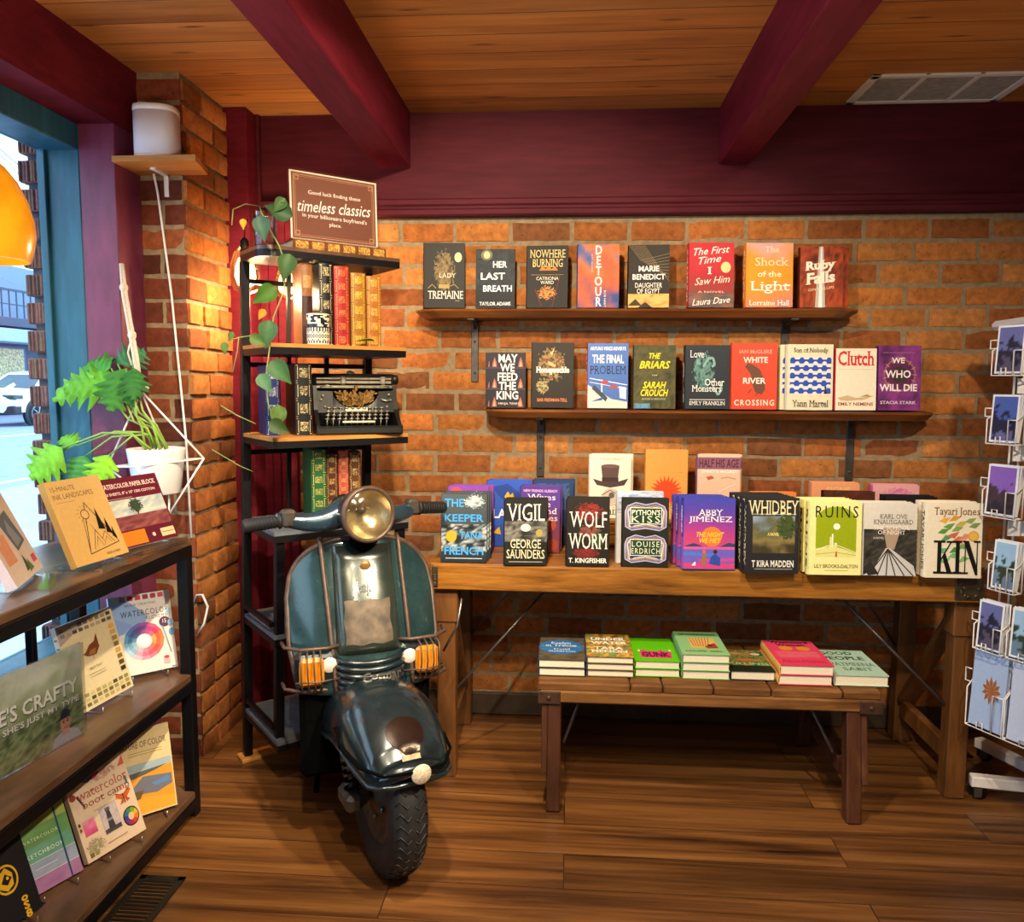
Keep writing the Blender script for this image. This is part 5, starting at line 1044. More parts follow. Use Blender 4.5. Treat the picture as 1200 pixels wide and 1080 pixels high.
# quote sign in a clear stand
m_acr = glass('clear_acrylic', (1, 1, 1), 0.02, 0.10)
sg = thing('quote_sign', 'brown framed quote sign in clear stand on top of the corner bookcase', 'sign', tuple(bkr(.309, -.125, 1.8055)), (R(-2), 0, BKA))
b = MB(); w, h = .315, .225
b.box(-w/2, w/2, 0.0, .0012, 0, h, col=hx('e9d9c4'))
ops = [('r', .018, .022, .982, .978, '714637'), ('r', .04, .05, .96, .056, 'd0a07c'), ('r', .04, .944, .96, .95, 'd0a07c'), ('r', .04, .05, .045, .95, 'd0a07c'), ('r', .955, .05, .96, .95, 'd0a07c'),
       ('r', .06, .075, .94, .079, 'c08c6a'), ('r', .06, .921, .94, .925, 'c08c6a'), ('r', .06, .075, .063, .925, 'c08c6a'), ('r', .937, .075, .94, .925, 'c08c6a')]
for x in (.075, .925):
    for y in (.10, .90): ops += [('r', x-.025, y-.035, x+.025, y+.035, 'b07c58'), ('r', x-.015, y-.02, x+.015, y+.02, '714637')]
ops += [('t', 'Good luck finding these', .5, .70, .60, .075, 'f2e9de', ''), ('t', 'timeless classics', .5, .52, .84, .17, 'f6efe6', 'ik'), ('t', "in your billionaire boyfriend's", .5, .36, .74, .08, 'f2e9de', ''), ('t', 'place.', .5, .26, .14, .07, 'f2e9de', '')]
art(b, ops, w, h, lambda x, z, k: (x-w/2, -0.0001*k, z)); b.build('printed_card', m_print, sg)
b = MB(); b.box(-w/2-.006, w/2+.006, -.006, -.0035, -.001, h+.006); b.box(-w/2-.006, w/2+.006, .003, .0055, -.001, h+.006); b.box(-w/2-.006, w/2+.006, -.03, .05, -.002, -.0005)
b.build('clear_stand', m_acr, sg)
# patterned bowl
def bowl():
    p = bkr(.187, -.255, 1.4525); t = thing('patterned_bowl', 'black and cream bowl with elephant frieze and diamond border on second shelf', 'bowl', tuple(p))
    b = MB(); Rr, H_ = .037, .098; n = 48
    for j, z in enumerate([i*H_/24 for i in range(24)]):
        for i in range(n):
            a0, a1 = 2*PI*i/n, 2*PI*(i+1)/n; f = (j+.5)/24; s = i/n*12
            if f > .60 and f < .95:
                q = mn.noise(Vector((s*1.1, f*9, 3))); c = 'e9dfc2' if q > .02 else '1c2430'
            elif .56 < f <= .60 or f >= .95 or f < .06 or .44 < f < .47: c = 'd8d0b8' if f < .5 or f >= .95 else '1c2430'
            elif .12 < f < .42:
                fr = (s*1.0) % 1; d = abs(fr-.5)*1.6+abs(f-.27)/.16; c = '1c2430' if .55 < d < .85 or d < .25 else 'd9d2bc'
            else: c = '1c2430' if i % 2 else 'd9d2bc'
            r0 = Rr*(0.97+.03*f); vs = [(r0*math.cos(a), r0*math.sin(a), zz_) for a, zz_ in ((a0, z), (a1, z), (a1, z+H_/24), (a0, z+H_/24))]
            b.add(vs, [(0, 1, 2, 3)], 0, hx(c))
    b.lathe([(Rr, H_), (Rr-.003, H_+.001), (Rr-.004, H_), (Rr-.004, .004), (0, .004)], n, col=hx('e6ddc8')); b.lathe([(0, 0), (Rr*.97, 0)], n, col=hx('1c2430'))
    b.build('bowl_body', attr_mat('glazed_ceramic', 0.25, 0, 0.08, 60, 0.4), t)
bowl()
# typewriter
def typewriter():
    p = bkr(.350, -.166, 1.1585); t = thing('typewriter', 'antique black typewriter with brass type basket on the bookcase shelf', 'typewriter', tuple(p), (0, 0, R(24))); t.scale = (.95, .95, .95)
    mk = plain('japanned_black', '1b1c1a', 0.4, 0.2, 0.4, 40); mb_ = plain('aged_brass', '94703a', 0.45, 0.7, 0.5, 60); mn_ = plain('aged_nickel', 'a8a08c', 0.4, 0.7, 0.3, 60); mi = plain('ivory_plate', 'e4d8b8', 0.5)
    b = MB()
    prof = [(-.145, 0), (-.145, .030), (-.120, .036), (-.060, .085), (-.040, .125), (-.035, .170), (.11, .170), (.12, .13), (.12, 0)]
    for x0, x1 in ((-.150, -.137), (.137, .150)):
        b.prism([(y, z) for y, z in prof], x0, x1, M=Matrix(((0, 0, 1, 0), (1, 0, 0, 0), (0, 1, 0, 0), (0, 0, 0, 1))))
    b.box(-.150, .150, -.150, -.118, 0, .030, .006); b.box(-.137, .137, -.12, .12, 0, .022); b.box(-.137, .137, .09, .12, .02, .17)
    # front mask with a half-moon opening
    n = 16; arc = [(.082*math.cos(PI+PI*i/n), .150+.062*math.sin(PI+PI*i/n)) for i in range(n+1)]
    top = [(-.137, .152)]+arc+[(.137, .152)]; vs = []; nn = len(top)
    for x, z in top: vs += [(x, -.045, z), (x, -.052, .075), (x, -.036, z), (x, -.043, .075)]
    fs = []
    for i in range(nn-1):
        a = i*4; c = a+4; fs += [(a+1, c+1, c, a), (a+2, c+2, c+3, a+3), (a, c, c+2, a+2)]
    b.add(vs, fs); b.build('frame', mk, t)
    s = MB()
    for k in range(38):
        a = PI+PI*(k+.5)/38; c, s2 = math.cos(a), math.sin(a); r = random.uniform(.060, .078)
        s.bar((.018*c, -.03+random.uniform(-.004, .004), .140+.016*s2), (r*c, -.048+random.uniform(-.004, .006), .150+r*.76*s2), .0032, .0045)
        s.ball((r*c, -.05, .150+r*.76*s2), (.004, .004, .004), 6, 4)
    for k in range(70):
        a = PI+PI*random.random(); r = .058*math.sqrt(random.random()); x, z = r*math.cos(a), .150+r*.72*math.sin(a); s.box(x-.0025, x+.0025, -.048, -.040, z-.005, z+.006)
    s.box(-.006, .006, -.052, -.035, .150, .172, .003); s.build('type_basket', mb_, t)
    c = MB(); c.tube([(-.145, .02, .193), (.145, .02, .193)], .021, 20); pl = c.build('platen', plain('platen_rubber', '26262a', 0.6), t)
    for x in (-1, 1): MB().lathe([(0, 0), (.017, 0), (.019, .004), (.019, .016), (.016, .02), (0, .02)], 18, M=Matrix.Translation((x*.146, .02, .193)) @ Matrix.Rotation(R(90*x), 4, 'Y')).build('platen_knob', mk, pl)
    c = MB(); c.box(-.148, .148, -.012, .05, .160, .172, .003); c.bar((-.135, -.006, .196), (.135, -.006, .196), .006); c.bar((-.135, -.004, .183), (.135, -.004, .183), .009)
    for x in (-.04, .105): c.box(x-.010, x+.010, -.016, -.004, .174, .204, .004)
    c.lathe([(0, 0), (.016, 0), (.013, .01), (0, .014)], 16, M=Matrix.Translation((-.01, .02, .212))); c.build('carriage', mn_, t)
    MB().box(-.040, .040, -.0535, -.0525, .078, .092, .001).build('name_plate', mi, t)
    MB().box(-.060, .055, -.128, -.112, .040, .047, .003).build('space_bar', mi, t)
    key = None
    for r in range(4):
        for k in range(11 if r < 3 else 10):
            x = -.11+k*.021+r*.004; y = -.106+r*.017; z = .052+r*.0125
            if key is None:
                kb = MB(); kb.lathe([(0, 0), (.0068, 0), (.0078, .0012), (.0078, .003), (.0066, .0042), (0, .0038)], 12); kb.tube([(0, 0, 0), (0, .012, -.03)], .0015, 5)
                key = kb.build('key', mn_, t, (x, y, z))
            else:
                o = key.copy(); COL.objects.link(o); o.parent = t; o.location = (x, y, z)
    d = MB()
    for x, z in ((-.118, .135), (-.125, .120), (.118, .138), (.125, .118), (-.11, .095), (.112, .095)): d.ball((x, -.052, z), .005, 8, 6)
    d.tube([(.09, -.052, .122), (.105, -.056, .116), (.122, -.054, .118)], .004, 6); d.tube([(-.125, -.03, .165), (-.10, -.04, .172), (-.085, -.04, .166)], .003, 6); d.tube([(.125, -.03, .165), (.10, -.04, .172), (.085, -.04, .166)], .003, 6)
    d.build('levers', mn_, t)
typewriter()
# ribbed glass string lights hung behind the top shelf
m_gl = emit('lit_ribbed_glass', 'ffd9a8', 4.0, 'ffb870')
def bulb(u, v, z, s, label):
    t = thing('string_light', label, 'string light', tuple(bkr(u, v, z)), group='ribbed glass string lights')
    g = MB(); n = 40
    prof = [(.004, -.055), (.022, -.045), (.030, -.02), (.028, .01), (.020, .035), (.010, .045)]
    vs = []
    for j in range(n):
        a = 2*PI*j/n; k = 1.0+(.08 if j % 2 else -.05)
        for r, z_ in prof: vs.append((r*k*math.cos(a)*s, r*k*math.sin(a)*s, z_*s))
    m_ = len(prof); fs = [(j*m_+i, ((j+1) % n)*m_+i, ((j+1) % n)*m_+i+1, j*m_+i+1) for j in range(n) for i in range(m_-1)]
    g.add(vs, fs, 0, None, True); g.build('ribbed_bulb', m_gl, t)
    q = MB(); q.lathe([(.01*s, -.075*s), (.036*s, -.06*s), (.047*s, -.02*s), (.045*s, .02*s), (.034*s, .055*s), (.014*s, .075*s)], 32); q.build('clear_globe', glass('globe_glass', (1.0, .86, .66), 0.03, 0.10), t)
    MB().lathe([(.0, .04*s), (.013*s, .045*s), (.014*s, .09*s), (.006*s, .1*s), (0, .1*s)], 16).build('socket', m_iron, t)
    MB().tube([(0, 0, .1*s), (.0, .004, .13*s), (.01, .01, .16*s)], .0025, 6).build('wire', m_iron, t)
bulb(.060, .075, 1.715, 1.1, 'glowing ribbed glass string light at the left end of the top shelf')
bulb(.205, .075, 1.688, .85, 'glowing ribbed glass string light behind the middle of the top shelf')
for u in (.092, .246):
    l = bpy.data.lights.new('string_glow', 'POINT'); l.energy = 4.5; l.color = (1, .72, .42); l.shadow_soft_size = .03; o = bpy.data.objects.new('string_glow', l); COL.objects.link(o); o.location = bkr(u, .075, 1.635)
# glass jar with pothos cutting
t = thing('glass_jar', 'clear glass jar of water holding the pothos on the top shelf', 'jar', tuple(bkr(.062, -.135, 1.7655)))
b = MB(); b.lathe([(0, 0), (.034, 0), (.037, .004), (.037, .108), (.035, .112), (.034, .108), (.034, .006), (0, .006)], 32); b.build('jar_glass', glass('jar_clear', (1, .98, .95), 0.0, 0.30, 0.7), t)
MB().lathe([(0, .007), (.0335, .007), (.0335, .06), (0, .06)], 28).build('water', glass('water', (1.0, .93, .80), 0.0, 0.25), t)
m_leaf = attr_mat('leaf_green', 0.55, 0, 0.25, 40, 0.0); m_stem = plain('stem_green', '7c8a4a', 0.5)
def leaf_heart(b, c, size, ang, col, pitch=0.3, face=(0, -1, 0)):
    """heart leaf, tip pointing along ang in the facing plane"""
    f = Vector(face).normalized(); r = Vector((0, 0, 1)).cross(f)*-1; r.normalize(); u = r.cross(f)*-1; u = u if u.z+.01*u.y > 0 else -u; u.normalize()
    d = r*math.cos(ang)+u*math.sin(ang); s = r*-math.sin(ang)+u*math.cos(ang); pts = []
    n = 10; L = size
    def half(x): return 0.35*L*math.sin(PI*min(1, (x**0.62)))*(1-x*0.12)
    rows = []
    for i in range(n+1):
        x = i/n; w = half(x) if 0 < x < 1 else 0.002; rows.append([Vector(c)+d*(x*L-L*.1*(1-x)*0)+s*(k*w)-f*(-(abs(k)**1.4)*w*.35+(x-.4)**2*L*pitch) for k in (-1, -.5, 0, .5, 1)])
    vs = [p for r_ in rows for p in r_]; fs = [(i*5+j, i*5+j+1, i*5+j+6, i*5+j+5) for i in range(n) for j in range(4)]
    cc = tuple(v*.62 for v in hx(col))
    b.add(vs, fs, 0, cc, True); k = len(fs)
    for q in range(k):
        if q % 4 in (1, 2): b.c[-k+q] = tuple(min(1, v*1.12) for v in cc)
fdir = Vector((.30, -.95, 0))
pv = thing('pothos', 'trailing pothos vine hanging from the jar down the left of the bookcase', 'plant', tuple(bkr(.062, -.135, 1.83)))
pinv = Vector(pv.location)
vine = [(.062, -.135, 1.80), (.04, -.15, 1.89), (.03, -.20, 1.86), (.040, -.25, 1.80), (.045, -.31, 1.745), (.055, -.33, 1.69), (.047, -.34, 1.609), (.010, -.345, 1.525), (-.002, -.35, 1.458), (-.016, -.36, 1.389), (-.025, -.36, 1.337), (-.017, -.36, 1.26), (.003, -.36, 1.216)]
b = MB(); b.tube([bkr(*p)-pinv for p in vine], .0022, 6)
for a_ in ([(.04, -.15, 1.89), (-.02, -.2, 1.88), (-.07, -.24, 1.85), (-.081, -.26, 1.80)], [(-.002, -.35, 1.458), (-.05, -.36, 1.47), (-.10, -.36, 1.46), (-.13, -.36, 1.45)], [(-.10, -.36, 1.46), (-.105, -.36, 1.42), (-.12, -.36, 1.36)]): b.tube([bkr(*p)-pinv for p in a_], .0017, 5)
b.tube([bkr(*p)-pinv for p in [(-.14, -.30, 1.26), (-.10, -.33, 1.23), (-.05, -.34, 1.205)]], .0018, 5); b.tube([bkr(*p)-pinv for p in [(-.17, -.30, 1.13), (-.10, -.33, 1.08), (-.06, -.33, 1.06)]], .0016, 5)
b.build('stem', m_stem, pv)
for (u, z, sz, an, col) in ((.045, 1.875, .055, -50, '3a5e26'), (.065, 1.825, .085, 20, '264a22'), (-.033, 1.815, .075, -100, '3a6450'), (-.081, 1.80, .03, -90, 'd0a020'), (.012, 1.612, .085, -35, '4a7620'), (.055, 1.715, .085, -75, '3e602e'),
                            (-.01, 1.515, .085, -80, '4a7448'), (-.045, 1.355, .065, -120, '5c8a60'), (-.01, 1.395, .09, -130, '42703f'), (.012, 1.262, .075, -85, '5e7c34'), (-.02, 1.212, .07, -150, '3a5628'), (-.144, 1.445, .035, -90, '64863a'), (-.119, 1.475, .028, -60, '587c34'), (-.07, 1.465, .05, -150, '587c34'), (-.025, 1.545, .035, -60, 'd8942c')):
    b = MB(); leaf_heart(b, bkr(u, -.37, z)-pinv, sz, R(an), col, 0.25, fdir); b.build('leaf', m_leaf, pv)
b = MB(); leaf_heart(b, (0, 0, 0), .07, R(-14), '7ab030', 0.1, (0, -.10, 1)); o = b.build('leaf', m_leaf); o.location = bkr(.385, -.262, 1.472); o['label'] = 'fallen green leaf lying in front of the amber leather book'; o['category'] = 'leaf'; o.name = 'fallen_leaf'

# ================================================================== HANGING PLANTER BY THE WINDOW
m_rope = plain('cotton_rope', 'd9cdb8', 0.9, 0, 0.15, 200, 0, 0.4)
hp = thing('hanging_planter', 'white pot in a knotted rope and white wire hanger by the purple post', 'planter', (-1.294, -.68, .98))
O = Vector((-1.294, -.68, .98))
def rel(*p): return [Vector(q)-O for q in p]
b = MB(); top = (-1.42, -.615, 1.70)
for k in range(3):
    a = 2*PI*k/3; d = Vector((math.cos(a), math.sin(a), 0))*.005
    b.tube([Vector(top)-O+d*.5, Vector((-1.405, -.63, 1.60))-O+d, Vector((-1.385, -.64, 1.50))-O+d, Vector((-1.36, -.66, 1.40))-O+d, Vector((-1.345, -.67, 1.325))-O+d*.6], .0055, 7)
for p in ((-1.410, -.625, 1.625), (-1.378, -.645, 1.475), (-1.340, -.672, 1.315)): b.ball(Vector(p)-O, (.013, .013, .015), 10, 8)
b.tube(rel((-1.345, -.67, 1.325), (-1.32, -.70, 1.315), (-1.30, -.70, 1.31)), [.008, .010, .004], 7)
b.tube(rel((-1.378, -.645, 1.475), (-1.385, -.66, 1.42), (-1.375, -.66, 1.38)), .003, 6)
b.build('rope', m_rope, hp)
f = MB(); kn = (-1.338, -.675, 1.30); rr = (-1.150, -.66, 1.09); ll = (-1.445, -.70, 1.062); bt = (-1.25, -.70, .915); bk2 = (-1.30, -.585, 1.075); fr_ = (-1.30, -.785, 1.075)
for a, c in ((kn, rr), (kn, ll), (kn, bk2), (rr, bt), (ll, bt), (rr, bk2), (bk2, ll), (bk2, bt), (rr, fr_), (fr_, ll), (fr_, bt)): f.tube(rel(a, c), .0032, 6)
f.build('wire_frame', m_white, hp)
pot = MB(); pot.lathe([(0, 0), (.064, 0), (.068, .004), (.086, .138), (.086, .142), (.083, .142), (.079, .128), (0, .128)], 36); pot.build('pot', plain('pot_white', 'eceae8', 0.35, 0, 0.03, 20, 0.3), hp)
MB().lathe([(0, .131), (.079, .129)], 24).build('soil', plain('soil', '3c2a1c', 0.95), hp)
ph = thing('philodendron', 'bright green philodendron with deeply lobed leaves in the hanging white pot', 'plant', (-1.294, -.68, 1.11))
PO = Vector((-1.294, -.68, 1.11))
def lobed(b, base, tip, width, col, sag=0.03, nrm=(0.3, -0.8, 0.5)):
    base, tip = Vector(base), Vector(tip); d = tip-base; L = d.length; d.normalize(); n = Vector(nrm); s = n.cross(d).normalized(); n = d.cross(s).normalized()
    N = 30; cen = []; out = [[], []]
    for i in range(N+1):
        x = i/N; lob = 1-abs(2*((x*4.6) % 1)-1); w = width*1.25*(math.sin(PI*min(1, x**.62))**.75)*(0.42+.58*lob)*(1 if i not in (0, N) else 0)
        cpt = base+d*(L*x)-n*(sag*x*x); cen.append(cpt)
        for k, sg in ((0, -1), (1, 1)): out[k].append(cpt+s*(sg*w)+d*(w*.42)-n*(.25*w)+n*(.004*math.sin(x*40+k)))
    vs = []
    for i in range(N+1): vs += [out[0][i], (out[0][i]+cen[i])/2+n*.003, cen[i], (out[1][i]+cen[i])/2+n*.003, out[1][i]]
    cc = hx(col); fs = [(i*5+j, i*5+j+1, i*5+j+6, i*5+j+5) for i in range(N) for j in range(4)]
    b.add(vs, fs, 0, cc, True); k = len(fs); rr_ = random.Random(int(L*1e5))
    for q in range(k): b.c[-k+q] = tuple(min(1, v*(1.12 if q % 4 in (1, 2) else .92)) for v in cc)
st = MB()
leaves = [((-1.40, -.70, 1.335), (-1.56, -.74, 1.315), .075, '5aa018'), ((-1.43, -.68, 1.37), (-1.55, -.66, 1.39), .06, '3f8a2c'), ((-1.42, -.66, 1.385), (-1.36, -.62, 1.44), .055, '3a7048'), ((-1.37, -.70, 1.37), (-1.40, -.76, 1.25), .065, '3a7c24'), ((-1.47, -.70, 1.345), (-1.62, -.72, 1.28), .05, '68ac28'),
          ((-1.345, -.70, 1.37), (-1.32, -.76, 1.29), .045, '2c6a28'), ((-1.56, -.74, 1.125), (-1.66, -.78, 1.04), .07, '78bc28'), ((-1.50, -.72, 1.10), (-1.54, -.74, 1.00), .06, '4c9444'), ((-1.41, -.74, 1.105), (-1.46, -.78, 1.005), .05, '86c820'), ((-1.385, -.64, 1.40), (-1.44, -.60, 1.44), .05, '24603c'), ((-1.53, -.72, 1.13), (-1.60, -.70, 1.17), .035, '68ac28')]
for i, (ba, tp, wd, col) in enumerate(leaves):
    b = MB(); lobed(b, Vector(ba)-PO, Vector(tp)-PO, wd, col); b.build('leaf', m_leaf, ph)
    s0 = Vector((random.uniform(-.03, .03), random.uniform(-.03, .03), .01)); e = Vector(ba)-PO; mid = (s0+e)/2+Vector((0, -.02, .05 if e.z < .1 else -.02))
    st.tube([s0, s0*.6+mid*.4+Vector((0, 0, .03)), mid, e], [.005, .004, .0035, .0025], 6)
st.build('stem', plain('stem_bright', '8cb04a', 0.5), ph)
# ================================================================== ON THE DISPLAY SHELF
m_wire = plain('nickel_wire', 'c8c8cc', 0.3, 0.9)
def easel(x, y, z, yaw, w, clear, label):
    t = thing('book_easel', label, 'book stand', (x, y, z), (0, 0, yaw), group='small book easels on the display shelf')
    if clear:
        b = MB(); b.box(-w*.4, w*.4, -.055, .09, 0, .004, .001); b.box(-w*.4, w*.4, -.058, -.054, 0, .022, .001); b.build('clear_base', m_acr, t)
        b = MB(); b.bar((0, .035, .004), (0, .115, .17), w*.5, .003); b.build('clear_back', m_acr, t)
    else:
        b = MB()
        for s in (-1, 1):
            x_ = s*w*.28; b.tube([(x_, -.030, .020), (x_, -.030, .004), (x_, .075, .0035), (x_, .115, .12)], .0018, 6)
        b.tube([(-w*.28, .075, .0035), (w*.28, .075, .0035)], .0018, 6); b.tube([(-w*.28, .115, .12), (0, .125, .15), (w*.28, .115, .12)], .0018, 6); b.build('wire_frame', m_wire, t)
G6 = 'art books on the display shelf by the window'
def shelf_item(k, BLx, BLy, z, yaw, lean, label, st=None, stlabel=None, name='book', cat='book'):
    d = K[k]; yaw = R(yaw); e = Vector((math.cos(yaw), math.sin(yaw), 0)); c = Vector((BLx, BLy, z))+e*(d['w']/2)
    m = book_mesh(k, **d); t = put_book(m, tuple(c), (-R(lean), 0, yaw), label, G6, name, cat)
    if st is not None:
        zs = {0.879: .8655, 0.467: .4525, 0.096: .0825}[z]; easel(c.x, c.y, zs, yaw, d['w'], st, stlabel)
    return t
K['ink'] = dict(w=.186, h=.222, t=.018, cover='c8a060', ops=[('bg', 'd2ab6c', 'c89e5c'), ('t', '15-MINUTE', .28, .90, .42, .055, '5a4a34', ''), ('t', 'INK LANDSCAPES', .42, .81, .72, .06, '5a4a34', ''), ('l', [(.08, .74), (.42, .74)], .006, '8a7450'), ('l', [(.32, .10), (.90, .16), (.54, .70), (.32, .10)], .012, '2a241c'), ('l', [(.32, .10), (.44, .60)], .008, '2a241c'), ('e', .48, .56, .075, .06, '2a241c'), ('e', .48, .56, .063, .05, 'cfa868')]+[('l', [(.48+.1*math.cos(a), .56+.08*math.sin(a)), (.48+.14*math.cos(a), .56+.115*math.sin(a))], .005, '2a241c') for a in [i*.5+.4 for i in range(9)]]+[('l', [(.42, .14), (.54, .36), (.62, .24), (.70, .32), (.82, .17)], .008, '2a241c'), ('l', [(.48, .16), (.54, .28), (.60, .16)], .005, '2a241c'), ('l', [(.62, .16), (.70, .26), (.76, .18)], .005, '2a241c'), ('l', [(.50, .44), (.64, .20)], .005, '2a241c'), ('p', [(.62, .36), (.68, .62), (.74, .34)], '14110d'), ('p', [(.74, .3), (.79, .48), (.84, .27)], '14110d'), ('p', [(.82, .24), (.86, .36), (.89, .2)], '14110d'), ('t', 'ROSA HOEHN', .72, .06, .26, .03, '6a5638')], spine=('c09a58',), hard=False)
K['block'] = dict(w=.225, h=.200, t=.022, cover='5a1428', ops=[('bg', '5e162a', '541224'), ('r', .08, .44, .98, .68, 'b8c0b0'), ('n', .08, .44, .98, .68, ['a8b0a8', 'c8ccc0', '8a9aa8', 'd0cdb8'], 3, 4, (12, 6)), ('no', .38, .46, .62, .68, ['3a4a34', '2c3a2c', '4a5a3c'], 4, 2), ('r', .49, .44, .51, .5, '3a2c24'), ('n', .10, .24, .98, .44, ['7a3a3c', '8a4c48', '5c2a34', 'a06058'], 4, 7, (12, 6)), ('t', 'WATERCOLOR PAPER BLOCK', .5, .885, .90, .07, 'e0c8c0', 'sb'), ('t', '20 SHEETS, 8" x 10" 1300 COTTON', .5, .77, .80, .05, 'e0c8c0', 'b'), ('l', [(.1, .70), (.5, .70)], .008, 'b08a8a'), ('r', .08, .02, .5, .22, 'd0701c'), ('r', .74, .05, .97, .17, 'd8b48c'), ('l', [(.76, .11), (.95, .11)], .01, '7a5038'), ('e', .62, .11, .025, .03, 'd8b8b0')], spine=('4c1020',), hard=False)
K['orchid'] = dict(w=.215, h=.232, t=.022, cover='a88a76', ops=[('bg', 'b09682', 'c8b4a4'), ('l', [(.1, .86), (.8, .90)], .02, '5a4438'), ('t', 'WATERCOLOR', .5, .84, .8, .06, '6a5444'), ('p', [(.42, .64), (.80, .70), (.90, .34), (.56, .28)], '55565e'), ('p', [(.56, .50), (.66, .62), (.82, .36), (.60, .32)], '7c7c84'), ('n', .1, .2, .4, .5, ['b8886c', 'c87850', 'b09682'], 4, 6, (6, 8)), ('p', [(.5, .06), (.58, .24), (.66, .08)], '3a4a2c'), ('p', [(.58, .04), (.66, .18), (.74, .06)], '5a6a34'), ('r', .8, .1, .94, .18, 'b8485a')], spine=('d8ccd8',), hard=False)
_wh = []
for rg, (r0, r1) in enumerate(((.33, .27), (.27, .20), (.20, .13))):
    for i in range(14):
        a0, a1 = 2*PI*i/14, 2*PI*(i+1)/14; col = [('e8743c', 'd84a6c', 'c85090', '9a58b0', '6c64b8', '4a7cc0', '5aa0d0', '8cc0dc', 'a8c8e0', 'e0b8c8', 'e890a8', 'e8788c', 'e86a5c', 'e87a4c'), ('e05a34', 'c83050', 'a83a78', '7a4090', '544a98', '3a5aa0', '4480b0', '6ca0c0', '8caccc', 'c898b0', 'd86a88', 'd8506c', 'd84a40', 'e0603c'), ('f0a058', 'e0607c', 'b04a80', '8a4a90', '6a5098', '5068a8', '5c90b8', '88b0c8', 'a0b8d0', 'd0a8b8', 'e88098', 'e86a7c', 'e86a54', 'f09058')][rg][i]
        _wh.append(('p', [(.50+r*math.cos(a), .40+r*math.sin(a)*.72) for r, a in ((r0, a0), (r0, a1), (r1, a1), (r1, a0))], col))
K['alchemy'] = dict(w=.172, h=.235, t=.02, cover='d8d4dc', ops=[('bg', 'dcd6d8', 'dcd4d0'), ('p', [(0, .5), (.0, 1), (.2, 1), (.6, .72), (.5, .55)], '88a8dc'), ('p', [(0, .45), (0, .75), (.35, .62)], '7c9ad8')]+[('r', .05+.125*i, .925, .14+.125*i, .985, c) for i, c in enumerate(['a8b088', 'a0705c', 'b02c44', 'c03450', '8a2c50', 'a03050', 'c04058'])]+[('t', 'BRAVE CREATING', .5, .87, .5, .03, '5a4a5c'), ('t', 'WATERCOLOR', .56, .76, .78, .075, '2c2838', 'w'), ('t', 'ALCHEMY', .74, .685, .36, .045, '4a4450', 'w')]+_wh+[('e', .50, .40, .10, .075, 'f2eeee'), ('e', .86, .60, .09, .065, '4a2c4c'), ('t', '15', .86, .61, .06, .05, 'e0d0d8'), ('e', .94, .72, .05, .045, 'a8c8dc'), ('e', .96, .58, .05, .045, '88b8e0'), ('e', .96, .46, .05, .045, '5c98d0'), ('l', [(.82, .55), (.92, .2)], .02, '7c94a0'), ('r', .78, .07, .88, .17, 'e8a8b0'), ('e', .83, .15, .04, .02, 'c83048'), ('l', [(.9, .02), (.98, .02)], .02, '5a9ad8')], spine=('c8c8d8',), hard=False)
_sw = []
_pc = ['7a7478', '5a5458', '8a7a6c', 'a08a68', '6a6058', 'b0a07c', '4a4648', '94846c', 'b8a888', '5c5850']
for i in range(9):
    for j in range(2): _sw.append(('r', .04+.104*i, .86+.062*j, .115+.104*i, .90+.062*j, _pc[(i*3+j*2) % 10]))
    for j in range(3): _sw.append(('r', .04+.104*i, .035+.055*j, .115+.104*i, .075+.055*j, ['8a8a50', 'b0a868', '6a6a40', 'c8b878', '989060', '505038', 'd0c088', '7a7a4c', 'a89a58'][(i*2+j) % 9]))
for j in range(8): _sw.append(('r', .86, .24+.075*j, .95, .29+.075*j, ['3a342c', '5a4c34', '8a6a38', 'c89a48', '7c7048', 'a88a50', 'c8a860', 'e0b060'][j]))
K['bird'] = dict(w=.205, h=.236, t=.016, cover='d8c8a0', ops=[('bg', 'dccca6', 'e0d0a8'), ('p', [(0, .78), (0, 1), (.7, 1)], 'a89c98')]+_sw+[('p', [(.30, .60), (.38, .56), (.52, .55), (.60, .62), (.60, .78), (.54, .70), (.44, .68), (.36, .62)], '7a4424'), ('p', [(.38, .57), (.50, .56), (.54, .62), (.44, .62)], 'a87044'), ('l', [(.46, .56), (.45, .51)], .006, '4a3020'), ('t', 'BEST TINT', .45, .42, .22, .03, '8a7450'), ('l', [(.3, .36), (.6, .36)], .005, '8a7450'), ('l', [(.3, .33), (.6, .33)], .005, '8a7450')], spine=('e8e2d2', [('r', .2, .05+.1*i, .8, .07+.1*i, '8a8a90') for i in range(9)]), hard=False)
K['nature'] = dict(w=.168, h=.238, t=.018, cover='d8c090', ops=[('bg', 'd8c294', 'd2bc8c'), ('t', 'NATURE OF COLOR', .54, .82, .78, .075, '4a3c2a', ''), ('l', [(.3, .73), (.85, .73)], .008, '8a7450'), ('l', [(.3, .70), (.85, .70)], .008, '8a7450'), ('n', .02, .47, .98, .60, ['8ca0b0', 'a0b4c0', '8a98a0'], 3, 3, (8, 4)), ('p', [(0, .04), (0, .42), (.98, .52), (.98, .04)], 'd8942c'), ('p', [(.05, .42), (.3, .50), (.9, .52), (.7, .48), (.4, .44)], '5c5850'), ('p', [(.34, .34), (.5, .44), (.72, .42), (.96, .40), (.96, .28), (.7, .22), (.5, .24), (.3, .22)], '6a6e7c'), ('p', [(.62, .34), (.9, .38), (.94, .32), (.7, .30)], '5a80b8'), ('p', [(.1, .3), (.5, .28), (.4, .16), (.2, .18)], '6a5038'), ('p', [(.0, .02), (.0, .14), (.5, .2), (.98, .14), (.98, .02)], 'e0a030')], spine=('c8b080',), hard=False)
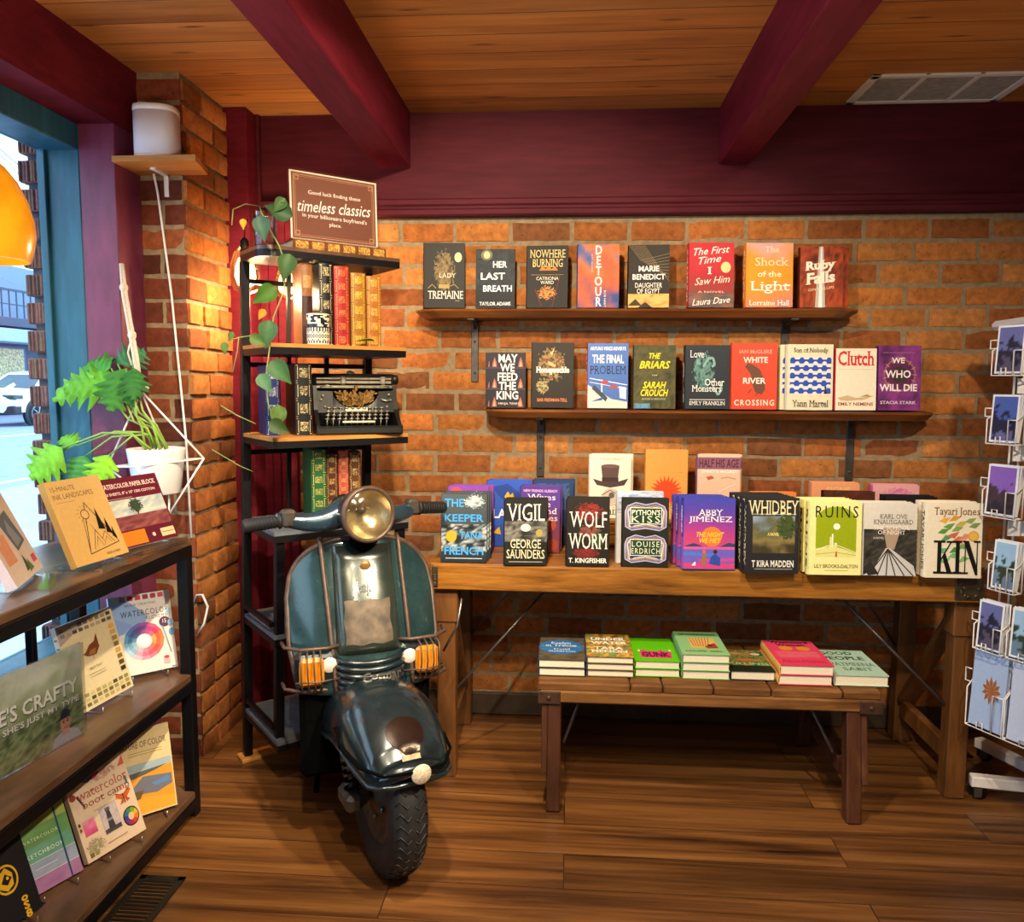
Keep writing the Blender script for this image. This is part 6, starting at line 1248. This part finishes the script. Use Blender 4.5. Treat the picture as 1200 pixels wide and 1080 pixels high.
_bf = [('p', [(.80, .52), (.70, .57), (.68, .52), (.77, .47)], 'c85a24'), ('p', [(.80, .52), (.92, .58), (.95, .54), (.84, .46)], 'c85a24'), ('p', [(.80, .51), (.72, .42), (.79, .43)], 'b84c1c'), ('p', [(.81, .51), (.90, .44), (.84, .42)], 'b84c1c'), ('l', [(.80, .54), (.81, .42)], .015, '2a1810'), ('l', [(.68, .57), (.80, .52), (.95, .58)], .01, '2a1810')]
_cw = [('p', [(.83, .24)]+[(.83+.12*math.cos(a), .24+.10*math.sin(a)) for a in (2*PI*i/9, 2*PI*(i+.5)/9, 2*PI*(i+1)/9)], c) for i, c in enumerate(['d8b020', '7ca030', '3c8a4c', '2c6a8a', '34408a', '6c3480', 'a02c50', 'c83c2c', 'd87a24'])]
K['boot'] = dict(w=.178, h=.222, t=.018, cover='d8c0a8', ops=[('bg', 'dac4ae', 'd8c0a6'), ('no', .25, .80, .85, 1.0, ['d8c0a8', 'a06a60', 'd8c0a8', 'b07058'], 4, 2, (10, 4)), ('e', .34, .93, .11, .075, '4a6aa0'), ('e', .44, .93, .11, .075, 'b0506c'), ('e', .39, .93, .06, .06, '5a4878'), ('e', .12, .9, .06, .05, '5a2c28'), ('e', .06, .76, .05, .04, '8a3c30'), ('l', [(.12, .76), (.2, .6)], .03, '34303c'), ('p', [(.86, .86), (.98, .98), (.98, .86)], 'd0604c'), ('t', 'watercolor', .54, .74, .84, .11, 'b0584c', 's'), ('t', 'boot camp', .56, .61, .80, .11, '8a3c34', 's'), ('l', [(.3, .51), (.72, .51)], .008, '8a6a58'), ('r', .08, .28, .28, .46, 'c84c80'), ('n', .08, .28, .28, .46, ['b02860', 'd86a98', 'e8a8c0'], 2, 3, (6, 6), .7), ('r', .37, .18, .66, .50, 'a8a0b0'), ('n', .38, .24, .65, .49, ['a8a4b8', 'c8b8b8', '9a94ac'], 3, 3, (8, 8)), ('r', .38, .19, .65, .24, '4a4440'), ('p', [(.45, .22), (.47, .44), (.53, .44), (.56, .22)], '3c3a44'), ('r', .46, .44, .54, .48, '5c5660'), ('r', .46, .32, .54, .35, '8a8890')]+_bf+[('e', .83, .24, .135, .115, '2a2430')]+_cw+[('e', .83, .24, .05, .045, 'e0b890'), ('no', .02, .05, .34, .24, ['d8c0a8', '7a7a50', 'd8c0a8'], 6, 4, (8, 6)), ('r', .06, .04, .12, .09, '6a6a34'), ('r', .14, .04, .2, .09, '8a8a4a'), ('l', [(.36, .09), (.7, .09)], .012, '8a6050'), ('r', .02, .42, .05, .46, '5a2c24'), ('r', .02, .36, .05, .40, '8a4030'), ('l', [(.92, .72), (.92, .62)], .03, '3c6a70')], spine=('d0b8a0',), hard=False)
K['sketch'] = dict(w=.150, h=.200, t=.02, cover='6a8a6c', ops=[('n', 0, .75, 1, 1, ['8a9a50', '9aa858', '7a8a4c'], 2, 1, (8, 3)), ('n', 0, .54, 1, .76, ['5c8a58', '6a9a5c', '7aa868'], 2, 2, (8, 3)), ('n', 0, .36, 1, .54, ['5c9080', '6aa088', '70a898'], 2, 3, (8, 3)), ('n', 0, .18, 1, .36, ['8a98b8', '98a4c0', '7c8ab0'], 2, 4, (8, 3)), ('n', 0, 0, 1, .18, ['94649c', 'a878a8', '8a5890'], 2, 5, (8, 3)), ('l', [(0, .18), (1, .18)], .008, 'd8d0e0'), ('l', [(0, .36), (1, .36)], .008, 'd0dcd8'), ('t', 'WATERCOLOR', .5, .62, .6, .04, 'd8e4c8', 'w'), ('t', 'SKETCHBOOK', .5, .44, .66, .05, 'dcece0', 'w'), ('l', [(.3, .27), (.66, .27)], .01, 'd0d8e8'), ('r', .80, 0, .83, 1, '1c4a6a')], spine=('5c7a64',), hard=False)
_em = [('e', .64, .46, .17, .155, 'd8a820'), ('e', .64, .46, .145, .13, '17151a'), ('p', [(.52, .40), (.56, .54), (.66, .58), (.74, .50), (.72, .38), (.62, .34)], 'd8a820'), ('p', [(.56, .44), (.64, .52), (.72, .46), (.64, .40)], '17151a'), ('e', .66, .47, .02, .018, 'd8a820')]
K['blackbook'] = dict(w=.160, h=.215, t=.022, cover='15141a', ops=[('bg', '17161c', '141318')]+_em+[('t', 'o\nS\n8', .80, .10, .10, .24, 'd8a820', 'B')], spine=('121118',), hard=False)
shelf_item('ink', -1.189, -1.259, .879, 82.4, 22.7, 'tan paperback with ink drawn mountain triangle and sun on the top board', True, 'clear acrylic easel under the tan mountain book')
shelf_item('block', -1.200, -1.066, .879, 75.7, 23.3, 'maroon watercolor paper pad with landscape strip at the end of the top board', True, 'clear acrylic easel under the maroon paper pad')
shelf_item('orchid', -1.199, -1.452, .879, 112, 23.9, 'taupe art book with grey painted shape, leftmost on the top board', True, 'clear acrylic easel under the taupe art book')
shelf_item('alchemy', -1.307, -.925, .467, 43, 18, 'pale book with rainbow colour wheel on the middle board', False, 'wire easel behind the colour wheel book')
shelf_item('bird', -1.256, -1.172, .467, 82.7, 16.2, 'cream notebook with brown bird and colour swatches on the middle board', False, 'wire easel behind the brown bird notebook')
shelf_item('nature', -1.255, -1.048, .096, 43.3, 16.7, 'beige book with ochre coast painting on the bottom board', False, 'wire easel behind the ochre coast book')
shelf_item('boot', -1.217, -1.229, .096, 70, 22.7, 'pink beige book with lighthouse and butterfly on the bottom board', False, 'wire easel behind the lighthouse book')
shelf_item('sketch', -1.278, -1.388, .096, 66, 24, 'striped green to violet sketchbook with blue elastic on the bottom board', False, 'wire easel behind the striped sketchbook')
shelf_item('blackbook', -1.275, -1.545, .096, 72, 22, 'black book with round yellow emblem, nearest on the bottom board', False, 'wire easel behind the black emblem book')
# slogan sign with printed portrait
sg = thing('slogan_sign', 'landscape photo sign with bold slogan and capped person on the middle board', 'sign', (-1.253+.145*math.cos(R(80.4))-.0, -1.469-.06+.145*math.sin(R(80.4)), .4535), (0, 0, R(80.4)))
b = MB(); w, h = .30, .228; b.box(-w/2, w/2, 0, .0015, 0, h, col=hx('d8dcd8'))
ops = [('n', 0, 0, 1, 1, ['3a4a34', '5a6a48', '7c8c64', 'a0ac98', 'c4ccc8', 'b4bcbc'], 3.0, 5, (26, 24), .62), ('n', 0, 0, 1, .42, ['2c3a2a', '5a6a4a', '8a9878', '40503a', '6c7c58'], 9, 3, (30, 16)),
       ('t', "SHE'S CRAFTY", .49, .575, .94, .175, '3a424c', 'B'), ('t', "SHE'S CRAFTY", .485, .585, .93, .165, 'dfe2e4', 'b'), ('t', "AND SHE'S JUST MY TYPE", .49, .412, .95, .09, '4a525c', 'B'), ('t', "AND SHE'S JUST MY TYPE", .485, .419, .94, .085, 'd4d8da', 'b'),
       ('p', [(.66, .0), (.69, .10), (.76, .14), (.84, .14), (.93, .10), (.97, .0)], '9aa0b8'), ('p', [(.775, .10), (.77, .17), (.84, .17), (.835, .10)], 'b08070'), ('e', .805, .225, .052, .105, 'c08e7c'), ('p', [(.75, .27), (.755, .33), (.79, .375), (.83, .37), (.86, .32), (.855, .27)], '24304c'), ('p', [(.70, .275), (.76, .30), (.80, .29), (.72, .262)], '1c2438'), ('e', .785, .235, .010, .012, '3a2a24'), ('e', .825, .235, .010, .012, '3a2a24'), ('l', [(.775, .255), (.797, .258)], .008, '3a2a24'), ('l', [(.815, .258), (.84, .255)], .008, '3a2a24'), ('p', [(.80, .225), (.808, .195), (.797, .195)], 'a87464'), ('l', [(.788, .168), (.822, .168)], .008, '8a4c44'), ('e', .862, .225, .009, .02, 'b88474')]
art(b, ops, w, h, lambda x, z, k: (x-w/2, -0.00008*k, z)); b.build('printed_card', m_print, sg)
b = MB(); b.box(-w/2-.004, w/2+.004, -.006, -.0035, -.0, h+.004); b.box(-w/2-.004, w/2+.004, .003, .005, 0, h+.004); b.box(-w/2-.004, w/2+.004, -.006, .06, -.001, .0015); b.build('clear_stand', m_acr, sg)
# window display seen from behind: two books on wire easels standing on the sill
for (x, y, yw, c, lab) in ((-1.632, -1.16, -64, 'b8c4a0', 'cream green book facing the window on the sill, seen from behind'), (-1.632, -1.42, -70, 'a03040', 'crimson book facing the window on the sill, seen from behind')):
    key = 'sill_'+c; m = book_mesh(key, .19, .24, .016, c, [('bg', c)], (c,), False)
    t = put_book(m, (x, y, .511), (R(-15), 0, R(yw)), lab, 'books in the window display')
    e_ = thing('book_easel', 'wire easel holding the '+('cream green' if c[0] == 'b' else 'crimson')+' window book', 'book stand', (x, y, .5005), (0, 0, R(yw)), 'wire easels on the sill')
    b = MB()
    for s in (-1, 1): b.tube([(s*.05, -.02, .02), (s*.05, -.02, .003), (s*.05, .075, .003), (s*.03, .1, .16)], .002, 6); b.ball((s*.05, .078, .005), .006, 8, 6)
    b.tube([(-.03, .1, .16), (.03, .1, .16)], .002, 6); b.build('wire_frame', m_wire, e_)
# ================================================================== SCOOTER
def scooter_paint(name, c):
    if name in MATS: return MATS[name]
    m, t, b = newmat(name)
    n = node(t, 'ShaderNodeTexNoise', Scale=9.0, Detail=8.0, Roughness=0.65); t.links.new(coords(t), n.inputs['Vector'])
    n2 = node(t, 'ShaderNodeTexNoise', Scale=26.0, Detail=9.0, Roughness=0.75); t.links.new(coords(t), n2.inputs['Vector'])
    col = ramp(t, n.outputs['Fac'], [(0.3, c[0]), (0.7, c[1])])
    f = ramp(t, n2.outputs['Fac'], [(0.66, (0, 0, 0)), (0.72, (1, 1, 1))])
    col = mix(t, 'MIX', f, col, hx(c[2])); t.links.new(col, b.inputs['Base Color'])
    r = ramp(t, n.outputs['Fac'], [(0.3, (0.16,)*3), (0.75, (0.34,)*3)]); t.links.new(r, b.inputs['Roughness'])
    b.inputs['Metallic'].default_value = 0.35; b.inputs['Coat Weight'].default_value = 0.6; b.inputs['Coat Roughness'].default_value = 0.12
    MATS[name] = m; return m
def scooter():
    body_yaw = R(25); t = thing('scooter', 'old dark teal motor scooter front parked between bookcase and table', 'scooter', (-.502, -1.030, 0), (0, 0, body_yaw))
    SX = Matrix.Translation((0, .12, 0)) @ Matrix.Rotation(R(7), 4, 'Z') @ Matrix.Translation((0, -.12, 0))     # steering turned a little further
    pt = scooter_paint('worn_teal_paint', ('1c3235', '2a4649', '4a4338')); pf = scooter_paint('worn_dark_paint', ('151a1c', '24343c', '5c4e40')); pb = scooter_paint('blue_head_paint', ('20303c', '30495a', '3c4450'))
    mtrim = plain('brown_rubber_trim', '5a463c', 0.45, 0.3, 0.35, 40); mrub = plain('grip_rubber', '1a1a1c', 0.6); mchr = plain('dull_chrome', '8c8880', 0.3, 0.9, 0.3, 40); mdark = plain('underbody_black', '050505', 1.0, 0, 0.1, 20, 0, 0)
    mor = plain('amber_lens', 'e0861a', 0.2, 0, 0.2, 40, 0.6); mcast = plain('cast_alloy', '5e5750', 0.45, 0.7, 0.4, 40)
    W_, Z0, ZT, RC = .215, .455, .872, .165
    def sy(x, z):       # depth of the shield surface
        f = (z-Z0)/(ZT-Z0); a = abs(x)/W_
        return .115+.15*f+.075*a**2.2-.012*math.sin(PI*min(1, f*1.2))
    def ztop(x):
        e = max(0, abs(x)-(W_-RC)); return ZT-RC+math.sqrt(max(0, RC*RC-e*e))
    def wz(z):
        f = (z-Z0)/(ZT-Z0); return W_*(0.90+.10*min(1, f/.3))
    def SP(u, v, off=0):
        x0 = (2*u-1)*W_; z = Z0+v*(ztop(x0)-Z0); x = x0*wz(z)/W_; return (x, sy(x, z)-off, z)
    g = MB().grid(lambda u, v: SP(u, v), 44, 30); sh = g.build('leg_shield', pt, t); solid(sh, .006, 1)
    edge = [SP(0, v/16) for v in range(17)]+[SP(u/40, 1) for u in range(1, 41)]+[SP(1, 1-v/16) for v in range(1, 17)]
    MB().tube([(x, y-.002, z) for x, y, z in edge], .0085, 8).build('shield_trim', mtrim, t)
    # centre horn cover with lower ribbed grille
    def CP(u, v, hw=.088, out=.028, za=.565, zb=.855):
        z = za+(zb-za)*v; k = (2*u-1); s = 1-abs(k)**6; e = min(1, (1-v)*14, v*14)
        x = k*hw*(1.0+.06*(1-v)); return (x, sy(x, z)-out*s**.5*(0.35+.65*min(1, e))-.004, z)
    g = MB().grid(CP, 26, 24); cp = g.build('horn_cover', scooter_paint('worn_olive_paint', ('283230', '3a423a', '4a4338')), t)
    g = MB().grid(lambda u, v: (lambda p: (p[0], p[1]-.0012, p[2]))(CP(.13+.72*u+.012*math.sin(v*9), .10+.40*v+.008*math.sin(u*14))), 14, 12); g.build('bare_metal_patch', plain('bare_scuffed_metal', '5a4e42', 0.55, 0.35, 0.55, 34, 0, 0.2), cp)
    b = MB()
    for i in range(5):
        z = .482+i*.018; pts = []
        for k in range(13):
            x = -.098+.196*k/12; pts.append((x, sy(x, z)-.030*(1-abs(2*k/12-1)**4)**.5-.006, z-.010*(1-(2*k/12-1)**2)))
        b.tube(pts, .0088, 8)
    gl = b.build('lower_grille', pf, t)
    def stick(txt, x0, z0, w_, h_, mat_, name, out, par, bold='b', thick=.003):
        v, f = text_geo(txt, bold); bb = MB(); n = len(v)
        P_ = lambda x, z, o: (x0+x*w_, sy(x0+x*w_, z0+z*h_)-out-o, z0+z*h_+x*w_*.05)
        bb.add([P_(x, z, thick) for x, z in v], f); bb.add([P_(x, z, 0) for x, z in v], [q[::-1] for q in f])
        return bb.build(name, mat_, par)
    stick('bajaj', .0, .742, .056, .040, pf, 'badge_lettering', .0335, cp, 'b')
    stick('Cosmar', .025, .512, .110, .028, mchr, 'nameplate_lettering', .046, gl, 'b')
    b = MB(); xb, zb = .002, .800; b.lathe([(0, .004), (.010, .004), (.016, .002), (.0175, 0)], 6, M=Matrix.Translation((xb, sy(xb, zb)-.0335, zb)) @ Matrix.Rotation(R(90), 4, 'X')); o = b.build('round_badge', plain('brass_badge', 'b88a50', 0.4, 0.6), cp)
    # two protective strips down the shield
    for x0, x1, nm in ((-.118, -.098, 'l'), (.112, .122, 'r')):
        pts = []
        for k in range(14):
            z = .866-(.866-.465)*k/13; x = x0+(x1-x0)*k/13; pts.append((x, sy(x, z)-.014, z))
        MB().tube([(x0, sy(x0, .87)+.01, .872)]+pts, .0065, 8).build('guard_strip', mtrim, t)
    # white sticker on right panel
    x0, z0 = .165, .775; b = MB()
    def stk(p, o=.0): return [(x0+x, sy(x0+x, z0+z)-.001-o, z0+z) for x, z in p]
    b.add(stk([(-.012, .018), (.0, .024), (.010, .024), (.012, .012), (.002, .012)]), [(0, 1, 2, 3, 4)]); b.add(stk([(-.008, .010), (.006, .010), (.014, -.02), (.006, -.018), (0, -.008), (-.006, -.02), (-.014, -.02)]), [(0, 1, 2, 3, 4, 5, 6)])
    b.build('sticker', plain('sticker_cream', 'd8c8a0', 0.5), t)
    # indicators with wire guards
    for s in (-1, 1):
        xc = s*.150; zc = .530; yc = sy(xc, zc)
        h = MB(); h.box(xc-.058, xc+.058, yc-.035, yc+.02, zc-.052, zc+.048, .014); ho = h.build('indicator_housing', pf, t)
        l = MB(); l.box(xc-(.048 if s < 0 else .02), xc+(.020 if s < 0 else .048), yc-.050, yc-.030, zc-.042, zc+.040, .010); le = l.build('indicator_lens', mor, ho)
        c = MB(); c.lathe([(0, .003), (.020, .002), (.022, 0)], 20, M=Matrix.Translation((xc-s*.036, yc-.0355, zc+.012)) @ Matrix.Rotation(R(90), 4, 'X')); c.build('reflector_disc', plain('disc_white', 'd8d0c8', 0.4), ho)
        w = MB()
        for k in range(4):
            x = xc+s*(-.012+.018*k); w.tube([(x, yc-.02, zc+.062), (x+s*.004, yc-.062, zc+.050), (x+s*.004, yc-.070, zc+.0), (x, yc-.060, zc-.046), (x, yc-.02, zc-.060)], .0026, 6)
        w.tube([(xc-.06, yc-.060, zc-.02), (xc, yc-.072, zc-.02), (xc+.06, yc-.058, zc-.02)], .0026, 6)
        for dz in (.060, -.060): w.tube([(xc-s*.075, yc-.012, zc+dz), (xc-s*.03, yc-.030, zc+dz), (xc+s*.04, yc-.026, zc+dz), (xc+s*.082, yc+.01, zc+dz), (xc+s*.086, yc+.06, zc+dz)], .0055, 8)
        w.build('wire_guard', mtrim, ho)
    MB().tube([(.235, .20, .52), (.275, .185, .60), (.29, .19, .68)], .0035, 6).build('cable', mchr, t)
    # underbody behind the shield; its deep shade is put into the black panel
    b = MB(); b.box(-.13, .16, .16, .52, .235, .262, .01); b.box(-.195, .185, .165, .20, .20, .485, .02); b.box(-.07, .07, .17, .50, .255, .34, .02); b.build('floorboard', mdark, t)
    MB().tube([(0, .235, .50), (0, .262, .90)], .034, 14).build('steering_column', mdark, t)
    MB().tube([(-.10, .46, .24), (-.12, .47, .0)], .009, 8).build('stand_leg', mdark, t); MB().tube([(.10, .46, .24), (.12, .47, .0)], .009, 8).build('stand_leg', mdark, t)
    # ---- front fender
    ZF = .035
    def F(u, v):
        s = v; y = -.205+.45*s
        q_ = min(1, s/.42); hw = .100+.034*math.sin(PI/2*q_)**.8-.016*max(0, s-.7)/.3; zt = .352+.123*math.sin(PI/2*min(1, .06+s/.52))**.9-.03*max(0, s-.6)/.4; zb = .305+.040*math.sin(PI*min(1, s*1.1))**1.5-.01*s
        if s < .04: hw *= .90; zt -= .012
        a = PI*u; c, si = math.cos(a), math.sin(a); x = -hw*math.copysign(abs(c)**.84, c); z = ZF+zb+(zt-zb)*abs(si)**.70
        return tuple(SX @ Vector((x, y, z)))
    g = MB().grid(F, 34, 40, flip=True)
    ring = [F(i/34, 0) for i in range(35)]; cen = tuple(SX @ Vector((0, -.222, .362))); n0 = len(ring)
    g.add(ring+[cen], [(i+1, i, n0) for i in range(34)], 0, None, True)
    fe = g.build('front_fender', pf, t); solid(fe, .004, 0)
    rim = [F(0, v/24) for v in range(24, -1, -1)]+[tuple(SX @ Vector((x, -.216, .340))) for x in (-.05, 0, .05)]+[F(1, v/24) for v in range(25)]
    MB().tube(rim, .0065, 8).build('fender_rim', pf, fe)
    SXF = SX @ Matrix.Translation((0, .018, .020)); b = MB(); b.tube([tuple(SXF @ Vector(p)) for p in ((-.134, .0, .395), (-.138, -.03, .41), (-.138, -.05, .375), (-.136, -.10, .368), (-.122, -.18, .362), (-.08, -.244, .358), (0, -.256, .358), (.08, -.244, .358), (.122, -.18, .362), (.136, -.10, .368))], .0042, 6); b.tube([tuple(SXF @ Vector(p)) for p in ((-.138, -.05, .375), (-.132, -.05, .352))], .0042, 6)
    b.build('fender_guard_wire', mdark, fe)
    d = MB(); d.lathe([(0, .006), (.022, .005), (.026, 0)], 22, M=SX @ Matrix.Translation((.012, -.238, .370)) @ Matrix.Rotation(R(90), 4, 'X')); d.build('round_reflector', plain('disc_cream', 'cfc0a8', 0.5, 0, 0.4, 160), fe)
    g = MB().grid(lambda u, v: (lambda p, a, r: tuple(Vector(F(.5+.115*r*math.cos(a), .115+.085*r*math.sin(a)))+(SX.to_3x3() @ Vector((0, -.0032, .0030)))))(None, 2*PI*u, v), 24, 4); g.build('rust_patch', scooter_paint('rusty_patch', ('1c110d', '2c1a14', '6a4a38')), fe)
    b = MB(); b.grid(lambda u, v: tuple(Vector(F(.50+.13*(u-.5), .012+.04*v))+(SX.to_3x3() @ Vector((0, -.0045, .001)))), 6, 3); b.build('chipped_patch', plain('primer_cream', 'a89474', 0.6, 0, 0.5, 90), fe)
    # ---- front wheel and link
    WX = SX @ Matrix.Translation((0, 0, .217)) @ Matrix.Rotation(R(90), 4, 'Y')
    tp = [(.125, -.034), (.150, -.046), (.178, -.050), (.200, -.044), (.212, -.028), (.217, 0), (.212, .028), (.200, .044), (.178, .050), (.150, .046), (.125, .034)]
    mt, tr, bs = newmat('tyre_rubber'); tr_n = node(tr, 'ShaderNodeTexNoise', Scale=30.0, Detail=4.0); tr.links.new(coords(tr), tr_n.inputs['Vector'])
    tr.links.new(ramp(tr, tr_n.outputs['Fac'], [(0.3, '141416'), (0.7, '26262a')]), bs.inputs['Base Color']); bs.inputs['Roughness'].default_value = 0.6
    wh = MB().lathe(tp, 72, M=WX).build('front_wheel', mt, t)
    b = MB()
    for k in range(44):
        a = 2*PI*k/44
        for s in (-1, 1):
            p = []
            for q in range(5):
                x = s*(.006+.009*q); r = .2175-(abs(x)/.046)**2.4*.016; an = a+s*.02+.05*math.sin(q*1.6); p.append(tuple(WX @ Vector((r*math.cos(an), r*math.sin(an), x))))
            b.tube(p, .0022, 4)
    b.build('tread', mt, wh)
    b = MB(); b.lathe([(.0, -.042), (.045, -.042), (.055, -.030), (.075, -.018), (.105, -.026), (.120, -.038), (.130, -.036), (.130, .036), (.120, .038), (.105, .026), (.06, .02), (0, .03)], 40, M=WX); b.build('wheel_rim', mcast, wh)
    b = MB()
    for k in range(5):
        a = 2*PI*k/5; MB().lathe([(0, -.008), (.008, -.008), (.008, 0), (0, .0)], 6, M=WX @ Matrix.Translation((.062*math.cos(a), .062*math.sin(a), -.028))).build('wheel_nut', mchr, wh)
    b = MB(); b.tube([tuple(SX @ Vector(p)) for p in ((-.075, .10, .40), (-.082, .085, .30), (-.080, .05, .235), (-.06, .0, .217))], [.020, .022, .020, .016], 12)
    b.add([], []); b.lathe([(0, -.030), (.030, -.030), (.036, -.020), (.036, .028), (.028, .036), (0, .036)], 20, M=SX @ Matrix.Translation((-.084, .02, .222)) @ Matrix.Rotation(R(90), 4, 'Y'))
    b.box(-.122, -.075, -.045, .055, .195, .245, .012, M=SX); b.build('suspension_link', mcast, t)
    sp = []
    for k in range(73):
        a = 2*PI*k/12; sp.append(tuple(SX @ Vector((-.098+.018*math.cos(a), -.012+.018*math.sin(a)+k*.0006, .245+.115*k/72))))
    MB().tube(sp, .0042, 6).build('spring', mdark, t)
    MB().tube([tuple(SX @ Vector(p)) for p in ((-.098, -.012, .23), (-.098, .03, .38))], .008, 10).build('damper', mchr, t)
    SX = Matrix.Translation((-.005, .20, 0)) @ Matrix.Rotation(R(14), 4, 'Z') @ Matrix.Translation((0, -.20, 0))
    # ---- handlebar and headlight
    hc = Vector((0, .255, .945))
    def HB(s):
        pts = []; rs = []
        for k in range(13):
            q = k/12; x = s*(.02+.205*q); y = .262+.020*q-.015*math.sin(PI*q); z = .958-.030*math.sin(PI*min(1, q*1.1))*.6-.012*q
            pts.append(tuple(SX @ Vector((x, y, z)))); rs.append(.026*(1-q)**1.5+.020)
        return pts, rs
    h = MB()
    for s in (-1, 1): p, r = HB(s); h.tube(p, r, 16)
    hb = h.build('handlebar', pb, t)
    for s in (-1, 1):
        gmb = MB(); e0, e1 = SX @ Vector((s*.215, .274, .944)), SX @ Vector((s*.318, .282, .936)); d = e1-e0
        gmb.tube([e0, e0+d*.06, e0+d*.08, e0+d*.97, e1], [.021, .023, .0175, .0185, .016], 16)
        for k in range(9): q = .16+.085*k; gmb.tube([e0+d*q, e0+d*(q+.03)], .0192, 16)
        gmb.build('grip', mrub, hb)
        MB().box(s*.195-.020, s*.195+.020, .248, .29, .925, .975, .008, M=SX).build('switch_box', mcast, hb)
    yh = -.065
    HX = SX @ Matrix.Translation((0, .175, .958)) @ Matrix.Rotation(R(-4), 4, 'X') @ Matrix.Rotation(R(90), 4, 'X')
    b = MB(); b.lathe([(0, -.10), (.035, -.098), (.058, -.075), (.072, -.035), (.078, 0), (.080, .012)], 40, M=HX); b.lathe([(.020, -.10), (.05, -.16), (.03, -.19)], 20, M=HX); hl = b.build('headlight_shell', plain('headlight_bronze', '3c3430', 0.35, 0.5, 0.4, 30, 0.3), hb)
    b = MB(); b.lathe([(.080, .008), (.082, .016), (.079, .024), (.072, .025), (.069, .020)], 48, M=HX); b.build('headlight_rim', mtrim, hl)
    mr, trr, br = newmat('reflector_silver'); wn = node(trr, 'ShaderNodeTexNoise', Scale=14.0, Detail=5.0); trr.links.new(coords(trr), wn.inputs['Vector']); trr.links.new(ramp(trr, wn.outputs['Fac'], [(0.3, 'a89878'), (0.7, 'e0d4b4')]), br.inputs['Base Color']); br.inputs['Metallic'].default_value = 0.85; br.inputs['Roughness'].default_value = 0.22
    b = MB(); b.lathe([(.0, -.030), (.02, -.028), (.045, -.014), (.062, .004), (.071, .020)], 40, M=HX); b.build('reflector', mr, hl)
    b = MB(); b.lathe([(0, -.03), (.010, -.03), (.014, -.016), (.010, -.004), (0, 0)], 16, M=HX @ Matrix.Translation((-.008, .012, 0))); b.build('bulb', plain('bulb_grey', '5c5448', 0.2, 0.4), hl)
    b = MB(); b.lathe([(.071, .020), (.06, .028), (.04, .033), (.02, .0355), (0, .036)], 40, M=HX); b.build('headlight_glass', glass('headlight_glass', (1, .97, .88), 0.06, 0.35), hl)
    for o in (sh, cp, fe): sharp(o, 60)
    return t
scooter()
